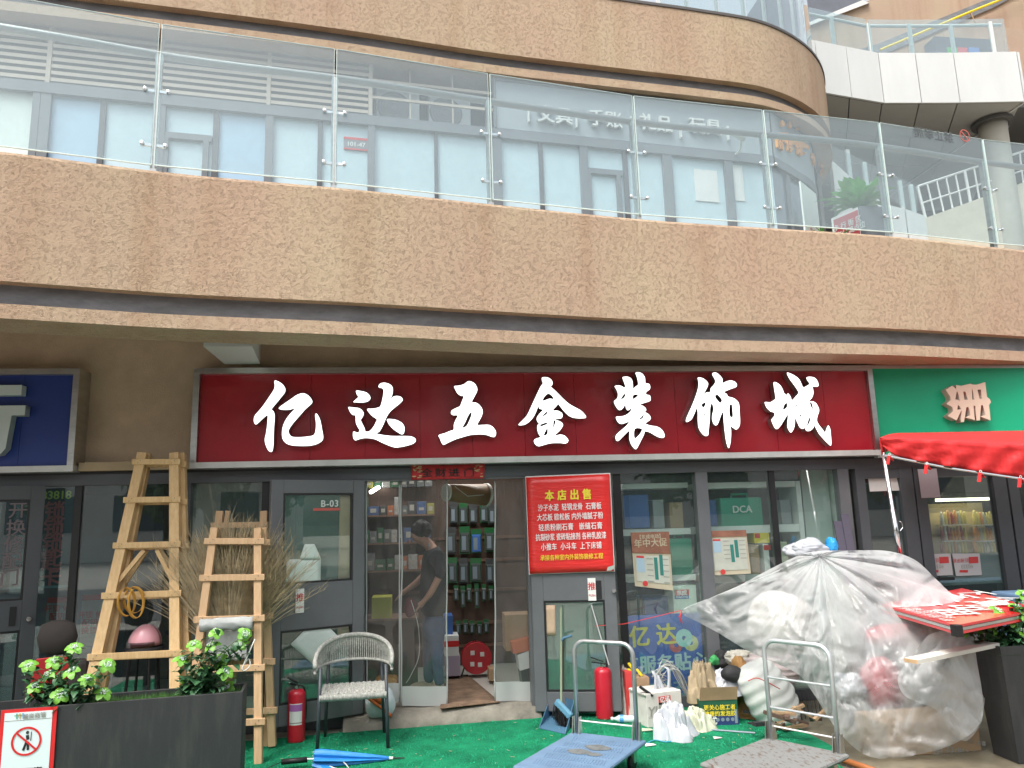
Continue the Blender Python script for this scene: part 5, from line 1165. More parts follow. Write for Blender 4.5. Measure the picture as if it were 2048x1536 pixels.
# short ladder
T2L, T2R = L3(428, 1068, -.78), L3(516, 1068, -.78)
B2R = Gz(517, 1527, 0.0); b2 = L3(388, 1330, -.96); B2L = ext(T2L, b2, 0); B2L.y = B2R.y
H2 = T2L.z
def f2(py): return (H2-W(470, py, -.87).z)/H2
lad2 = ladder('short wooden trestle ladder holding the reed broom beside the planter', T2L, T2R, B2L, B2R, [f2(1081), f2(1154), f2(1236), f2(1334), f2(1440)], (.03, .42, .02), 'wood2', rail_w=.06, thick=.06)
# rear half of the short ladder, standing taller behind the broom
q0, q1 = L3(440, 1022, -.35), L3(528, 1022, -.35)
for a, b in ((q0, Vector((q0.x-.12, -.48, 0))), (q1, Vector((q1.x+.03, -.5, 0)))): 
    MB().beam(a, b, .06, .045, up=(0, 1, 0)).build('rail', 'wood2', lad2, bevel=.003)
    MB().beam(a+Vector((.06, .03, 0)), b+Vector((.06, .03, 0)), .04, .03, up=(0, 1, 0)).build('rail', 'wood2', lad2, bevel=.003)
MB().beam(L3(422, 1051, -.37), L3(536, 1049, -.37), .05, .022, up=(0, 1, 0)).build('rung', 'wood2', lad2, bevel=.003)
# grey cloth on the short ladder
q = MB(); rows = []
for i in range(9):
    r = []
    for j in range(15):
        p = L3(400+j*7.6, 1238+(-6*j/14)+i*3.2, -.93); r.append(p+Vector((0, -.03*math.sin(i/8*math.pi)-.022*abs(nz((j*.35+i*.3, i*.5, 3))), .02*nz((j*.5, i*.4, 8)))))
    rows.append(r)
q.grid(rows); rows = []
for i in range(9):
    rows.append([L3(410+j*7.0, 1258+i*7.5+6*nz((j*.5, 1, 2))*(i/8), -.84)+Vector((0, -.06*abs(nz((j*.35, i*.25, 5))), .02*nz((j*.6, i*.3, 2)))) for j in range(13)])
q.grid(rows)
tag(q.build('grey_cloth', mat('cloth_grey', (.42, .44, .43), .85, var=.15, vscale=6), smooth=True, solid=.004), 'grey cloth wrapped over a rung of the short ladder', 'cloth')
# reed broom
br = thing('reed_broom', 'big fan of dry reeds bound as a broom on the short ladder', 'broom', L3(455, 1330, -.7))
mb = MB(); rg = random.Random(21); root = L3(458, 1310, -.68)
for i in range(2600):
    f = rg.gauss(0, .34); f = max(-.9, min(.9, f)); ang = f*.86; dep = rg.uniform(-.16, .16)
    ln = rg.uniform(.55, 1.06)*(1-.14*abs(f)); b0 = root+Vector((f*.10, dep*.3, rg.uniform(-.05, .1)))
    d = Vector((math.sin(ang)*.78, dep*.6, math.cos(ang))).normalized(); pts = []
    cv_ = rg.uniform(-.2, .2)
    for k in range(5):
        t = k/4; pts.append(b0+d*ln*t+Vector((cv_*t*t+.10*f*t*t, 0, -.10*abs(f)*t*t)))
    r0 = rg.uniform(.0016, .003); mb.tube(pts, [r0, r0, r0*.9, r0*.7, r0*.35], 3, False)
    if i % 2 == 0:
        for k in range(3):
            p = pts[3].lerp(pts[4], rg.random()); e = p+(d*rg.uniform(.05, .13)+Vector((rg.uniform(-.06, .06), rg.uniform(-.04, .04), rg.uniform(-.04, .05)))); mb.tube([p, p.lerp(e, .5)+Vector((0, 0, .006)), e], [.0016, .0013, .0006], 3, False)
o = mb.build('reeds', mat('reed', (.40, .325, .20), .8, var=.35, vscale=14), br); o['kind'] = 'stuff'
MB().tube([root+Vector((0, 0, .08)), root, Vector((root.x, root.y, .25))], [.10, .075, .05], 12).build('bound_handle', mat('reed_dark', (.28, .2, .1), .9, var=.4, vscale=30, stretch=(6, 6, 1)), br, True)
for z in (.04, -.12): MB().lathe([(.085, 0), (.085, .02)], root+Vector((0, 0, z)), 14).build('binding', 'carton', br)
# orange strap loops
sp = thing('orange_strap', 'orange webbing strap looped over a rung of the tall ladder', 'strap', L3(268, 1205, -.75))
def ribbon(pts, wv, m_, par, nm='loop'):
    pts = catmull(pts, 8); wv = Vector(wv); MB().grid([[p-wv for p in pts], [p+wv for p in pts]]).build(nm, m_, par, True, solid=.002)
mat('strap', (.62, .32, .06), .6, var=.1, vscale=30)
Ys = -.78
for (cx, cyy, rx, ry, dy) in ((253, 1204, 17, 28, 0), (272, 1206, 15, 30, -.02), (268, 1200, 20, 26, .02)):
    pts = [L3(cx+rx*math.cos(t), cyy+ry*math.sin(t), Ys+dy+.05*math.sin(t*1.0)) for t in [k*math.pi/6-1.2 for k in range(13)]]
    ribbon(pts, (.012, -.006, .006), 'strap', sp)
# pink helmet on a dark stool
hm = L3(289, 1290, -.55)
sl3 = thing('dark_stool', 'dark stool under the pink helmet behind the tall ladder', 'stool', (hm.x, hm.y, 0))
MB().lathe([(.15, hm.z-.05), (.16, hm.z-.03), (.15, hm.z-.012)], (hm.x, hm.y, 0), 20).build('seat', 'black_soft', sl3)
for k in range(4): a = k*math.pi/2+.7; MB().tube([(hm.x+.11*math.cos(a), hm.y+.11*math.sin(a), hm.z-.05), (hm.x+.17*math.cos(a), hm.y+.17*math.sin(a), -.01)], .012, 6).build('leg', 'black_soft', sl3)
ht = thing('pink_helmet', 'glossy pink open helmet resting behind the tall ladder', 'helmet', hm)
mat('pink', (.85, .42, .48), .22, coat=.6)
rows = []
for i in range(9):
    ph = i/8*math.pi*.5; rows.append([hm+Vector((.132*math.cos(t)*math.sin(ph+.02)*(1.0), .115*math.sin(t)*math.sin(ph+.02), .165*math.cos(ph)+.0-.05*max(0, -math.cos(t))*math.sin(ph)*.3)) for t in [k*2*math.pi/20 for k in range(21)]])
MB().grid(rows).build('shell', 'pink', ht, True, solid=.008)
MB().tube([hm+Vector((.12*math.cos(t), .108*math.sin(t), .012)) for t in [k*2*math.pi/20 for k in range(21)]], .012, 6, False).build('rim', mat('pink_dark', (.42, .10, .18), .5), ht, True)
rows = [[hm+Vector((.145*math.cos(t), .127*math.sin(t), z)) for t in [-2.5+k*.16 for k in range(12)]] for z in (-.01, .015, .035)]
MB().grid(rows).build('visor', mat_glass('visor', (.35, .38, .4), 2), ht, True)
# dark office chair and red board behind the left planter
oc = thing('dark_chair', 'dark brown upholstered chair with round headrest behind the planter', 'chair', (L3(115, 1330, -.9).x, -.9, 0))
hc = L3(115, 1275, -.9)
mat('seat_dark', (.03, .024, .022), .85, var=.2)
MB().lathe([(.05, -.13), (.125, -.1), (.15, 0), (.125, .1), (.05, .13)], hc, 20, None, 1.0, .45).build('headrest', 'seat_dark', oc, True)
MB().tube([(hc.x, hc.y, hc.z-.1), (hc.x, hc.y, hc.z-.3)], .015, 6).build('headrest_stem', 'chrome', oc)
b0 = L3(120, 1400, -.88)
MB().box(b0.x-.26, b0.x+.2, -.93, -.85, .45, W(115, 1318, -.88).z).build('backrest', 'seat_dark', oc, bevel=.05)
MB().box(b0.x-.27, b0.x+.23, -1.35, -.9, .38, .47).build('seat', 'seat_dark', oc, bevel=.04)
MB().tube([(b0.x, -1.1, .38), (b0.x, -1.1, .1)], .03, 8).build('gas_post', 'black', oc)
for k in range(5): a = k*1.257; MB().tube([(b0.x, -1.1, .1), (b0.x+.28*math.cos(a), -1.1+.28*math.sin(a), .03)], .018, 6).build('foot', 'black', oc)
a, b, c, d = L3(72, 1318, -1.42), L3(142, 1310, -1.42), L3(128, 1398, -1.36), L3(52, 1402, -1.36)
q = MB(); off = Vector((0, .012, 0)); q.hexa([d, c, c+off, d+off, a, b, b+off, a+off]); tag(q.build('red_board', mat('board_red', (.42, .02, .025), .5), bevel=.006), 'red rigid board propped on the dark chair behind the planter', 'board')
# ---- left planter
fl, frr = Gz(-60, 1425, .7), Gz(486, 1383, .7); bk_ = Vector((.0, .30, 0)); bkr = Gz(512, 1374, .7)-frr
lp = thing('black_planter', 'long black planter box with artificial flowers at the lower left', 'planter', (fl.x, fl.y, 0))
mat('planter_black', (.024, .026, .028), .55, col2=(.055, .055, .052), vscale=7, fac=(.48, .85), stretch=(1.6, 1.6, .25), bump=.12, bscale=120)
e1 = (frr-fl).normalized(); n1 = Vector((-e1.y, e1.x, 0))
def PB(s, d, z, tp=.03): k = (z/.7-1)*tp; return Vector((fl.x, fl.y, 0))+e1*s+n1*d+Vector((0, 0, z))+Vector((0, 0, 0))
Lp = (Vector((frr.x, frr.y, 0))-Vector((fl.x, fl.y, 0))).length
def wallq(s0, s1, d0, d1): return MB().hexa([PB(s0, d0, 0), PB(s1, d0, 0), PB(s1, d1, 0), PB(s0, d1, 0), PB(s0, d0, .7), PB(s1, d0, .7), PB(s1, d1, .7), PB(s0, d1, .7)])
for s0, s1, d0, d1 in ((0, Lp, 0, .02), (0, Lp, .30, .32), (0, .02, .02, .30), (Lp-.02, Lp, .02, .30)): wallq(s0, s1, d0, d1).build('side_board', 'planter_black', lp, bevel=.003)
MB().hexa([PB(.02, .02, .6), PB(Lp-.02, .02, .6), PB(Lp-.02, .3, .6), PB(.02, .3, .6), PB(.02, .02, .64), PB(Lp-.02, .02, .64), PB(Lp-.02, .3, .64), PB(.02, .3, .64)]).build('soil', 'black_soft', lp)
mb = MB(); rg = random.Random(31)
for i in range(3500):
    s, d = rg.uniform(.4, Lp-.03), rg.uniform(.03, .29); p = PB(s, d, .64); a = rg.uniform(0, 6.28); h = rg.uniform(.03, .065); v = Vector((math.cos(a), math.sin(a), 0))
    i0 = len(mb.v); mb.v += [p-v*.003, p+v*.003, p+Vector((rg.uniform(-.02, .02), rg.uniform(-.02, .02), h))]; mb.f.append((i0, i0+1, i0+2)); mb.mi.append(0)
o = mb.build('moss_grass', mat('moss', (.06, .16, .03), .8, var=.4, vscale=20), lp); o['kind'] = 'stuff'
# artificial flower plants: light green bract flowers with white beads over dark leaves
mat('leaf_dark', (.04, .12, .05), .45, var=.4, vscale=25); mat('bract', (.15, .38, .04), .45, var=.25, vscale=25); mat('bead', (.72, .78, .76), .5); mat('stem', (.10, .16, .06), .6)
def fake_plant(label, base, heads, leaves, seed, parent_cat='plant'):
    th = thing('flower_plant', label, 'plant', base, 'artificial flower plants'); rg = random.Random(seed)
    for hp in heads:
        hp = Vector(hp); mid = Vector(base).lerp(hp, .55)+Vector((rg.uniform(-.04, .04), rg.uniform(-.04, .04), .05))
        MB().tube(catmull([Vector(base)+Vector((rg.uniform(-.03, .03), rg.uniform(-.03, .03), 0)), mid, hp], 4), .003, 4, False).build('stem', 'stem', th)
        nrm = Vector((rg.uniform(-.5, .5), -.7+rg.uniform(-.3, .2), rg.uniform(.4, 1.1))).normalized(); x = nrm.orthogonal().normalized(); y = nrm.cross(x); mb = MB(); nb = 5; ph = rg.uniform(0, 6)
        for k in range(nb):
            a = ph+k*2*math.pi/nb; d = x*math.cos(a)+y*math.sin(a); sd_ = nrm.cross(d); L0 = rg.uniform(.050, .064); wd = .0225
            pts = [hp+d*.006, hp+d*L0*.4+nrm*.010, hp+d*L0*.75+nrm*.006, hp+d*L0-nrm*.008]
            mb.grid([[pts[0]-sd_*.006, pts[0], pts[0]+sd_*.006], [pts[1]-sd_*wd+nrm*.004, pts[1]-nrm*.002, pts[1]+sd_*wd+nrm*.004], [pts[2]-sd_*wd*1.0, pts[2]-nrm*.004, pts[2]+sd_*wd*1.0], [pts[3]-sd_*.008, pts[3], pts[3]+sd_*.008]])
        mb.build('flower', 'bract', th, True)
        mb = MB()
        for k in range(22):
            a = rg.uniform(0, 6.28); r = rg.uniform(0, .027); c = hp+(x*math.cos(a)+y*math.sin(a))*r+nrm*rg.uniform(.012, .024); mb.lathe([(.001, -.005), (.0045, 0), (.001, .005)], c, 5, nrm)
        mb.build('bead_cluster', 'bead', th)
    mb = MB()
    for i in range(leaves):
        hp = Vector(rg.choice(heads)); p = Vector(base).lerp(hp, rg.uniform(.15, .95))+Vector((rg.uniform(-.05, .05), rg.uniform(-.05, .05), rg.uniform(-.06, .02)))
        d = Vector((rg.uniform(-1, 1), rg.uniform(-1, .6), rg.uniform(-.3, .7))).normalized(); sd_ = d.cross(Vector((0, 0, 1))).normalized(); nr = sd_.cross(d); L0 = rg.uniform(.04, .09); wd = L0*.30
        pts = [p, p+d*L0*.35+nr*.008, p+d*L0*.7+nr*.006, p+d*L0-nr*.008]
        mb.grid([[pts[0]-sd_*.002, pts[0], pts[0]+sd_*.002], [pts[1]-sd_*wd+nr*.006, pts[1], pts[1]+sd_*wd+nr*.006], [pts[2]-sd_*wd*.8+nr*.004, pts[2], pts[2]+sd_*wd*.8+nr*.004], [pts[3]-sd_*.002, pts[3], pts[3]+sd_*.002]])
    mb.build('leaves', 'leaf_dark', th, True)
    return th
Yp = fl.y+.17
hd = [W(x, y, Yp+rnd.uniform(-.1, .08)) for x, y in ((148, 1297), (108, 1325), (98, 1350), (143, 1343), (70, 1375), (57, 1332), (216, 1330), (207, 1387), (175, 1360), (120, 1390))]
fake_plant('artificial plant with pale green flowers at the left end of the planter', PB(.42, .16, .64), hd, 420, 41)
Yp = frr.y+.15
hd = [W(x, y, Yp+rnd.uniform(-.1, .08)) for x, y in ((432, 1266), (490, 1268), (424, 1292), (388, 1290), (364, 1320), (408, 1347), (452, 1345), (378, 1366), (440, 1320), (456, 1375), (482, 1290))]
fake_plant('artificial plant with pale green flowers at the right end of the planter', PB(Lp-.35, .16, .64), hd, 480, 42)
# white cable loop hook on the planter
MB_ = MB(); MB_.tube(catmull([W(510, 1278, frr.y+.2), W(498, 1305, frr.y+.18), W(487, 1330, frr.y+.17), W(484, 1338, frr.y+.16), W(490, 1341, frr.y+.17), W(500, 1330, frr.y+.18), W(497, 1318, frr.y+.2), W(487, 1330, frr.y+.2)], 5), .005, 6)
tag(MB_.build('white_cable', 'white_dirty', smooth=True), 'white cable looped on the short ladder above the planter', 'cable')
# ---- warning sign on the planter front
ws = thing('warning_sign', 'red bordered do-not-lean sign on the front of the left planter', 'sign', PB(.35, -.02, .3))
e2 = Vector((e1.x, e1.y)).normalized(); P0s = (fl.x, fl.y)
def SS(px, py): 
    a_, b_ = online(px, py, (P0s[0]-e2.y*-.0, P0s[1]), e2); return a_, b_
cnr = [SS(4, 1420), SS(116, 1412), SS(106, 1560), SS(-8, 1570)]
def sgp(x, y, d):
    s = (cnr[0][0]*(1-x)+cnr[1][0]*x)*(1-y)+(cnr[3][0]*(1-x)+cnr[2][0]*x)*y; z = (cnr[0][1]*(1-x)+cnr[1][1]*x)*(1-y)+(cnr[3][1]*(1-x)+cnr[2][1]*x)*y
    n_ = Vector((-e2.y, e2.x)); return Vector((P0s[0]+e2.x*s+n_.x*d, P0s[1]+e2.y*s+n_.y*d, z))
def srect(x0, y0, x1, y1, d, m_, nm, par=ws): MB().hexa([sgp(x0, y1, d), sgp(x1, y1, d), sgp(x1, y1, d+.004), sgp(x0, y1, d+.004), sgp(x0, y0, d), sgp(x1, y0, d), sgp(x1, y0, d+.004), sgp(x0, y0, d+.004)]).build(nm, m_, par)
srect(0, 0, 1, 1, -.012, 'red', 'border'); srect(.07, .045, .92, .97, -.0145, mat('sign_white', (.66, .74, .76), .5), 'field')
srect(.075, .148, .915, .153, -.016, 'promo_ink', 'rule'); srect(.06, .80, .80, .804, -.016, 'promo_ink', 'rule')
cpt = sgp(.49, .44, -.018); m_s = Matrix.Identity(4)
for i, v in enumerate((Vector((e2.x, e2.y, 0)), Vector((0, 0, 1)), Vector((e2.y, -e2.x, 0)))): m_s[0][i], m_s[1][i], m_s[2][i] = v
m_s.translation = cpt; m_s = m_s @ Matrix.Rotation(R(2.5), 4, 'Z')
wS = (sgp(1, .4, 0)-sgp(0, .4, 0)).length; rS = wS*.27
q = MB(); ring(q, m_s, rS*.86, rS, 36); bar2(q, m_s, (-rS*.64, rS*.64), (rS*.64, -rS*.64), rS*.13, .001); q.build('ring', 'red', ws)
q = MB()
for A, B, wd in (((.05, .42), (.10, .10), .2), ((.0, -.05), (-.2, -.62), .16), ((.1, -.05), (.12, -.62), .16), ((.32, .62), (.28, 0), .05)): bar2(q, m_s, (A[0]*rS, A[1]*rS), (B[0]*rS, B[1]*rS), wd*rS, -.001)
ring(q, m_s @ Matrix.Translation((.06*rS, .6*rS, -.001)), 0.001, rS*.11, 14); q.build('figure', 'black', ws)
m_t = m_s.copy(); m_t.translation = sgp(.60, .10, -.018); text('lettering', '城资商管', wS*.105, m_t, 'promo_ink', ws, bold=.015)
for k, cc in enumerate(((.1, .4, .3), (.6, .45, .1), (.15, .35, .6))):
    m_t = m_s.copy(); m_t.translation = sgp(.29+k*.055, .105, -.018); q = MB(); bar2(q, m_t, (0, -.018*wS*2), (0, .02*wS*2), .02*wS); bar2(q, m_t, (-.045*wS, .03*wS), (.045*wS, .03*wS), .018*wS); ring(q, m_t @ Matrix.Translation((0, .055*wS, 0)), .0005, .016*wS, 10); q.build('logo_figure', mat('logo%d' % k, cc, .6), ws)
m_t = m_s.copy(); m_t.translation = sgp(.43, .875, -.018); text('lettering', '请勿依靠', wS*.2, m_t, 'black', ws, bold=.025)
# ---- fire extinguishers
mat('ext_red', (.50, .012, .03), .35, coat=.3, var=.05)
def extinguisher(label, p, H, r, lab=True, rot=0):
    th = thing('fire_extinguisher', label, 'fire extinguisher', p, 'red fire extinguishers'); p = Vector(p)
    MB().lathe([(r*.97, 0), (r, .012), (r, H*.80), (r*.92, H*.845), (r*.7, H*.875), (r*.3, H*.89), (r*.22, H*.90)], p, 28).build('cylinder', 'ext_red', th, True)
    MB().lathe([(r*.24, H*.895), (r*.24, H*.95)], p, 12).build('valve', 'chrome', th)
    q = MB(); c = p+Vector((0, 0, H*.95)); d = Vector((math.cos(rot), math.sin(rot), 0))
    q.beam(c-d*.02, c+d*.10+Vector((0, 0, .012)), .02, .008); q.beam(c-d*.01+Vector((0, 0, .018)), c+d*.105+Vector((0, 0, .055)), .02, .006); q.build('lever', 'black', th)
    MB().lathe([(.014, 0), (.014, .02)], p+Vector((0, -r*.3, H*.93)), 10, (0, -1, 0)).build('gauge', 'chrome', th)
    MB().tube(catmull([c-d*.02, c-d*.07+Vector((0, .02, -.02)), p+Vector((-d.x*r*1.15, .03, H*.6)), p+Vector((-d.x*r*1.1, .03, H*.35))], 5), .008, 6).build('hose', 'black', th)
    if lab:
        for z0_, z1_, m_, rr in ((.30, .66, 'paper', 1.004), (.53, .645, mat('label_violet', (.36, .12, .38), .5), 1.008), (.325, .345, 'promo_ink', 1.008)):
            rows = [[p+Vector((r*rr*math.sin(t), -r*rr*math.cos(t), H*z)) for t in [(-.75+k*.19) for k in range(9)]] for z in (z0_, z1_)]
            MB().grid(rows).build('label_sheet' if m_ == 'paper' else 'label_band', m_, th, True)
    return th
p = Gz(590, 1487, 0); HE = W(590, 1378, p.y).z
extinguisher('red fire extinguisher with white and violet label beside the woven chair', (p.x, p.y+.06, .004), HE/.9*.98, .075, True, 2.6)
p = Gz(1213, 1440, 0); HE = W(1213, 1338, p.y).z
extinguisher('plain red fire extinguisher standing before the right door', (p.x, p.y+.06, .004), HE/.88, .078, False, 2.8)
# ------------------------------------------------------------------ woven chair
ch = thing('woven_armchair', 'grey woven rope armchair with dark steel legs on the turf', 'chair', (-.5, -.45, 0))
mat('rope', (.40, .40, .37), .8, var=.4, vscale=45); mat('leg_steel', (.045, .055, .065), .45)
FLg, FRg = Gz(634, 1508, 0), Gz(776, 1497, 0); ex_ = (FRg-FLg).normalized(); ey_ = Vector((-ex_.y, ex_.x, 0)); wC = (FRg-FLg).length; dC = .50
def C3(a, b, z): return FLg+ex_*(a*wC)+ey_*(b*dC)+Vector((0, 0, z))
zs, za = .43, .655
legs = [(C3(0, 0, 0), C3(.03, .06, za)), (C3(1, 0, 0), C3(.97, .06, za)), (C3(.05, 1.0, 0), C3(.10, .95, za+.06)), (C3(.95, 1.0, 0), C3(.90, .95, za+.06))]
for a, b in legs: MB().tube([a, b], .0145, 10).build('leg', 'leg_steel', ch, True)
q = MB()
for a, b in (((.02, .03), (.98, .03)), ((.98, .03), (.93, .96)), ((.93, .96), (.07, .96)), ((.07, .96), (.02, .03))): q.tube([C3(*a, zs-.012), C3(*b, zs-.012)], .013, 8)
q.build('seat_frame', 'rope', ch, True)
# seat weave: two crossing sets of rope
mb = MB(); Nn = 22
for i in range(Nn):
    f = (i+.5)/Nn
    mb.tube([C3(.02+f*.96*1 if False else .03+f*.94, .03+t*.93, zs+.006+.006*math.cos(math.pi*(k+i))) for k, t in enumerate([j/16 for j in range(17)])], .0075, 4, False)
for i in range(16):
    f = (i+.5)/16; mb.tube([C3(.02+t*.96, .03+f*.93, zs+.006-.006*math.cos(math.pi*(k+i))) for k, t in enumerate([j/22 for j in range(23)])], .0075, 4, False)
for i in range(46):      # wrapped front edge
    f = .02+.96*(i+.5)/46; c = C3(f, .02, zs-.012); mb.tube([c+Vector((0, .018*math.cos(t), .026*math.sin(t))) for t in [k*math.pi/3 for k in range(7)]], .0065, 4, False)
mb.build('seat_weave', 'rope', ch, True)
# curved back: top rail and bottom rail with vertical cords
def back(t, up):   # t 0..1 from left arm front round to right arm front
    a = math.pi*(1.06-1.12*t); x = .5+.56*math.cos(a); y = .18+.84*max(0, math.sin(a))**.8 if math.sin(a) > 0 else .18+.3*math.sin(a)
    lift = math.sin(math.pi*min(1, max(0, t)))**.7
    z = (za-.01+.20*lift) if up else (za-.055+.035*lift); return C3(x, y, z)
NT = 60
MB().tube([back(k/NT, True) for k in range(NT+1)], .019, 8).build('top_rail', 'rope', ch, True)
MB().tube([back(k/NT, False) for k in range(NT+1)], .012, 8).build('lower_rail', 'rope', ch, True)
mb = MB()
for k in range(120):
    t = (k+.5)/120; t2 = min(1, max(0, t+.006*(-1)**k)); mb.tube([back(t, True), back(t, True).lerp(back(t2, False), .5)+Vector((0, 0, 0)), back(t2, False)], .0042, 4, False)
for k in range(150): # wraps on the top rail
    pass
mb.build('back_cords', 'rope', ch, True)
# ------------------------------------------------------------------ blue umbrella
um = thing('blue_umbrella', 'folded bright blue umbrella lying on the turf', 'umbrella', Gz(700, 1520, 0))
A, B = Gz(628, 1522, .045), Gz(778, 1514, .03); A.z, B.z = .06, .022
mat('umb', (.02, .22, .62), .45, var=.15, vscale=12, coat=.2); d = (B-A); Lu = d.length; dn = d.normalized(); sx = dn.cross(Vector((0, 0, 1))).normalized(); sy = sx.cross(dn)
rows = []
for i in range(14):
    f = i/13; r = (.062*(1-f)**.8+.010)*(1 if f > .02 else .9); rows.append([A+d*f+(sx*math.cos(t)*1.15+sy*math.sin(t)*.8)*r*(1+.28*math.sin(t*8+f*3)) for t in [k*2*math.pi/48 for k in range(49)]])
MB().grid(rows).build('canopy', 'umb', um, True)
q = MB(); q.quad(A+sx*.05, A+dn*.18+sx*.105+Vector((0, 0, -.045)), A+dn*.10+sx*.13+Vector((0, 0, -.05)), A-dn*.01+sx*.07+Vector((0, 0, -.03))); q.build('loose_flap', 'umb', um, solid=.002)
MB().tube([A-dn*.24+Vector((0, 0, -.02)), A-dn*.05+Vector((0, 0, -.004))], .02, 10).build('handle', 'black', um, True)
MB().tube([A-dn*.05, A+dn*.02], .008, 6).build('shaft', 'chrome', um)
MB().tube([B, B+dn*.03], .011, 8).build('collar', 'white', um); MB().tube([B+dn*.03, B+dn*.12], [.008, .004], 6).build('tip', 'black', um)
q = MB()
for k in range(8): a = k*math.pi/4; q.lathe([(.002, -.006), (.006, 0), (.002, .006)], A+(sx*math.cos(a)*1.15+sy*math.sin(a)*.8)*.06-dn*.008, 6, dn)
q.build('rib_tip', 'chrome', um)
MB().tube(catmull([A+dn*.12+sx*.08+Vector((0, 0, -.03)), A+dn*.2+sx*.12+Vector((0, 0, -.045)), A+dn*.26+sx*.1+Vector((0, 0, -.04)), A+dn*.2+sx*.05+Vector((0, 0, .01))], 5), .004, 5).build('tie_strap', 'white_dirty', um)
MB().tube(catmull([A-dn*.24+Vector((0, 0, -.02)), A-dn*.3+sx*.02+Vector((0, 0, -.04)), A-dn*.34+sx*.05+Vector((0, 0, -.05))], 4), .003, 5).build('wrist_cord', 'black', um)
# ------------------------------------------------------------------ lumpy soft things
def blob(name, label, cat, c, r, m_, seed, amp=.12, freq=2.2, wr=.02, wf=14, sq=1., parent=None, ns=52, nr=32, stretch=(1, 1, 1)):
    rows = []
    for i in range(nr+1):
        ph = i/nr*math.pi; row = []
        for k in range(ns+1):
            t = (k % ns)/ns*2*math.pi; v = Vector((math.sin(ph)*math.cos(t), math.sin(ph)*math.sin(t), math.cos(ph)))
            w_ = Vector((v.x*stretch[0], v.y*stretch[1], v.z*stretch[2]))
            rr_ = 1+amp*nz((v.x*freq*.6+seed, v.y*freq*.6, v.z*freq*.6))*1.5
            if wr > .03:
                wa = Vector((w_.x*2.1+seed, w_.y*2.1, w_.z*2.1)); wa += Vector((nz(wa*1.3), nz(wa*1.3+Vector((5, 0, 0))), nz(wa*1.3+Vector((0, 7, 0)))))*.8
                rr_ += wr*(1.0-3.2*abs(nz(wa))-1.6*abs(nz(wa*2.3)))*1.5
            else: rr_ += wr*nz((w_.x*4+seed, w_.y*4, w_.z*4))
            p = Vector((v.x*r[0], v.y*r[1], v.z*r[2]))*rr_
            if p.z < -r[2]*sq: p.z = -r[2]*sq
            row.append(Vector(c)+p)
        rows.append(row)
    o = MB().grid(rows).build(name, m_, parent, True)
    return tag(o, label, cat) if label else o
# rice bag behind the chair
p = Gz(760, 1447, .05); rb = thing('rice_bag', 'white printed plastic bag with orange band behind the chair', 'bag', (p.x, p.y, .1))
mat('bag_white', (.58, .63, .66), .4, var=.1, bump=.3, bscale=30, coat=.3)
blob('bag', None, None, (p.x, p.y+.05, .22), (.14, .10, .15), 'bag_white', 3.1, .1, 2, .03, 10, .8, rb)
q = MB(); ribbon([W(733, 1394, p.y-.07), W(752, 1408, p.y-.075), W(768, 1420, p.y-.07), W(783, 1432, p.y-.02)], (.0, -.0, .016), mat('bag_orange', (.70, .14, .03), .5, var=.3, vscale=40), rb, 'orange_band')
ribbon([W(742, 1392, p.y-.065), W(756, 1400, p.y-.07), W(766, 1402, p.y-.06)], (0, 0, .03), 'bag_orange', rb, 'orange_print')
# ------------------------------------------------------------------ broom and dustpan
pc = Gz(1115, 1452, 0)
dpn = thing('dustpan', 'blue long-handled dustpan on the turf by the right door', 'dustpan', (pc.x, pc.y, 0))
mat('pan_blue', (.07, .17, .27), .5, var=.1)
fa, fb_, bb, ba = Gz(1078, 1456, .01), Gz(1130, 1468, .01), Gz(1150, 1440, .01), Gz(1105, 1425, .01)
q = MB(); q.poly([fa, fb_, bb, ba]); q.build('pan_floor', 'pan_blue', dpn, solid=.006)
up_ = Vector((0, 0, .17))
q = MB(); q.poly([fa, ba, ba+up_]); q.build('pan_side', 'pan_blue', dpn, solid=.006); q = MB(); q.poly([fb_, bb, bb+up_]); q.build('pan_side', 'pan_blue', dpn, solid=.006); q = MB(); q.poly([ba, bb, bb+up_, ba+up_]); q.build('pan_back', 'pan_blue', dpn, solid=.006)
ha = (ba+bb)/2+up_; ht_ = W(1127, 1276, pc.y+.1)
MB().tube([ha, ht_], .011, 8).build('handle', mat('handle_brown', (.10, .085, .07), .5), dpn); MB().tube([ht_+Vector((-.02, 0, -.02)), ht_+Vector((0, 0, .0)), ht_+Vector((.075, -.02, .02))], .012, 8).build('grip', 'pan_blue', dpn)
bm_ = thing('push_broom', 'blue headed broom with green handle resting in the dustpan', 'broom', (pc.x, pc.y, .05))
h0, h1 = W(1112, 1402, pc.y), W(1142, 1434, pc.y-.1)
MB().beam(h0, h1, .045, .06).build('head', mat('broom_blue', (.12, .29, .42), .45), bm_, bevel=.012)
mb = MB(); rg = random.Random(2)
for i in range(420):
    f = rg.random(); a = h0.lerp(h1, f)+Vector((rg.uniform(-.02, .02), rg.uniform(-.02, .02), -.02)); mb.tube([a, a+Vector((rg.uniform(-.03, .01), rg.uniform(-.03, .02), -.12))], .0022, 3, False)
o = mb.build('bristles', 'black', bm_); o['kind'] = 'stuff'
MB().tube([h0.lerp(h1, .35), W(1122, 1215, pc.y+.18)], .010, 8).build('handle', mat('handle_green', (.25, .30, .20), .5), bm_)
# thin rod leaning on the right door
MB_ = MB(); MB_.tube([W(1218, 1330, -.42), W(1183, 1210, -.22)], .006, 6); tag(MB_.build('thin_rod', 'steel'), 'thin metal rod leaning on the right door glass', 'rod')
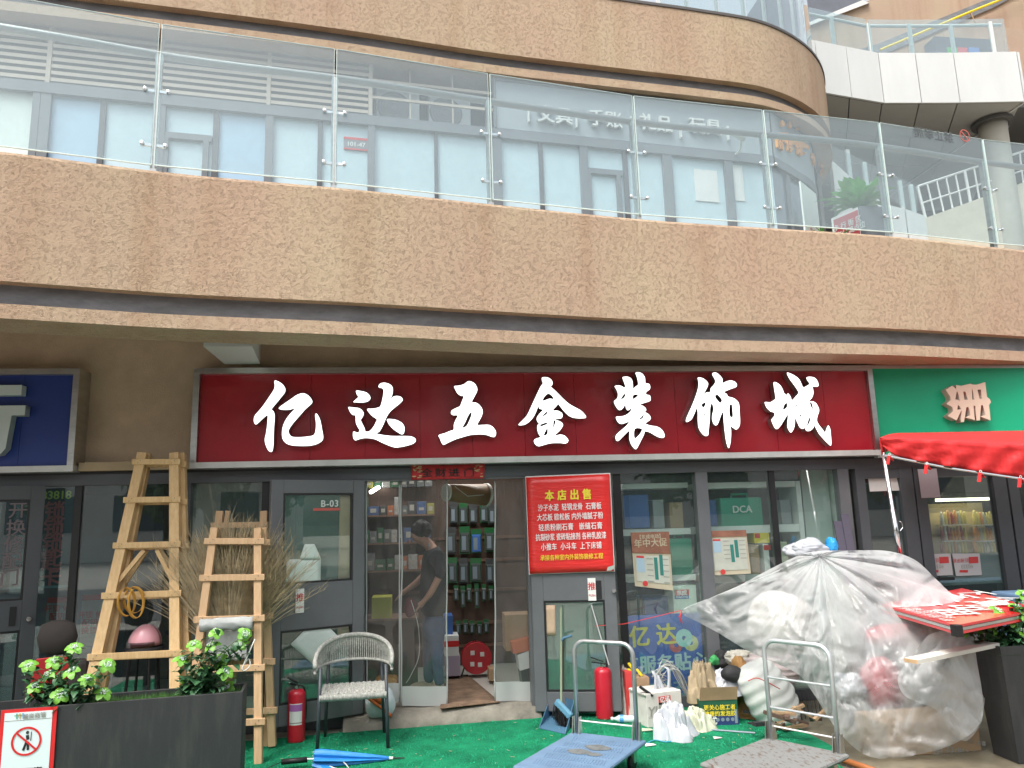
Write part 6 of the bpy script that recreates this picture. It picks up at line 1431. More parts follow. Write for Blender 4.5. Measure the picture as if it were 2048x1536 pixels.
# ------------------------------------------------------------------ platform trolleys
def trolley(label, A, B, deckL, zd, hh, mats, rungs, th_=.03, e2v=None):
    """A, B feet of the handle on the deck edge; the deck runs towards the viewer"""
    e1 = (B-A); e1.z = 0; wd = e1.length; e1.normalize(); e2_ = Vector((e1.y, -e1.x, 0)) if e2v is None else Vector(e2v)
    t_ = thing('platform_trolley', label, 'trolley', (A+B)/2*1.0)
    def D(a, b, z): return Vector((A.x, A.y, 0))+e1*a+e2_*b+Vector((0, 0, z))
    x0, x1 = -.06, wd+.06
    o = MB().hexa([D(x0, -.03, zd-th_), D(x1, -.03, zd-th_), D(x1, deckL, zd-th_), D(x0, deckL, zd-th_), D(x0, -.03, zd), D(x1, -.03, zd), D(x1, deckL, zd), D(x0, deckL, zd)]).build('deck', mats[0], t_, bevel=.02)
    rr_ = .09; top = zd+hh
    pts = [D(0, .0, zd), D(0, 0, top-rr_)]+[D(rr_-rr_*math.cos(t), 0, top-rr_+rr_*math.sin(t)) for t in (.3, .6, .9, 1.2, 1.57)]+[D(wd-rr_+rr_*math.sin(t), 0, top-rr_+rr_*math.cos(t)) for t in (0, .37, .67, .97, 1.27)]+[D(wd, 0, top-rr_), D(wd, 0, zd)]
    MB().tube(pts, .0165, 10).build('handle', mats[1], t_, True)
    for f in rungs: MB().tube([D(0, 0, zd+hh*f), D(wd, 0, zd+hh*f)], .008, 8).build('rung', mats[1], t_)
    MB().tube([D(.02, -.005, zd+.09), D(wd-.02, -.005, zd+.09)], .006, 6).build('pedal_bar', 'white_dirty', t_)
    for a in (0, wd):
        q = MB(); 
        for s_ in (-.028, .024): q.hexa([D(a+s_, -.03, zd), D(a+s_+.004, -.03, zd), D(a+s_+.004, .04, zd), D(a+s_, .04, zd), D(a+s_, -.02, zd+.12), D(a+s_+.004, -.02, zd+.12), D(a+s_+.004, .02, zd+.12), D(a+s_, .02, zd+.12)])
        q.build('bracket', 'steel', t_)
    for a in (.02, wd-.02):
        for b in (.08, deckL-.1):
            c = D(a, b, .065); MB().lathe([(.05, -.018), (.062, -.012), (.062, .012), (.05, .018)], c, 16, e1).build('wheel', 'black', t_, True)
            MB().hexa([D(a-.03, b-.03, .07), D(a+.03, b-.03, .07), D(a+.03, b+.03, .07), D(a-.03, b+.03, .07), D(a-.03, b-.03, zd-th_), D(a+.03, b-.03, zd-th_), D(a+.03, b+.03, zd-th_), D(a-.03, b+.03, zd-th_)]).build('caster_fork', 'steel', t_)
    return t_, D, wd
mat('deck_blue', (.13, .215, .33), .5, var=.15, vscale=6); mat('tube_worn', (.42, .42, .43), .35, .7, var=.35, vscale=12, stretch=(1, 1, .3)); mat('tube_zinc', (.58, .61, .63), .4, .6, var=.12, vscale=9)
A, B = Gz(1155, 1466, .2), Gz(1275, 1480, .2); hh = W(1212, 1284, (A.y+B.y)/2).z-.2
t1, D1, w1 = trolley('blue platform trolley with worn steel handle at the bottom centre', A, B, .9, .2, hh, ('deck_blue', 'tube_worn'), ())
q = MB()
for k in range(5):
    for s_ in range(22):
        a = .02+s_*.022; 
        if a < w1: q.hexa([D1(a, .1+k*.15, .2), D1(a+.008, .1+k*.15, .2), D1(a+.03, .2+k*.15, .2), D1(a+.022, .2+k*.15, .2), D1(a, .1+k*.15, .2025), D1(a+.008, .1+k*.15, .2025), D1(a+.03, .2+k*.15, .2025), D1(a+.022, .2+k*.15, .2025)])
q.build('deck_grip', 'deck_blue', t1)['kind'] = 'stuff'
q = MB(); rg = random.Random(5)
for (cx, cy_, r) in ((.30, .30, .10), (.22, .44, .09), (.34, .46, .06)):
    q.poly([D1(cx+r*math.cos(t)*(1+.4*nz((t, cx, 1))), cy_+r*.6*math.sin(t)*(1+.4*nz((t, cy_, 4))), .2032+.0004*cx) for t in [k*.4 for k in range(16)]])
q.build('mud_stain', mat('mud', (.13, .14, .14), .9, var=.4, vscale=20), t1)['kind'] = 'stuff'
A, B = Gz(1543, 1478, .2), Gz(1660, 1502, .2); B = A+(B-A).normalized()*.5; hh = W(1598, 1285, (A.y+B.y)/2).z-.2
mat('deck_worn', (.20, .205, .20), .75, col2=(.10, .065, .045), vscale=16, fac=(.52, .66), stretch=(2.5, 1, 1))
trolley('weathered plank trolley with zinc ladder handle before the plastic sheet', A, B, .8, .2, hh, ('deck_worn', 'tube_zinc'), (.62, .32), .035)
# ------------------------------------------------------------------ boxes, bags and sacks under the window
def cart(name, label, px0, px1, pyt, pyb, Yf, dep, m_, zt=None, sideleft=None):
    a, b = Gz(px0, pyb, 0.004), Gz(px1, pyb-2, 0.004)
    return a, b
a, b = Gz(1296, 1456, .004), Gz(1366, 1446, .004); zt = W(1330, 1386, a.y).z; u = Vector((b.x-a.x, b.y-a.y)); Lc = u.length; u.normalize()
yb_ = thing('white_carton', 'white carton with black lettering and red logo under the window', 'box', (a.x, a.y, 0))
mat('carton_white', (.60, .58, .54), .7, var=.12, vscale=8)
MB().seg(a, u, 0, Lc, .004, zt, 0, .30).build('carton', 'carton_white', yb_, bevel=.004)
MB().seg(a, u, -.015, 0, zt-.012, zt, 0, .28).build('flap', 'carton_white', yb_)
text('lettering', 'YINUO', .115, frame(a, u, Lc*.52, zt*.47, -.003), 'promo_ink', yb_, bold=.02, wscale=1.0, shear=.15)
text('lettering', 'SUPER PVC ELECTRICAL TAPE', .025, frame(a, u, Lc*.5, zt*.30, -.003), 'promo_ink', yb_)
MB().seg(a, u, Lc*.34, Lc*.68, zt*.70, zt*.88, -.004, -.001).build('logo_red', 'push_red', yb_); MB().seg(a, u, Lc*.34, Lc*.68, zt*.64, zt*.70, -.004, -.001).build('logo_black', 'black', yb_)
text('lettering', '亿诺', .05, frame(a, u, Lc*.51, zt*.79, -.006), 'white', yb_, bold=.03); text('lettering', 'YINUO', .02, frame(a, u, Lc*.51, zt*.67, -.006), 'white', yb_, bold=.02)
a, b = Gz(1402, 1452, .004), Gz(1478, 1449, .004); zt = W(1440, 1399, a.y).z; u = Vector((b.x-a.x, b.y-a.y)); Lc = u.length; u.normalize()
gb = thing('green_carton', 'dark green carton with yellow lettering and folded brown flap', 'box', (a.x, a.y, 0))
mat('carton_green', (.012, .085, .045), .6, var=.15); mat('carton_navy', (.02, .04, .15), .6)
for s0_, s1_, d0_, d1_ in ((0, Lc, 0, .012), (0, Lc, .28, .292), (0, .012, .012, .28), (Lc-.012, Lc, .012, .28)): MB().seg(a, u, s0_, s1_, .004, zt, d0_, d1_).build('side_board', 'carton_green', gb)
MB().seg(a, u, 0, Lc, .004, zt*.40, -.003, 0).build('blue_band', 'carton_navy', gb)
q = MB(); n_ = Vector((-u.y, u.x)); P = lambda s_, d_, z_: (a.x+u.x*s_+n_.x*d_, a.y+u.y*s_+n_.y*d_, z_); q.hexa([P(0, -.004, zt), P(Lc, -.004, zt), P(Lc, .004, zt), P(0, .004, zt), P(.008, -.035, zt+.115), P(Lc+.004, -.03, zt+.11), P(Lc+.004, -.024, zt+.11), P(.008, -.029, zt+.115)]); q.build('front_flap', 'carton', gb)
text('lettering', '更关心施工者\n健康的发泡胶', .047, frame(a, u, Lc*.52, zt*.60, -.004), 'ink_yellow', gb, bold=.015, line=1.1)
text('lettering', '枪式', .07, frame(a, u, Lc*.22, zt*.22, -.006), 'white', gb, bold=.02)
q = MB()
for k in range(4): ring(q, frame(a, u, Lc*(.45+.13*k), zt*.24, -.006), .001, .016, 10)
q.build('icon', 'pack_label', gb)
MB().seg(a, u, Lc*.90, Lc*.97, zt*.08, zt*.62, -.005, -.003).build('can_picture', 'pack_label', gb)
# crumpled things
mat('bag_pure', (.46, .48, .52), .5, var=.05); mat('sack_white', (.60, .62, .60), .7, var=.08); mat('sack_tan', (.40, .22, .08), .75, var=.2); mat('jute', (.34, .27, .17), .85, var=.2); mat('sack_pink', (.62, .52, .52), .75, var=.1)
def crumple(name, label, cat, px, py, rx, ry, rz, m_, seed, amp=.25, wr=.06, wf=5, z=None, dy=0, fr=2.4, sq=.8):
    p = Gz(px, py, .004); c = Vector((p.x, p.y+dy, rz*sq if z is None else z)); return blob(name, label, cat, c, (rx, ry, rz), m_, seed, amp, fr, wr, wf, sq)
def heap(name, label, cat, c, rx, ry, H, m_, seed, fold=.30, parent=None, base=.0, lean=(0, 0), NR_=36, NA=88):
    rows = []; c = Vector(c)
    for i in range(NR_+1):
        f = i/NR_; row = []
        for k in range(NA+1):
            t = (k % NA)/NA*2*math.pi; v = Vector((math.cos(t), math.sin(t), 0))
            rad = 1+.45*nz((v.x*1.1+seed, v.y*1.1, 0))
            g_ = f**.85; prof = (1-f**1.7)
            rid = abs(nz((v.x*2.6+seed*2, v.y*2.6, f*1.1)))*2.0+.6*abs(nz((v.x*6+seed, v.y*6, f*2.2+4)))
            q_ = Vector((v.x*g_*2.4+seed, v.y*g_*2.4, seed)); q_ += Vector((nz(q_*.9), nz(q_*.9+Vector((4, 2, 0))), 0))*.9
            cr = abs(nz(q_))+.5*abs(nz(q_*2.2))
            rr2 = g_*rad*(1+fold*(rid-.4)*math.sin(math.pi*min(1, f*.8+.1)))
            z = H*prof*(1+.35*nz((v.x*f*1.4+seed, v.y*f*1.4, 9)))-H*.75*(cr-.25)*math.sin(math.pi*min(1, f*.8+.2))
            row.append(c+Vector((v.x*rx*rr2+lean[0]*prof, v.y*ry*rr2+lean[1]*prof, max(base, z))))
        rows.append(row)
    o = MB().grid(rows).build(name, m_, parent, True); return tag(o, label, cat) if label else o
p = Gz(1356, 1478, .006); heap('crumpled_bag', 'crumpled white plastic bag in front of the lettered cartons', 'bag', (p.x, p.y+.06, .006), .20, .15, .25, 'bag_pure', 5.3, .35, lean=(-.02, .03))
p = Gz(1402, 1462, .006); heap('crumpled_bag', 'small yellowish plastic bag right of the crumpled white bag', 'bag', (p.x, p.y+.10, .006), .14, .13, .17, mat('bag_yellowish', (.50, .52, .40), .5), 8.3, .35)
p = Gz(1262, 1430, .006); heap('crumpled_bag', 'torn white bag squeezed between door and white carton', 'bag', (p.x, p.y+.02, .006), .11, .12, .40, mat('bag_worn', (.50, .47, .43), .6, var=.25, vscale=14), 2.3, .4)
p = W(1412, 1400, -.52); heap('jute_cloth', 'khaki cloth bag slumped over the left side of the green carton', 'cloth', p, .15, .15, .34, 'jute', 4.4, .3, lean=(-.02, 0), base=-.14)
p = W(1458, 1386, -.55); heap('white_cloth', 'white cloth bag with black opening on the green carton', 'cloth', p, .19, .15, .20, 'bag_pure', 6.4, .25)
blob('black_pad', 'black cushion pad lying on the white cloth bag', 'pad', W(1464, 1346, -.66), (.095, .07, .07), 'black_soft', 7.7, .12, 1.5, .02, 5)
blob('tan_sack', 'ochre sack standing behind the white cloth bag', 'sack', W(1485, 1382, -.42), (.12, .14, .30), 'sack_tan', 9.1, .2, 1.8, .05, 5)
blob('tan_sack', 'ochre sack lying low beside the green carton', 'sack', W(1508, 1432, -.5), (.20, .16, .14), 'sack_tan', 12.1, .2, 1.8, .05, 5)
blob('coiled_hose', 'heap of pale coiled cord above the ochre sack', 'cord', W(1482, 1316, -.3), (.17, .12, .07), mat('cord_pale', (.52, .50, .44), .8, var=.2, vscale=30), 13.3, .2, 2, .10, 9)
blob('black_sack', 'black sack and green rag behind the white cloth bag', 'sack', W(1445, 1322, -.2), (.11, .1, .10), 'black_soft', 14.2, .2, 2, .04, 6)
blob('green_rag', 'small bright green rag above the khaki cloth', 'rag', W(1428, 1321, -.42), (.04, .04, .045), mat('rag_green', (.05, .33, .10), .7), 15.2, .25, 2, .04, 6)
# big woven sacks with ridged folds
def sack(label, px, py, Y, r, tilt_, m_, seed):
    c = W(px, py, Y); rows = []; q_ = Matrix.Rotation(tilt_, 3, 'Y')
    for i in range(41):
        f = i/40; ph = f*math.pi; rad = (math.sin(ph)**.55)*(1+.035*math.sin(f*62+2*nz((f*3, seed, 0))))
        rows.append([c+q_ @ Vector((r[0]*rad*math.cos(t)*(1+.08*nz((math.cos(t)*1.5, math.sin(t)*1.5, f*5+seed))), r[1]*rad*math.sin(t), r[2]*math.cos(ph)+.015*math.sin(3*t+seed)*math.sin(ph))) for t in [k*2*math.pi/28 for k in range(29)]])
    return tag(MB().grid(rows).build('woven_sack', m_, smooth=True), label, 'sack', 'white woven sacks')
sack('ridged white woven sack leaning behind the zinc trolley handle', 1538, 1392, -.72, (.22, .17, .32), R(-28), 'sack_white', 1.3)
sack('pinkish white woven sack on top of the ridged one', 1546, 1335, -.62, (.25, .16, .15), R(12), 'sack_pink', 3.3)
MB_ = MB(); MB_.tube(catmull([W(1496, 1362, -.86), W(1512, 1356, -.9), W(1530, 1362, -.92), W(1560, 1378, -.9)], 5), .004, 5); tag(MB_.build('red_twine', 'push_red', smooth=True), 'thin red cord tied round the woven sack', 'cord')
# tangle of wire and tape over the white carton
wt = thing('wire_tangle', 'tangle of grey wire and white tape on the white carton', 'wire', W(1335, 1360, -.5)); rg = random.Random(6)
for k in range(11):
    c = W(1330, 1372, -.42); pts = [c+Vector((rg.uniform(-.1, .05), rg.uniform(-.05, .05), rg.uniform(0, .12)))]
    for j in range(4): pts.append(c+Vector((-.08+j*.1+rg.uniform(-.03, .03), rg.uniform(-.08, .05), .20-.09*abs(j-1)+rg.uniform(-.05, .03)-(.14 if j == 3 else 0))))
    MB().tube(catmull(pts, 6), .004, 5, False).build('wire', mat('wire_grey', (.38, .38, .36), .5), wt, True)
for k in range(4):
    c = W(1302+k*9+rg.uniform(-4, 4), 1350+rg.uniform(-8, 8), -.48); ribbon([c+Vector((rg.uniform(-.05, .05), .03, rg.uniform(-.02, .05))), c+Vector((rg.uniform(-.04, .04), -.03, .02)), c+Vector((rg.uniform(-.02, .03), -.03, -.12)), c+Vector((rg.uniform(-.02, .03), -.02, -.2))], (.014, 0, 0), 'bag_pure', wt, 'tape')
MB_ = MB(); MB_.beam(W(1279, 1373, -.62), W(1306, 1392, -.66), .03, .02); tag(MB_.build('black_tube', 'black'), 'short black tube beside the tangled wire', 'tube')
MB_ = MB(); MB_.box(W(1245, 1344, -.2).x, W(1260, 1344, -.2).x, -.3, -.12, .004, W(1250, 1340, -.2).z); tag(MB_.build('carton_box', 'push_red'), 'narrow red carton beside the right door leaf', 'box')
MB_ = MB(); MB_.box(W(1262, 1350, -.15).x, W(1290, 1350, -.15).x, -.28, -.1, .004, W(1275, 1350, -.15).z); tag(MB_.build('carton_box', 'carton'), 'open brown carton behind the torn white bag', 'box')
for k, (x0, y0, x1, y1) in enumerate(((1257, 1326, 1266, 1338), (1256, 1338, 1262, 1343), (1273, 1338, 1284, 1352))):
    MB_ = MB(); MB_.beam(W(x0, y0, -.2), W(x1, y1, -.24), .025, .012); tag(MB_.build('yellow_bar', 'yellow'), ('upper yellow bar tip above the narrow red carton', 'short yellow bar tip beside the door leaf', 'right yellow bar tip above the brown carton')[k], 'bar', 'yellow bars in the clutter')
# water bottle on its side
p = Gz(1250, 1438, .035); bt_ = thing('water_bottle', 'clear plastic bottle with blue label lying by the extinguisher', 'bottle', p)
ax = Vector((.9, -.3, 0)).normalized(); mat('pet', (.55, .63, .66), .12, coat=.7)
MB().lathe([(.012, -.11), (.012, -.09), (.032, -.055), (.034, .0), (.031, .03), (.034, .06), (.030, .09)], p, 14, ax).build('body', 'pet', bt_, True); MB().lathe([(.0345, -.045), (.0345, -.01)], p, 14, ax).build('label_sheet', mat('label_blue', (.08, .3, .6), .4), bt_); MB().lathe([(.015, -.125), (.015, -.105)], p, 10, ax).build('cap', 'white', bt_)
# litter on the turf
rg = random.Random(13)
for k, (px, py, l_) in enumerate(((1435, 1476, 'small pale square scrap on the turf before the green carton'), (1300, 1490, 'white foam scrap on the turf beside the blue trolley'), (1292, 1460, 'yellowish paper scrap by the white carton'))):
    p = Gz(px, py, .012); q = MB(); s_ = (.035, .045, .06)[k]; q.poly([p+Vector((-s_, -s_*.6, 0)), p+Vector((s_, -s_*.5, .004)), p+Vector((s_*.9, s_*.6, 0)), p+Vector((-s_*.8, s_*.7, .008))]); tag(q.build('litter_scrap', ('paper_grey', 'white', 'bag_yellowish')[k], solid=.002), l_, 'litter')
MB_ = MB(); MB_.tube([Gz(1405, 1458, .012), Gz(1510, 1466, .012)], .008, 6); tag(MB_.build('grey_strip', 'pack_label'), 'thin grey strip on the turf before the green carton', 'strip')
MB_ = MB(); MB_.tube(catmull([Gz(1290, 1488, .012), Gz(1310, 1480, .014), Gz(1330, 1484, .012), Gz(1344, 1482, .012)], 5), .005, 5); tag(MB_.build('blue_rope_end', mat('cord_blue', (.05, .35, .5), .5)), 'short blue cord on the turf by the blue trolley', 'cord')
mb = MB()
for k in range(90):
    x, y = rg.uniform(-1.2, 2.8), rg.uniform(-1.7, -.15)
    if x < -.6 and y > -.35: continue
    a = rg.uniform(0, 6.28); l_ = rg.uniform(.01, .035); mb.beam((x, y, .017), (x+l_*math.cos(a), y+l_*math.sin(a), .019), .003, .002)
tag(mb.build('turf_litter', mat('straw', (.45, .42, .25), .8)), 'scattered straw bits on the green turf', 'litter', kind='stuff')
# ------------------------------------------------------------------ plastic sheet over the covered scooter
def mat_sheet():
    M = bpy.data.materials.new('plastic_sheet'); M.use_nodes = True; N = M.node_tree.nodes; L = M.node_tree.links; N.remove(N['Principled BSDF']); out = N['Material Output']
    g = N.new('ShaderNodeNewGeometry'); n = N.new('ShaderNodeTexNoise'); n.inputs['Scale'].default_value = 2.2; n.inputs['Detail'].default_value = 6; L.new(g.outputs['Position'], n.inputs[0])
    mr = N.new('ShaderNodeMapRange'); mr.inputs[1].default_value = .32; mr.inputs[2].default_value = .68; mr.inputs[3].default_value = .28; mr.inputs[4].default_value = .50; L.new(n.outputs['Fac'], mr.inputs[0])
    lw = N.new('ShaderNodeLayerWeight'); lw.inputs[0].default_value = .35
    ad = N.new('ShaderNodeMath'); ad.operation = 'MULTIPLY_ADD'; ad.inputs[1].default_value = .6; ad.use_clamp = True; L.new(lw.outputs['Facing'], ad.inputs[0]); L.new(mr.outputs[0], ad.inputs[2])
    t = N.new('ShaderNodeBsdfTransparent'); t.inputs[0].default_value = (.93, .95, .95, 1)
    d = N.new('ShaderNodeBsdfDiffuse'); d.inputs[0].default_value = (.78, .80, .81, 1); tr = N.new('ShaderNodeBsdfTranslucent'); tr.inputs[0].default_value = (.78, .80, .81, 1)
    a = N.new('ShaderNodeMixShader'); a.inputs[0].default_value = .45; L.new(d.outputs[0], a.inputs[1]); L.new(tr.outputs[0], a.inputs[2])
    gl_ = N.new('ShaderNodeBsdfGlossy'); gl_.inputs['Roughness'].default_value = .2
    b = N.new('ShaderNodeMixShader'); b.inputs[0].default_value = .07; L.new(a.outputs[0], b.inputs[1]); L.new(gl_.outputs[0], b.inputs[2])
    c = N.new('ShaderNodeMixShader'); L.new(ad.outputs[0], c.inputs[0]); L.new(t.outputs[0], c.inputs[1]); L.new(b.outputs[0], c.inputs[2]); L.new(c.outputs[0], out.inputs[0])
    n2 = N.new('ShaderNodeTexNoise'); n2.inputs['Scale'].default_value = 11; n2.inputs['Detail'].default_value = 4; L.new(g.outputs['Position'], n2.inputs[0]); bp = N.new('ShaderNodeBump'); bp.inputs['Strength'].default_value = .6; bp.inputs['Distance'].default_value = .03; L.new(n2.outputs['Fac'], bp.inputs['Height'])
    for x in (d, tr, gl_): L.new(bp.outputs[0], x.inputs['Normal'])
    MATS['plastic_sheet'] = M
mat_sheet()
out = [(1362, 1222, -.35), (1420, 1196, -.5), (1480, 1170, -.65), (1560, 1128, -.85), (1622, 1104, -.95), (1700, 1101, -.85), (1775, 1102, -.75), (1830, 1120, -.8), (1872, 1158, -.9), (1905, 1188, -1.0), (1960, 1215, -1.3), (1972, 1330, -1.8), (1962, 1440, -2.05), (1915, 1484, -2.08), (1850, 1506, -2.0), (1775, 1518, -1.95), (1728, 1508, -1.92), (1690, 1478, -1.85), (1660, 1440, -1.75), (1630, 1392, -1.6), (1600, 1352, -1.45), (1560, 1330, -1.25), (1500, 1304, -1.0), (1440, 1268, -.7), (1400, 1246, -.5)]
lp_ = smoothloop([Vector(p) for p in out], 10); pk = Vector((1640, 1112, -1.0)); NB = len(lp_)
rows = []; NR = 60
for i in range(NR+1):
    f = (i/NR)**.9; row = []
    for k in range(NB+1):
        b = lp_[k % NB]; p = pk.lerp(b, f); ang = math.atan2(b.y-pk.y, b.x-pk.x)
        down = max(0, math.sin(ang)); Y = p.z - .30*down*math.sin(math.pi*min(1, f))*1.0
        fold = abs(nz((ang*2.6, 3.3, f*.7)))*.30*math.sin(math.pi*min(1, f*.85+.06))+abs(nz((ang*7, f*1.6, 4)))*.06*min(1, f*1.5)
        wx = Vector((p.x*.011, p.y*.011, 7)); wx += Vector((nz(wx*1.4), nz(wx*1.4+Vector((9, 0, 0))), 0))*.7
        cr_ = min(1, f*1.6)*(.10*abs(nz(wx))+.08*abs(nz(wx*2.2))+.05*abs(nz(wx*4.7)))
        w_ = W(p.x, p.y, Y-fold+cr_)
        if w_.z < .02: w_.z = .02
        row.append(w_)
    rows.append(row)
sheet_ = MB().grid(rows).build('plastic_sheet', 'plastic_sheet', smooth=True)
tag(sheet_, 'large translucent plastic sheet draped over a scooter and bundles', 'plastic sheet')
# (the sheet's loose end) at the right hanging end
out2 = [(1862, 1268), (1900, 1262), (1942, 1272), (1955, 1330), (1966, 1400), (1962, 1446), (1932, 1482), (1902, 1462), (1872, 1420), (1838, 1405), (1806, 1388), (1796, 1352), (1820, 1318), (1838, 1292)]
lp2 = smoothloop([Vector((*p, -2.06)) for p in out2], 9); pk2 = Vector((1905, 1330, -2.12)); rows = []
for i in range(41):
    f = i/40; row = []
    for k in range(len(lp2)+1):
        p = pk2.lerp(lp2[k % len(lp2)], f); wx = Vector((p.x*.017, p.y*.013, 3)); wx += Vector((nz(wx*1.1), nz(wx*1.1+Vector((9, 0, 0))), 0))*.35
        row.append(W(p.x, p.y, p.z-.13*abs(nz(wx*.7))-.06*abs(nz(wx*1.5))-.018*abs(nz(wx*3.5))))
    rows.append(row)
tag(MB().grid(rows).build('plastic_sheet', 'plastic_sheet', smooth=True), 'crumpled hanging end of plastic sheeting against the right planter', 'plastic sheet')
MB_ = MB(); MB_.tube([W(1362, 1221, -.36), W(1300, 1236, -.32), W(1248, 1248, -.28), W(1190, 1252, -.25)], .0035, 5); MB_.tube(catmull([W(1363, 1222, -.37), W(1360, 1236, -.38), W(1364, 1246, -.38), W(1358, 1232, -.39)], 4), .006, 5); tag(MB_.build('red_string', 'push_red'), 'red string tying the plastic sheet to the right door', 'string')
# scooter under the sheet
sco = thing('motor_scooter', 'scooter with dark mirrors and red seat cover under the plastic sheet', 'scooter', (3.5, -1.1, 0))
mat('scoot', (.06, .065, .075), .4, coat=.3); mat('scoot_red', (.42, .03, .05), .6, var=.2)
cS = W(1640, 1300, -1.1)
def S3(px, py, Y=-1.15): return W(px, py, Y+.32)
MB().tube(catmull([S3(1600, 1155), S3(1640, 1125), S3(1690, 1130), S3(1720, 1165)], 5), .022, 8).build('handlebar', 'scoot', sco, True)
MB().tube([S3(1590, 1150), S3(1632, 1190)], .03, 8).build('mirror_arm', 'scoot', sco); MB().lathe([(.02, -.03), (.08, -.02), (.085, .02), (.02, .03)], S3(1810, 1150), 16, (.2, -1, .2)).build('mirror', 'scoot', sco, True)
rows = [[S3(x0+(x1-x0)*t, py, -1.2-.10*math.sin(math.pi*t)) for t in [k/8 for k in range(9)]] for (x0, x1, py) in ((1660, 1715, 1170), (1655, 1725, 1210), (1650, 1730, 1270), (1655, 1725, 1330), (1670, 1712, 1385))]
MB().grid(rows).build('front_shield', mat('scoot_olive', (.16, .18, .14), .5), sco, True, solid=.02)
blob('seat', None, None, S3(1790, 1270, -1.2), (.30, .16, .10), 'scoot_red', 3.3, .06, 1.5, .01, 5, 1, sco); blob('red_cover', None, None, S3(1765, 1370, -1.35), (.20, .16, .22), 'scoot_red', 5.5, .1, 1.5, .03, 5, 1, sco)
for px, py in ((1690, 1420), (1860, 1400)):
    c = S3(px, py, -1.1); MB().lathe([(.14, -.04), (.20, -.03), (.215, 0), (.20, .03), (.14, .04)], (c.x, c.y, .215), 24, (.45, -.9, 0)).build('wheel', 'black', sco, True)
MB().tube([S3(1690, 1330), S3(1690, 1440)], .03, 8).build('fork', 'steel', sco)
blob('body', None, None, S3(1820, 1330, -1.05), (.36, .15, .18), 'scoot', 6.6, .08, 1.4, .01, 4, 1, sco)
blob('wrapped_bundle', 'pale wrapped bundle under the left wing of the plastic sheet', 'bundle', S3(1560, 1245, -.85), (.34, .22, .28), mat('bundle_pale', (.62, .58, .54), .8, var=.08), 2.2, .12, 1.5, .02, 5)
blob('white_bag', 'white bag under the middle of the plastic sheet', 'bag', S3(1695, 1375, -1.35), (.17, .12, .12), 'bag_pure', 12.2, .25, 2, .05, 5)
blob('grey_bundle', 'grey bundle under the right of the plastic sheet', 'bundle', S3(1880, 1260, -1.3), (.28, .2, .22), mat('bundle_grey', (.16, .17, .18), .8, var=.2), 4.2, .15, 1.6, .03, 5)
# scrap wood and wire pile under the sheet by the zinc trolley
sw_ = thing('scrap_pile', 'pile of dark scrap wood and wire mesh behind the zinc trolley', 'scrap', Gz(1590, 1445, 0)); rg = random.Random(8)
for k in range(22):
    a = Gz(rg.uniform(1525, 1650), rg.uniform(1428, 1450), rg.uniform(.02, .2)); b = a+Vector((rg.uniform(-.25, .25), rg.uniform(-.1, .1), rg.uniform(-.06, .10))); b.z = max(.02, b.z); MB().beam(a, b, rg.uniform(.012, .05), rg.uniform(.01, .03)).build('scrap_piece', rg.choice(['black_soft', 'rail_brown', 'carton', 'rack_back']), sw_)
for k in range(9): a = Gz(1580+k*8, 1440, .01); MB().tube([a, a+Vector((0, .05, .24))], .004, 4).build('wire', 'black_soft', sw_)
# white plastic bag with blue end, and two violet boards, by the end post
p = W(1615, 1098, -.35); wb = thing('white_bundle', 'white plastic bundle with bright blue end above the sheet', 'bundle', p)
blob('bundle', None, None, p, (.22, .12, .10), 'bag_pure', 7.2, .2, 1.8, .05, 5, 1, wb); blob('blue_end', None, None, W(1663, 1092, -.36), (.05, .07, .085), mat('end_blue', (.03, .32, .72), .4), 9.2, .15, 2, .05, 6, 1, wb)
for k, (x0, x1, yt) in enumerate(((1668, 1684, 1042), (1682, 1697, 1028))):
    a, b = W(x0, yt, -.14), W(x1, yt, -.14); c, d = W(x0+8, 1180, -.25), W(x1+8, 1180, -.25); q = MB(); t_ = Vector((0, .02, 0)); q.hexa([(c.x+.03, -.5, 0), (d.x+.03, -.5, 0), (d.x+.03, -.48, 0), (c.x+.03, -.48, 0), a, b, b+t_, a+t_]); tag(q.build('violet_board', mat('violet', (.09, .08, .115), .7, var=.1)), ('shorter grey-violet board leaning on the end post', 'taller grey-violet board leaning on the end post')[k], 'board', 'violet boards')
# ------------------------------------------------------------------ red folding notice board lying on the bundles
ZR = 1.0
cl_ = [Gz(1762, 1213, ZR), Gz(1925, 1180, ZR+.02), Gz(2082, 1222, ZR), Gz(1913, 1256, ZR)]
rd = thing('red_notice_board', 'red folding notice board with white characters lying flat on the bundles', 'notice board', (cl_[3].x, cl_[3].y, ZR))
def board(dz, m_, nm, th_=.018):
    P = [p+Vector((0, 0, dz)) for p in cl_]; return MB().hexa([P[3], P[2], P[1], P[0]]+[p+Vector((0, 0, th_)) for p in (P[3], P[2], P[1], P[0])]).build(nm, m_, rd)
board(0, mat('board_gloss', (.62, .015, .02), .3, coat=.3), 'upper_leaf'); board(-.045, 'board_gloss', 'lower_leaf'); board(-.024, 'steel', 'hinge_frame', .02)
for k in (0, 3): c = cl_[k]; MB().box(c.x-.028, c.x+.028, c.y-.03, c.y+.03, ZR-.055, ZR+.022).build('corner_cap', 'black', rd, bevel=.006)
o_ = cl_[0]; eu = (cl_[3]-cl_[0]); ev = (cl_[1]-cl_[0])     # ev: reading 'up' (towards the back right), eu: reading right
def bm(u_, v_):
    m_ = Matrix.Identity(4); X = eu.normalized(); Yv = (ev-X*ev.dot(X)).normalized(); Z = X.cross(Yv)
    if Z.z < 0: Z = -Z
    for i, v in enumerate((X, Yv, Z)): m_[0][i], m_[1][i], m_[2][i] = v
    m_.translation = o_+eu*u_+ev*v_+Vector((0, 0, .022)); return m_
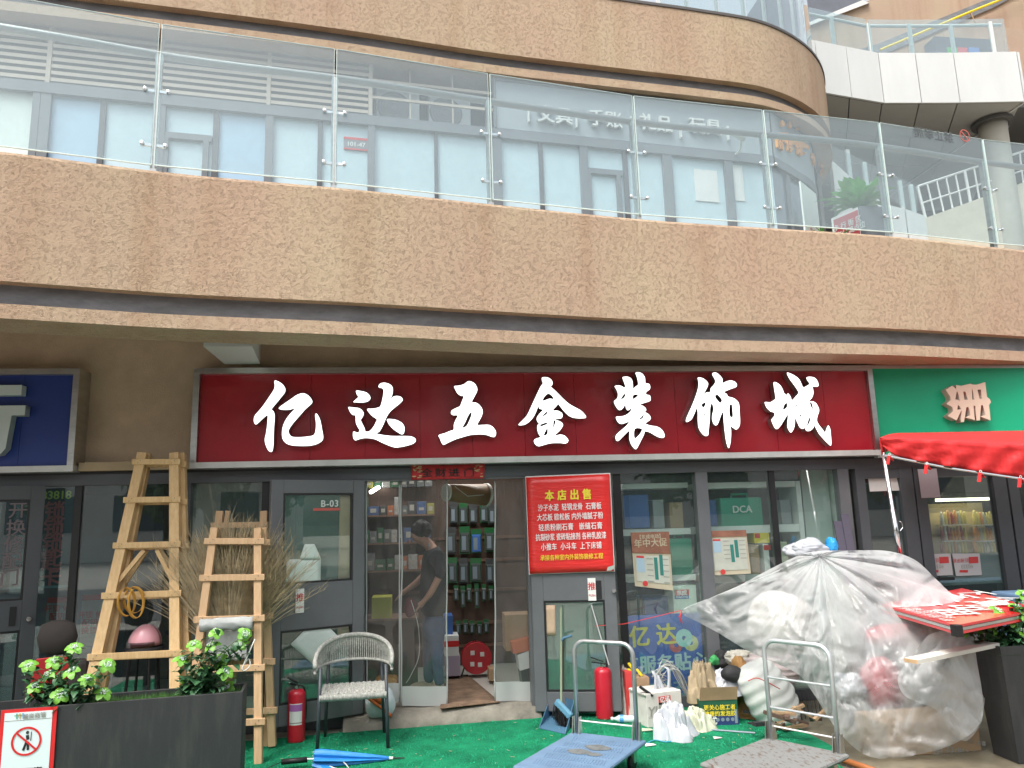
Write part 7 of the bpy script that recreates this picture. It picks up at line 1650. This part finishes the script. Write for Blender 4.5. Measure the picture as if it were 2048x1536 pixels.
hz, wz = ev.length*.20, eu.length*.36
for col_, (u_, tx) in enumerate(((.27, '下沉广场'), (.71, '公寓出租'))):
    for k, c_ in enumerate(tx): text('lettering', c_, hz*.92, bm(u_, .875-.21*k), 'white', rd, bold=.018, wscale=wz/hz*.95)
text('lettering', '电话 186 3331 2255', ev.length*.055, bm(.5, .105), 'white', rd, bold=.01, wscale=1.3); text('lettering', '精装 家电齐全 拎包入住', ev.length*.05, bm(.5, .04), 'white', rd, bold=.01, wscale=1.3)
# white plank under the board
a, b = W(1822, 1322, -2.36), W(1985, 1288, -2.12); MB_ = MB(); MB_.beam(a, b, .11, .028); pk_ = thing('white_plank', 'white painted plank sticking out beside the right planter', 'plank', a)
MB_.build('board', mat('plank_white', (.62, .61, .55), .6, var=.06), pk_); d_ = (b-a).normalized(); MB().beam(a-d_*.002, a+d_*.0005, .108, .026).build('cut_end', 'wood2', pk_)
# cardboard box, upside down print, and brown pole
a, b = Gz(1800, 1560, .0), Gz(1975, 1560, .0); 
bx_ = thing('cardboard_box', 'brown cardboard box with upside-down print at the lower right', 'box', (3.3, -2.2, 0))
p0 = W(1775, 1500, -1.86); MB().box(p0.x, 4.2, -1.86, -1.45, .0, W(1960, 1436, -1.86).z).build('carton', mat('carton_tan', (.36, .25, .15), .8, var=.1), bx_)
p = W(1925, 1508, -1.865); text('lettering', '4亿人都在用', .085, frame((0, -1.863), UX, p.x, p.z, 0, R(168)), 'promo_ink', bx_, bold=.02); p = W(1938, 1482, -1.865); text('lettering', '健康 / 安全 / 环保', .036, frame((0, -1.863), UX, p.x, p.z, 0, R(168)), 'promo_ink', bx_, bold=.01)
MB_ = MB(); MB_.tube([Gz(1662, 1512, .03), Gz(1780, 1552, .03)], .022, 10); tag(MB_.build('brown_pole', mat('pole_brown', (.36, .12, .035), .5), smooth=True), 'orange-brown pole lying on the ground beside the plank trolley', 'pole')
struct(MB().box(3.0, 9, -6, -.05, -.018, -.004).build('pavement_right', mat('wet_pave', (.16, .14, .10), .4, var=.4, vscale=4)), 'damp brown pavement right of the turf')
# ------------------------------------------------------------------ right planter
q0 = Gz(1940, 1281, .8); q1 = Gz(2000, 1294, .8)
rp = thing('black_planter', 'tall tapered black planter with flowers at the lower right corner', 'planter', (4.5, -2.1, 0))
e_ = Vector((q1.x-q0.x, q1.y-q0.y)); 
TL_, TF = Vector((q0.x, q0.y, .8)), Vector((q1.x, q1.y, .8)); TRr = TF+Vector((.95, -.04, 0)); TB = TL_+Vector((.95, .0, 0))
cen = (TL_+TF+TRr+TB)/4
def low(p): v = p-Vector((cen.x, cen.y, .8)); return Vector((cen.x+v.x*.90, cen.y+v.y*.8, 0))
for a, b in ((TL_, TF), (TF, TRr), (TRr, TB), (TB, TL_)):
    nn = (Vector((cen.x, cen.y, 0))-Vector(((a.x+b.x)/2, (a.y+b.y)/2, 0))).normalized()*.018
    MB().hexa([low(a), low(b), low(b)+nn, low(a)+nn, a, b, b+nn, a+nn]).build('side_board', 'planter_black', rp)
MB().poly([p-Vector((0, 0, .06)) for p in (TL_, TF, TRr, TB)]).build('soil', 'moss', rp)
hd = [W(x, y, -2.05+rnd.uniform(-.12, .1)) for x, y in ((1960, 1232), (1995, 1222), (2035, 1215), (1925, 1262), (1965, 1258), (2008, 1276), (2040, 1262), (2050, 1235), (2020, 1245), (2046, 1190), (1985, 1255))]
fake_plant('artificial plant with pale green flowers in the right planter', (cen.x-.25, cen.y, .74), hd, 420, 43)
# ------------------------------------------------------------------ red canopy
cpy = thing('red_canopy', 'red fabric canopy on steel poles at the right edge', 'canopy', (4.1, -1.2, 0))
mat('canopy_red', (.58, .02, .022), .65, var=.14, vscale=5, bump=.5, bscale=5)
tl_, tr_ = [], []
rows = []; NJ = 40
def cpt_(f, g_):  # f along the eave, g down the valance
    px = 1759+f*400; yt = 876+f*22; yb = 906+f*85-f*f*24-18*math.exp(-(f/.05)**2)
    Y = -.78-.28*f; p = W(px, yt+(yb-yt)*g_, Y+.03*nz((f*16+g_*3, g_*3, 3))+.045*abs(math.sin(f*21+g_*2))*g_); return p
rows = [[cpt_(j/NJ, i/8) for j in range(NJ+1)] for i in range(9)]
MB().grid(rows).build('valance', 'canopy_red', cpy, True, solid=.002)
rows2 = [[rows[0][j].lerp(W(1795+j/NJ*420, 866-j/NJ*8, -.3), i/5)+Vector((0, 0, .01*math.sin(i/5*math.pi))) for j in range(NJ+1)] for i in range(6)]
MB().grid(rows2).build('roof_slope', 'canopy_red', cpy, True, solid=.002)
rows3 = [[rows[0][0].lerp(W(1795, 866, -.3), i/5)*1.0+Vector((0, 0, -.16*g_/4*(1-.3*i/5))) for i in range(6)] for g_ in range(5)]
MB().grid(rows3).build('side_valance', 'canopy_red', cpy, True, solid=.002)
pt = W(1767, 905, -.74); pb_ = W(1800, 1112, -.70); dv = (pb_-pt); MB().tube([pt, pt+dv*((pt.z)/(pt.z-pb_.z))], .019, 10).build('pole', 'chrome', cpy, True)
MB().tube([pt+dv*.55, pt+dv*1.02], .024, 10).build('pole_sleeve', 'chrome', cpy, True); c = pt+dv*.73; MB().tube([c+Vector((.03, -.02, -.03)), c+Vector((.06, -.02, 0)), c+Vector((.055, -.02, .05)), c+Vector((.03, -.02, .06))], .005, 6).build('clip', 'chrome', cpy)
MB().tube([W(1768, 911, -.76), W(1900, 937, -.85), W(2160, 975, -1.05)], .013, 8).build('eave_bar', 'chrome', cpy)
for px, py in ((1778, 911), (1853, 929), (1960, 945), (2040, 956)):
    a = W(px, py, -.84-.28*(px-1759)/400); q = MB(); q.beam(a, a+Vector((-.03, -.01, -.085)), .035, .003); q.beam(a, a+Vector((.035, 0, -.05)), .03, .003); q.build('tie', 'canopy_red', cpy)
    q = MB(); ring(q, Matrix.Translation(a+Vector((0, -.01, .01))) @ Matrix.Rotation(R(90), 4, 'X'), .008, .014, 10); q.build('grommet', 'white', cpy)
tag(MB().box(W(2010, 1185, -.7).x, 7, -.9, -.5, .0, W(2020, 1185, -.7).z).build('blue_tub', mat('tub_blue', (.12, .20, .32), .5), bevel=.02), 'blue lidded tub behind the red notice board', 'tub')
# ------------------------------------------------------------------ person behind the curtain
YM = .62
def skin_mesh(name, joints, edges, m_, par, sub=2):
    me = bpy.data.meshes.new(name); me.from_pydata([j[0] for j in joints], edges, []); o = bpy.data.objects.new(name, me); COL.objects.link(o)
    me.skin_vertices or None
    bm_ = bmesh.new(); bm_.from_mesh(me); ly_ = bm_.verts.layers.skin.verify()
    for i, v in enumerate(bm_.verts): v[ly_].radius = joints[i][1] if isinstance(joints[i][1], tuple) else (joints[i][1],)*2; v[ly_].use_root = (i == 0)
    bm_.to_mesh(me); bm_.free()
    me.materials.append(MATS[m_] if isinstance(m_, str) else m_)
    a = o.modifiers.new('skin', 'SKIN'); a.use_smooth_shade = True; b = o.modifiers.new('sub', 'SUBSURF'); b.levels = b.render_levels = sub
    put(o, par); return o
def Pp(px, py, dy=0): p = W(px, py, YM+dy); return (p.x, p.y, p.z)
ps = thing('person', 'person in black polo shirt and jeans bending over the counter indoors', 'person', Pp(862, 1385))
mat('skin', (.42, .22, .15), .55); mat('shirt', (.018, .018, .022), .85, var=.2); mat('jeans', (.05, .085, .16), .85, var=.25, vscale=12); mat('shoe', (.42, .35, .26), .8); mat('hair', (.012, .010, .010), .7, var=.3, vscale=60, bump=.5, bscale=90)
# body: head, neck, arms, hands in one continuous surface
J = [(Pp(868, 1105), (.07, .06)), (Pp(860, 1090), .052), (Pp(846, 1080), .058), (Pp(834, 1074), (.085, .080)), (Pp(836, 1062), (.082, .078)), (Pp(826, 1082), .045),
     (Pp(870, 1112, -.20), .05), (Pp(880, 1150, -.24), .042), (Pp(862, 1185, -.26), .036), (Pp(846, 1205, -.24), .026), (Pp(838, 1213, -.23), (.04, .018)),
     (Pp(868, 1112, .20), .05), (Pp(850, 1150, .22), .042), (Pp(825, 1172, .2), .034), (Pp(808, 1184, .18), .026), (Pp(800, 1190, .17), (.04, .018)), (Pp(868, 1150), (.12, .14)), (Pp(868, 1220), (.12, .14))]
skin_mesh('body', J, [(0, 1), (1, 2), (2, 3), (3, 4), (3, 5), (0, 6), (6, 7), (7, 8), (8, 9), (9, 10), (0, 11), (11, 12), (12, 13), (13, 14), (14, 15), (0, 16), (16, 17)], 'skin', ps)
for (h_, s_) in ((10, -1), (15, 1)):
    hp = Vector(J[h_][0]); wp = Vector(J[h_-1][0]); d = (hp-wp).normalized()
    q = MB()
    for k in range(4):
        b = hp+Vector((0, (k-1.5)*.018, 0)); L0 = (.055, .065, .062, .048)[k]; q.tube([b-d*.01, b+d*L0*.5+Vector((0, 0, -.006)), b+d*L0+Vector((0, 0, -.022))], [.0095, .0085, .006], 6)
    q.tube([hp-d*.02+Vector((0, -.03*s_, 0)), hp+d*.015+Vector((0, -.05*s_, -.012))], [.0105, .007], 6); q.build('fingers', 'skin', ps, True)
S_ = [(Pp(868, 1112), (.12, .11)), (Pp(868, 1145), (.135, .155)), (Pp(868, 1190), (.13, .155)), (Pp(866, 1240), (.125, .155)), (Pp(872, 1112, -.19), .082), (Pp(884, 1142, -.25), .072), (Pp(882, 1160, -.26), .07), (Pp(866, 1112, .19), .082), (Pp(856, 1140, .23), .07), (Pp(862, 1098), .085)]
skin_mesh('shirt', S_, [(0, 1), (1, 2), (2, 3), (0, 4), (4, 5), (5, 6), (0, 7), (7, 8), (0, 9)], 'shirt', ps)
MB().tube([Vector(Pp(858, 1094))+Vector((.0, -.07*math.cos(t), .075*math.sin(t)*.6)) for t in [k*math.pi/8 for k in range(17)]], .012, 6, False).build('collar', 'g_grey', ps, True)
Jn = [(Pp(868, 1225), (.12, .15)), (Pp(868, 1245), (.12, .15)), (Pp(872, 1275, -.09), .092), (Pp(874, 1318, -.11), .068), (Pp(880, 1372, -.12), .056), (Pp(862, 1275, .09), .092), (Pp(858, 1318, .10), .068), (Pp(858, 1368, .11), .056)]
skin_mesh('jeans', Jn, [(0, 1), (1, 2), (2, 3), (3, 4), (1, 5), (5, 6), (6, 7)], 'jeans', ps)
for px, py, dy in ((880, 1384, -.12), (858, 1380, .11)):
    c = Vector(Pp(px, py, dy)); c.z = .175; blob('shoe', None, None, c+Vector((-.06, 0, 0)), (.14, .05, .05), 'shoe', px*.1, .05, 1.5, .005, 5, .85, ps)
hc_ = Vector(Pp(838, 1066)); blob('hair', None, None, hc_+Vector((.028, 0, .035)), (.105, .10, .095), 'hair', 3.9, .10, 3, .06, 9, 1, ps)
blob('nose', None, None, Vector(Pp(819, 1083)), (.016, .014, .02), 'skin', 1, .02, 1, 0, 5, 1, ps, 10, 8); 
for dy in (-.07, .07): blob('ear', None, None, Vector(Pp(845, 1080, dy*.98)), (.02, .01, .03), 'skin', 2, .05, 1, 0, 5, 1, ps, 10, 8)
for dy in (-.03, .03): blob('eye', None, None, Vector(Pp(822, 1074, dy)), (.006, .010, .008), 'black', 2, 0, 1, 0, 5, 1, ps, 8, 6)
MB().tube([Vector(Pp(822, 1092, -.02)), Vector(Pp(821, 1092, 0)), Vector(Pp(822, 1092, .02))], .004, 5).build('mouth', 'pink_dark', ps)
# counter with red bag the person works at
ct = thing('counter', 'low dark counter behind the left curtain', 'counter', (-.35, .9, .13)); a = W(740, 1243, .85); MB().box(-.75, W(835, 1243, .85).x, .85, 1.3, .13, a.z).build('body', 'rack_back', ct); MB().box(-.77, W(837, 1243, .85).x, .83, 1.32, a.z, a.z+.02).build('top', 'rail_brown', ct)
blob('dark_red_bag', 'dark red bag on the counter before the person', 'bag', W(820, 1215, .8), (.06, .06, .10), mat('bag_red', (.18, .02, .03), .6), 8.8, .1, 2, .02, 5)
MB_ = MB(); MB_.tube(catmull([W(822, 1200, .5), W(836, 1250, .5), W(838, 1310, .5), W(822, 1350, .5), W(812, 1366, .5)], 6), .004, 5); tag(MB_.build('white_cable', 'white_dirty', smooth=True), 'thin pale cable hanging beside the person', 'cable')
# ------------------------------------------------------------------ across the street (seen only as reflections in the glass)
mat('opp_wall', (.50, .49, .47), .8, var=.1, vscale=.4); mat('opp_win', (.05, .07, .09), .2); mat('tree_leaf', (.05, .10, .03), .7, var=.5, vscale=1.5); mat('bark', (.10, .075, .05), .9)
ob = thing('opposite_building', 'pale office block across the street reflected in the shop windows', 'building', (0, -48, 0))
MB().box(-40, 45, -56, -48, 0, 17).build('wall', 'opp_wall', ob)
for r_ in range(4):
    for k in range(14): MB().box(-38+k*5.9, -34.4+k*5.9, -48, -47.93, 2+r_*4, 4.4+r_*4).build('window', 'opp_win', ob)
def tree(label, x, y, H, seed):
    th = thing('street_tree', label, 'tree', (x, y, 0), 'trees across the street'); rg = random.Random(seed)
    MB().tube([(x, y, 0), (x+.1, y, H*.25), (x-.05, y+.1, H*.5), (x+.1, y, H*.8)], [.2, .16, .12, .04], 8).build('trunk', 'bark', th, True)
    mb = MB()
    for i in range(2600):
        v = Vector((rg.gauss(0, 1), rg.gauss(0, 1), rg.gauss(0, 1))).normalized()*rg.random()**.45; c = Vector((x+v.x*H*.36, y+v.y*H*.36, H*.62+v.z*H*.36))
        if nz(c*.55+Vector((seed, 0, 0))) < -.18: continue
        a = Vector((rg.uniform(-1, 1), rg.uniform(-1, 1), rg.uniform(-1, 1))).normalized()*.24; b = a.orthogonal().normalized()*.16; mb.quad(c-a, c-b, c+a, c+b)
    mb.build('crown', 'tree_leaf', th)
for k, (x, y, H) in enumerate(((-9, -24, 8), (-2.5, -26, 7), (5, -23, 8.5), (12, -25, 7.5), (19, -24, 8))): tree('leafy street tree across the road, number %s from the left' % ('one', 'two', 'three', 'four', 'five')[k], x, y, H, k+3)
struct(MB().box(-60, 60, -21, -10, -.02, -.012).build('road', mat('asphalt', (.055, .055, .058), .85, var=.2)), 'asphalt road behind the photographer')
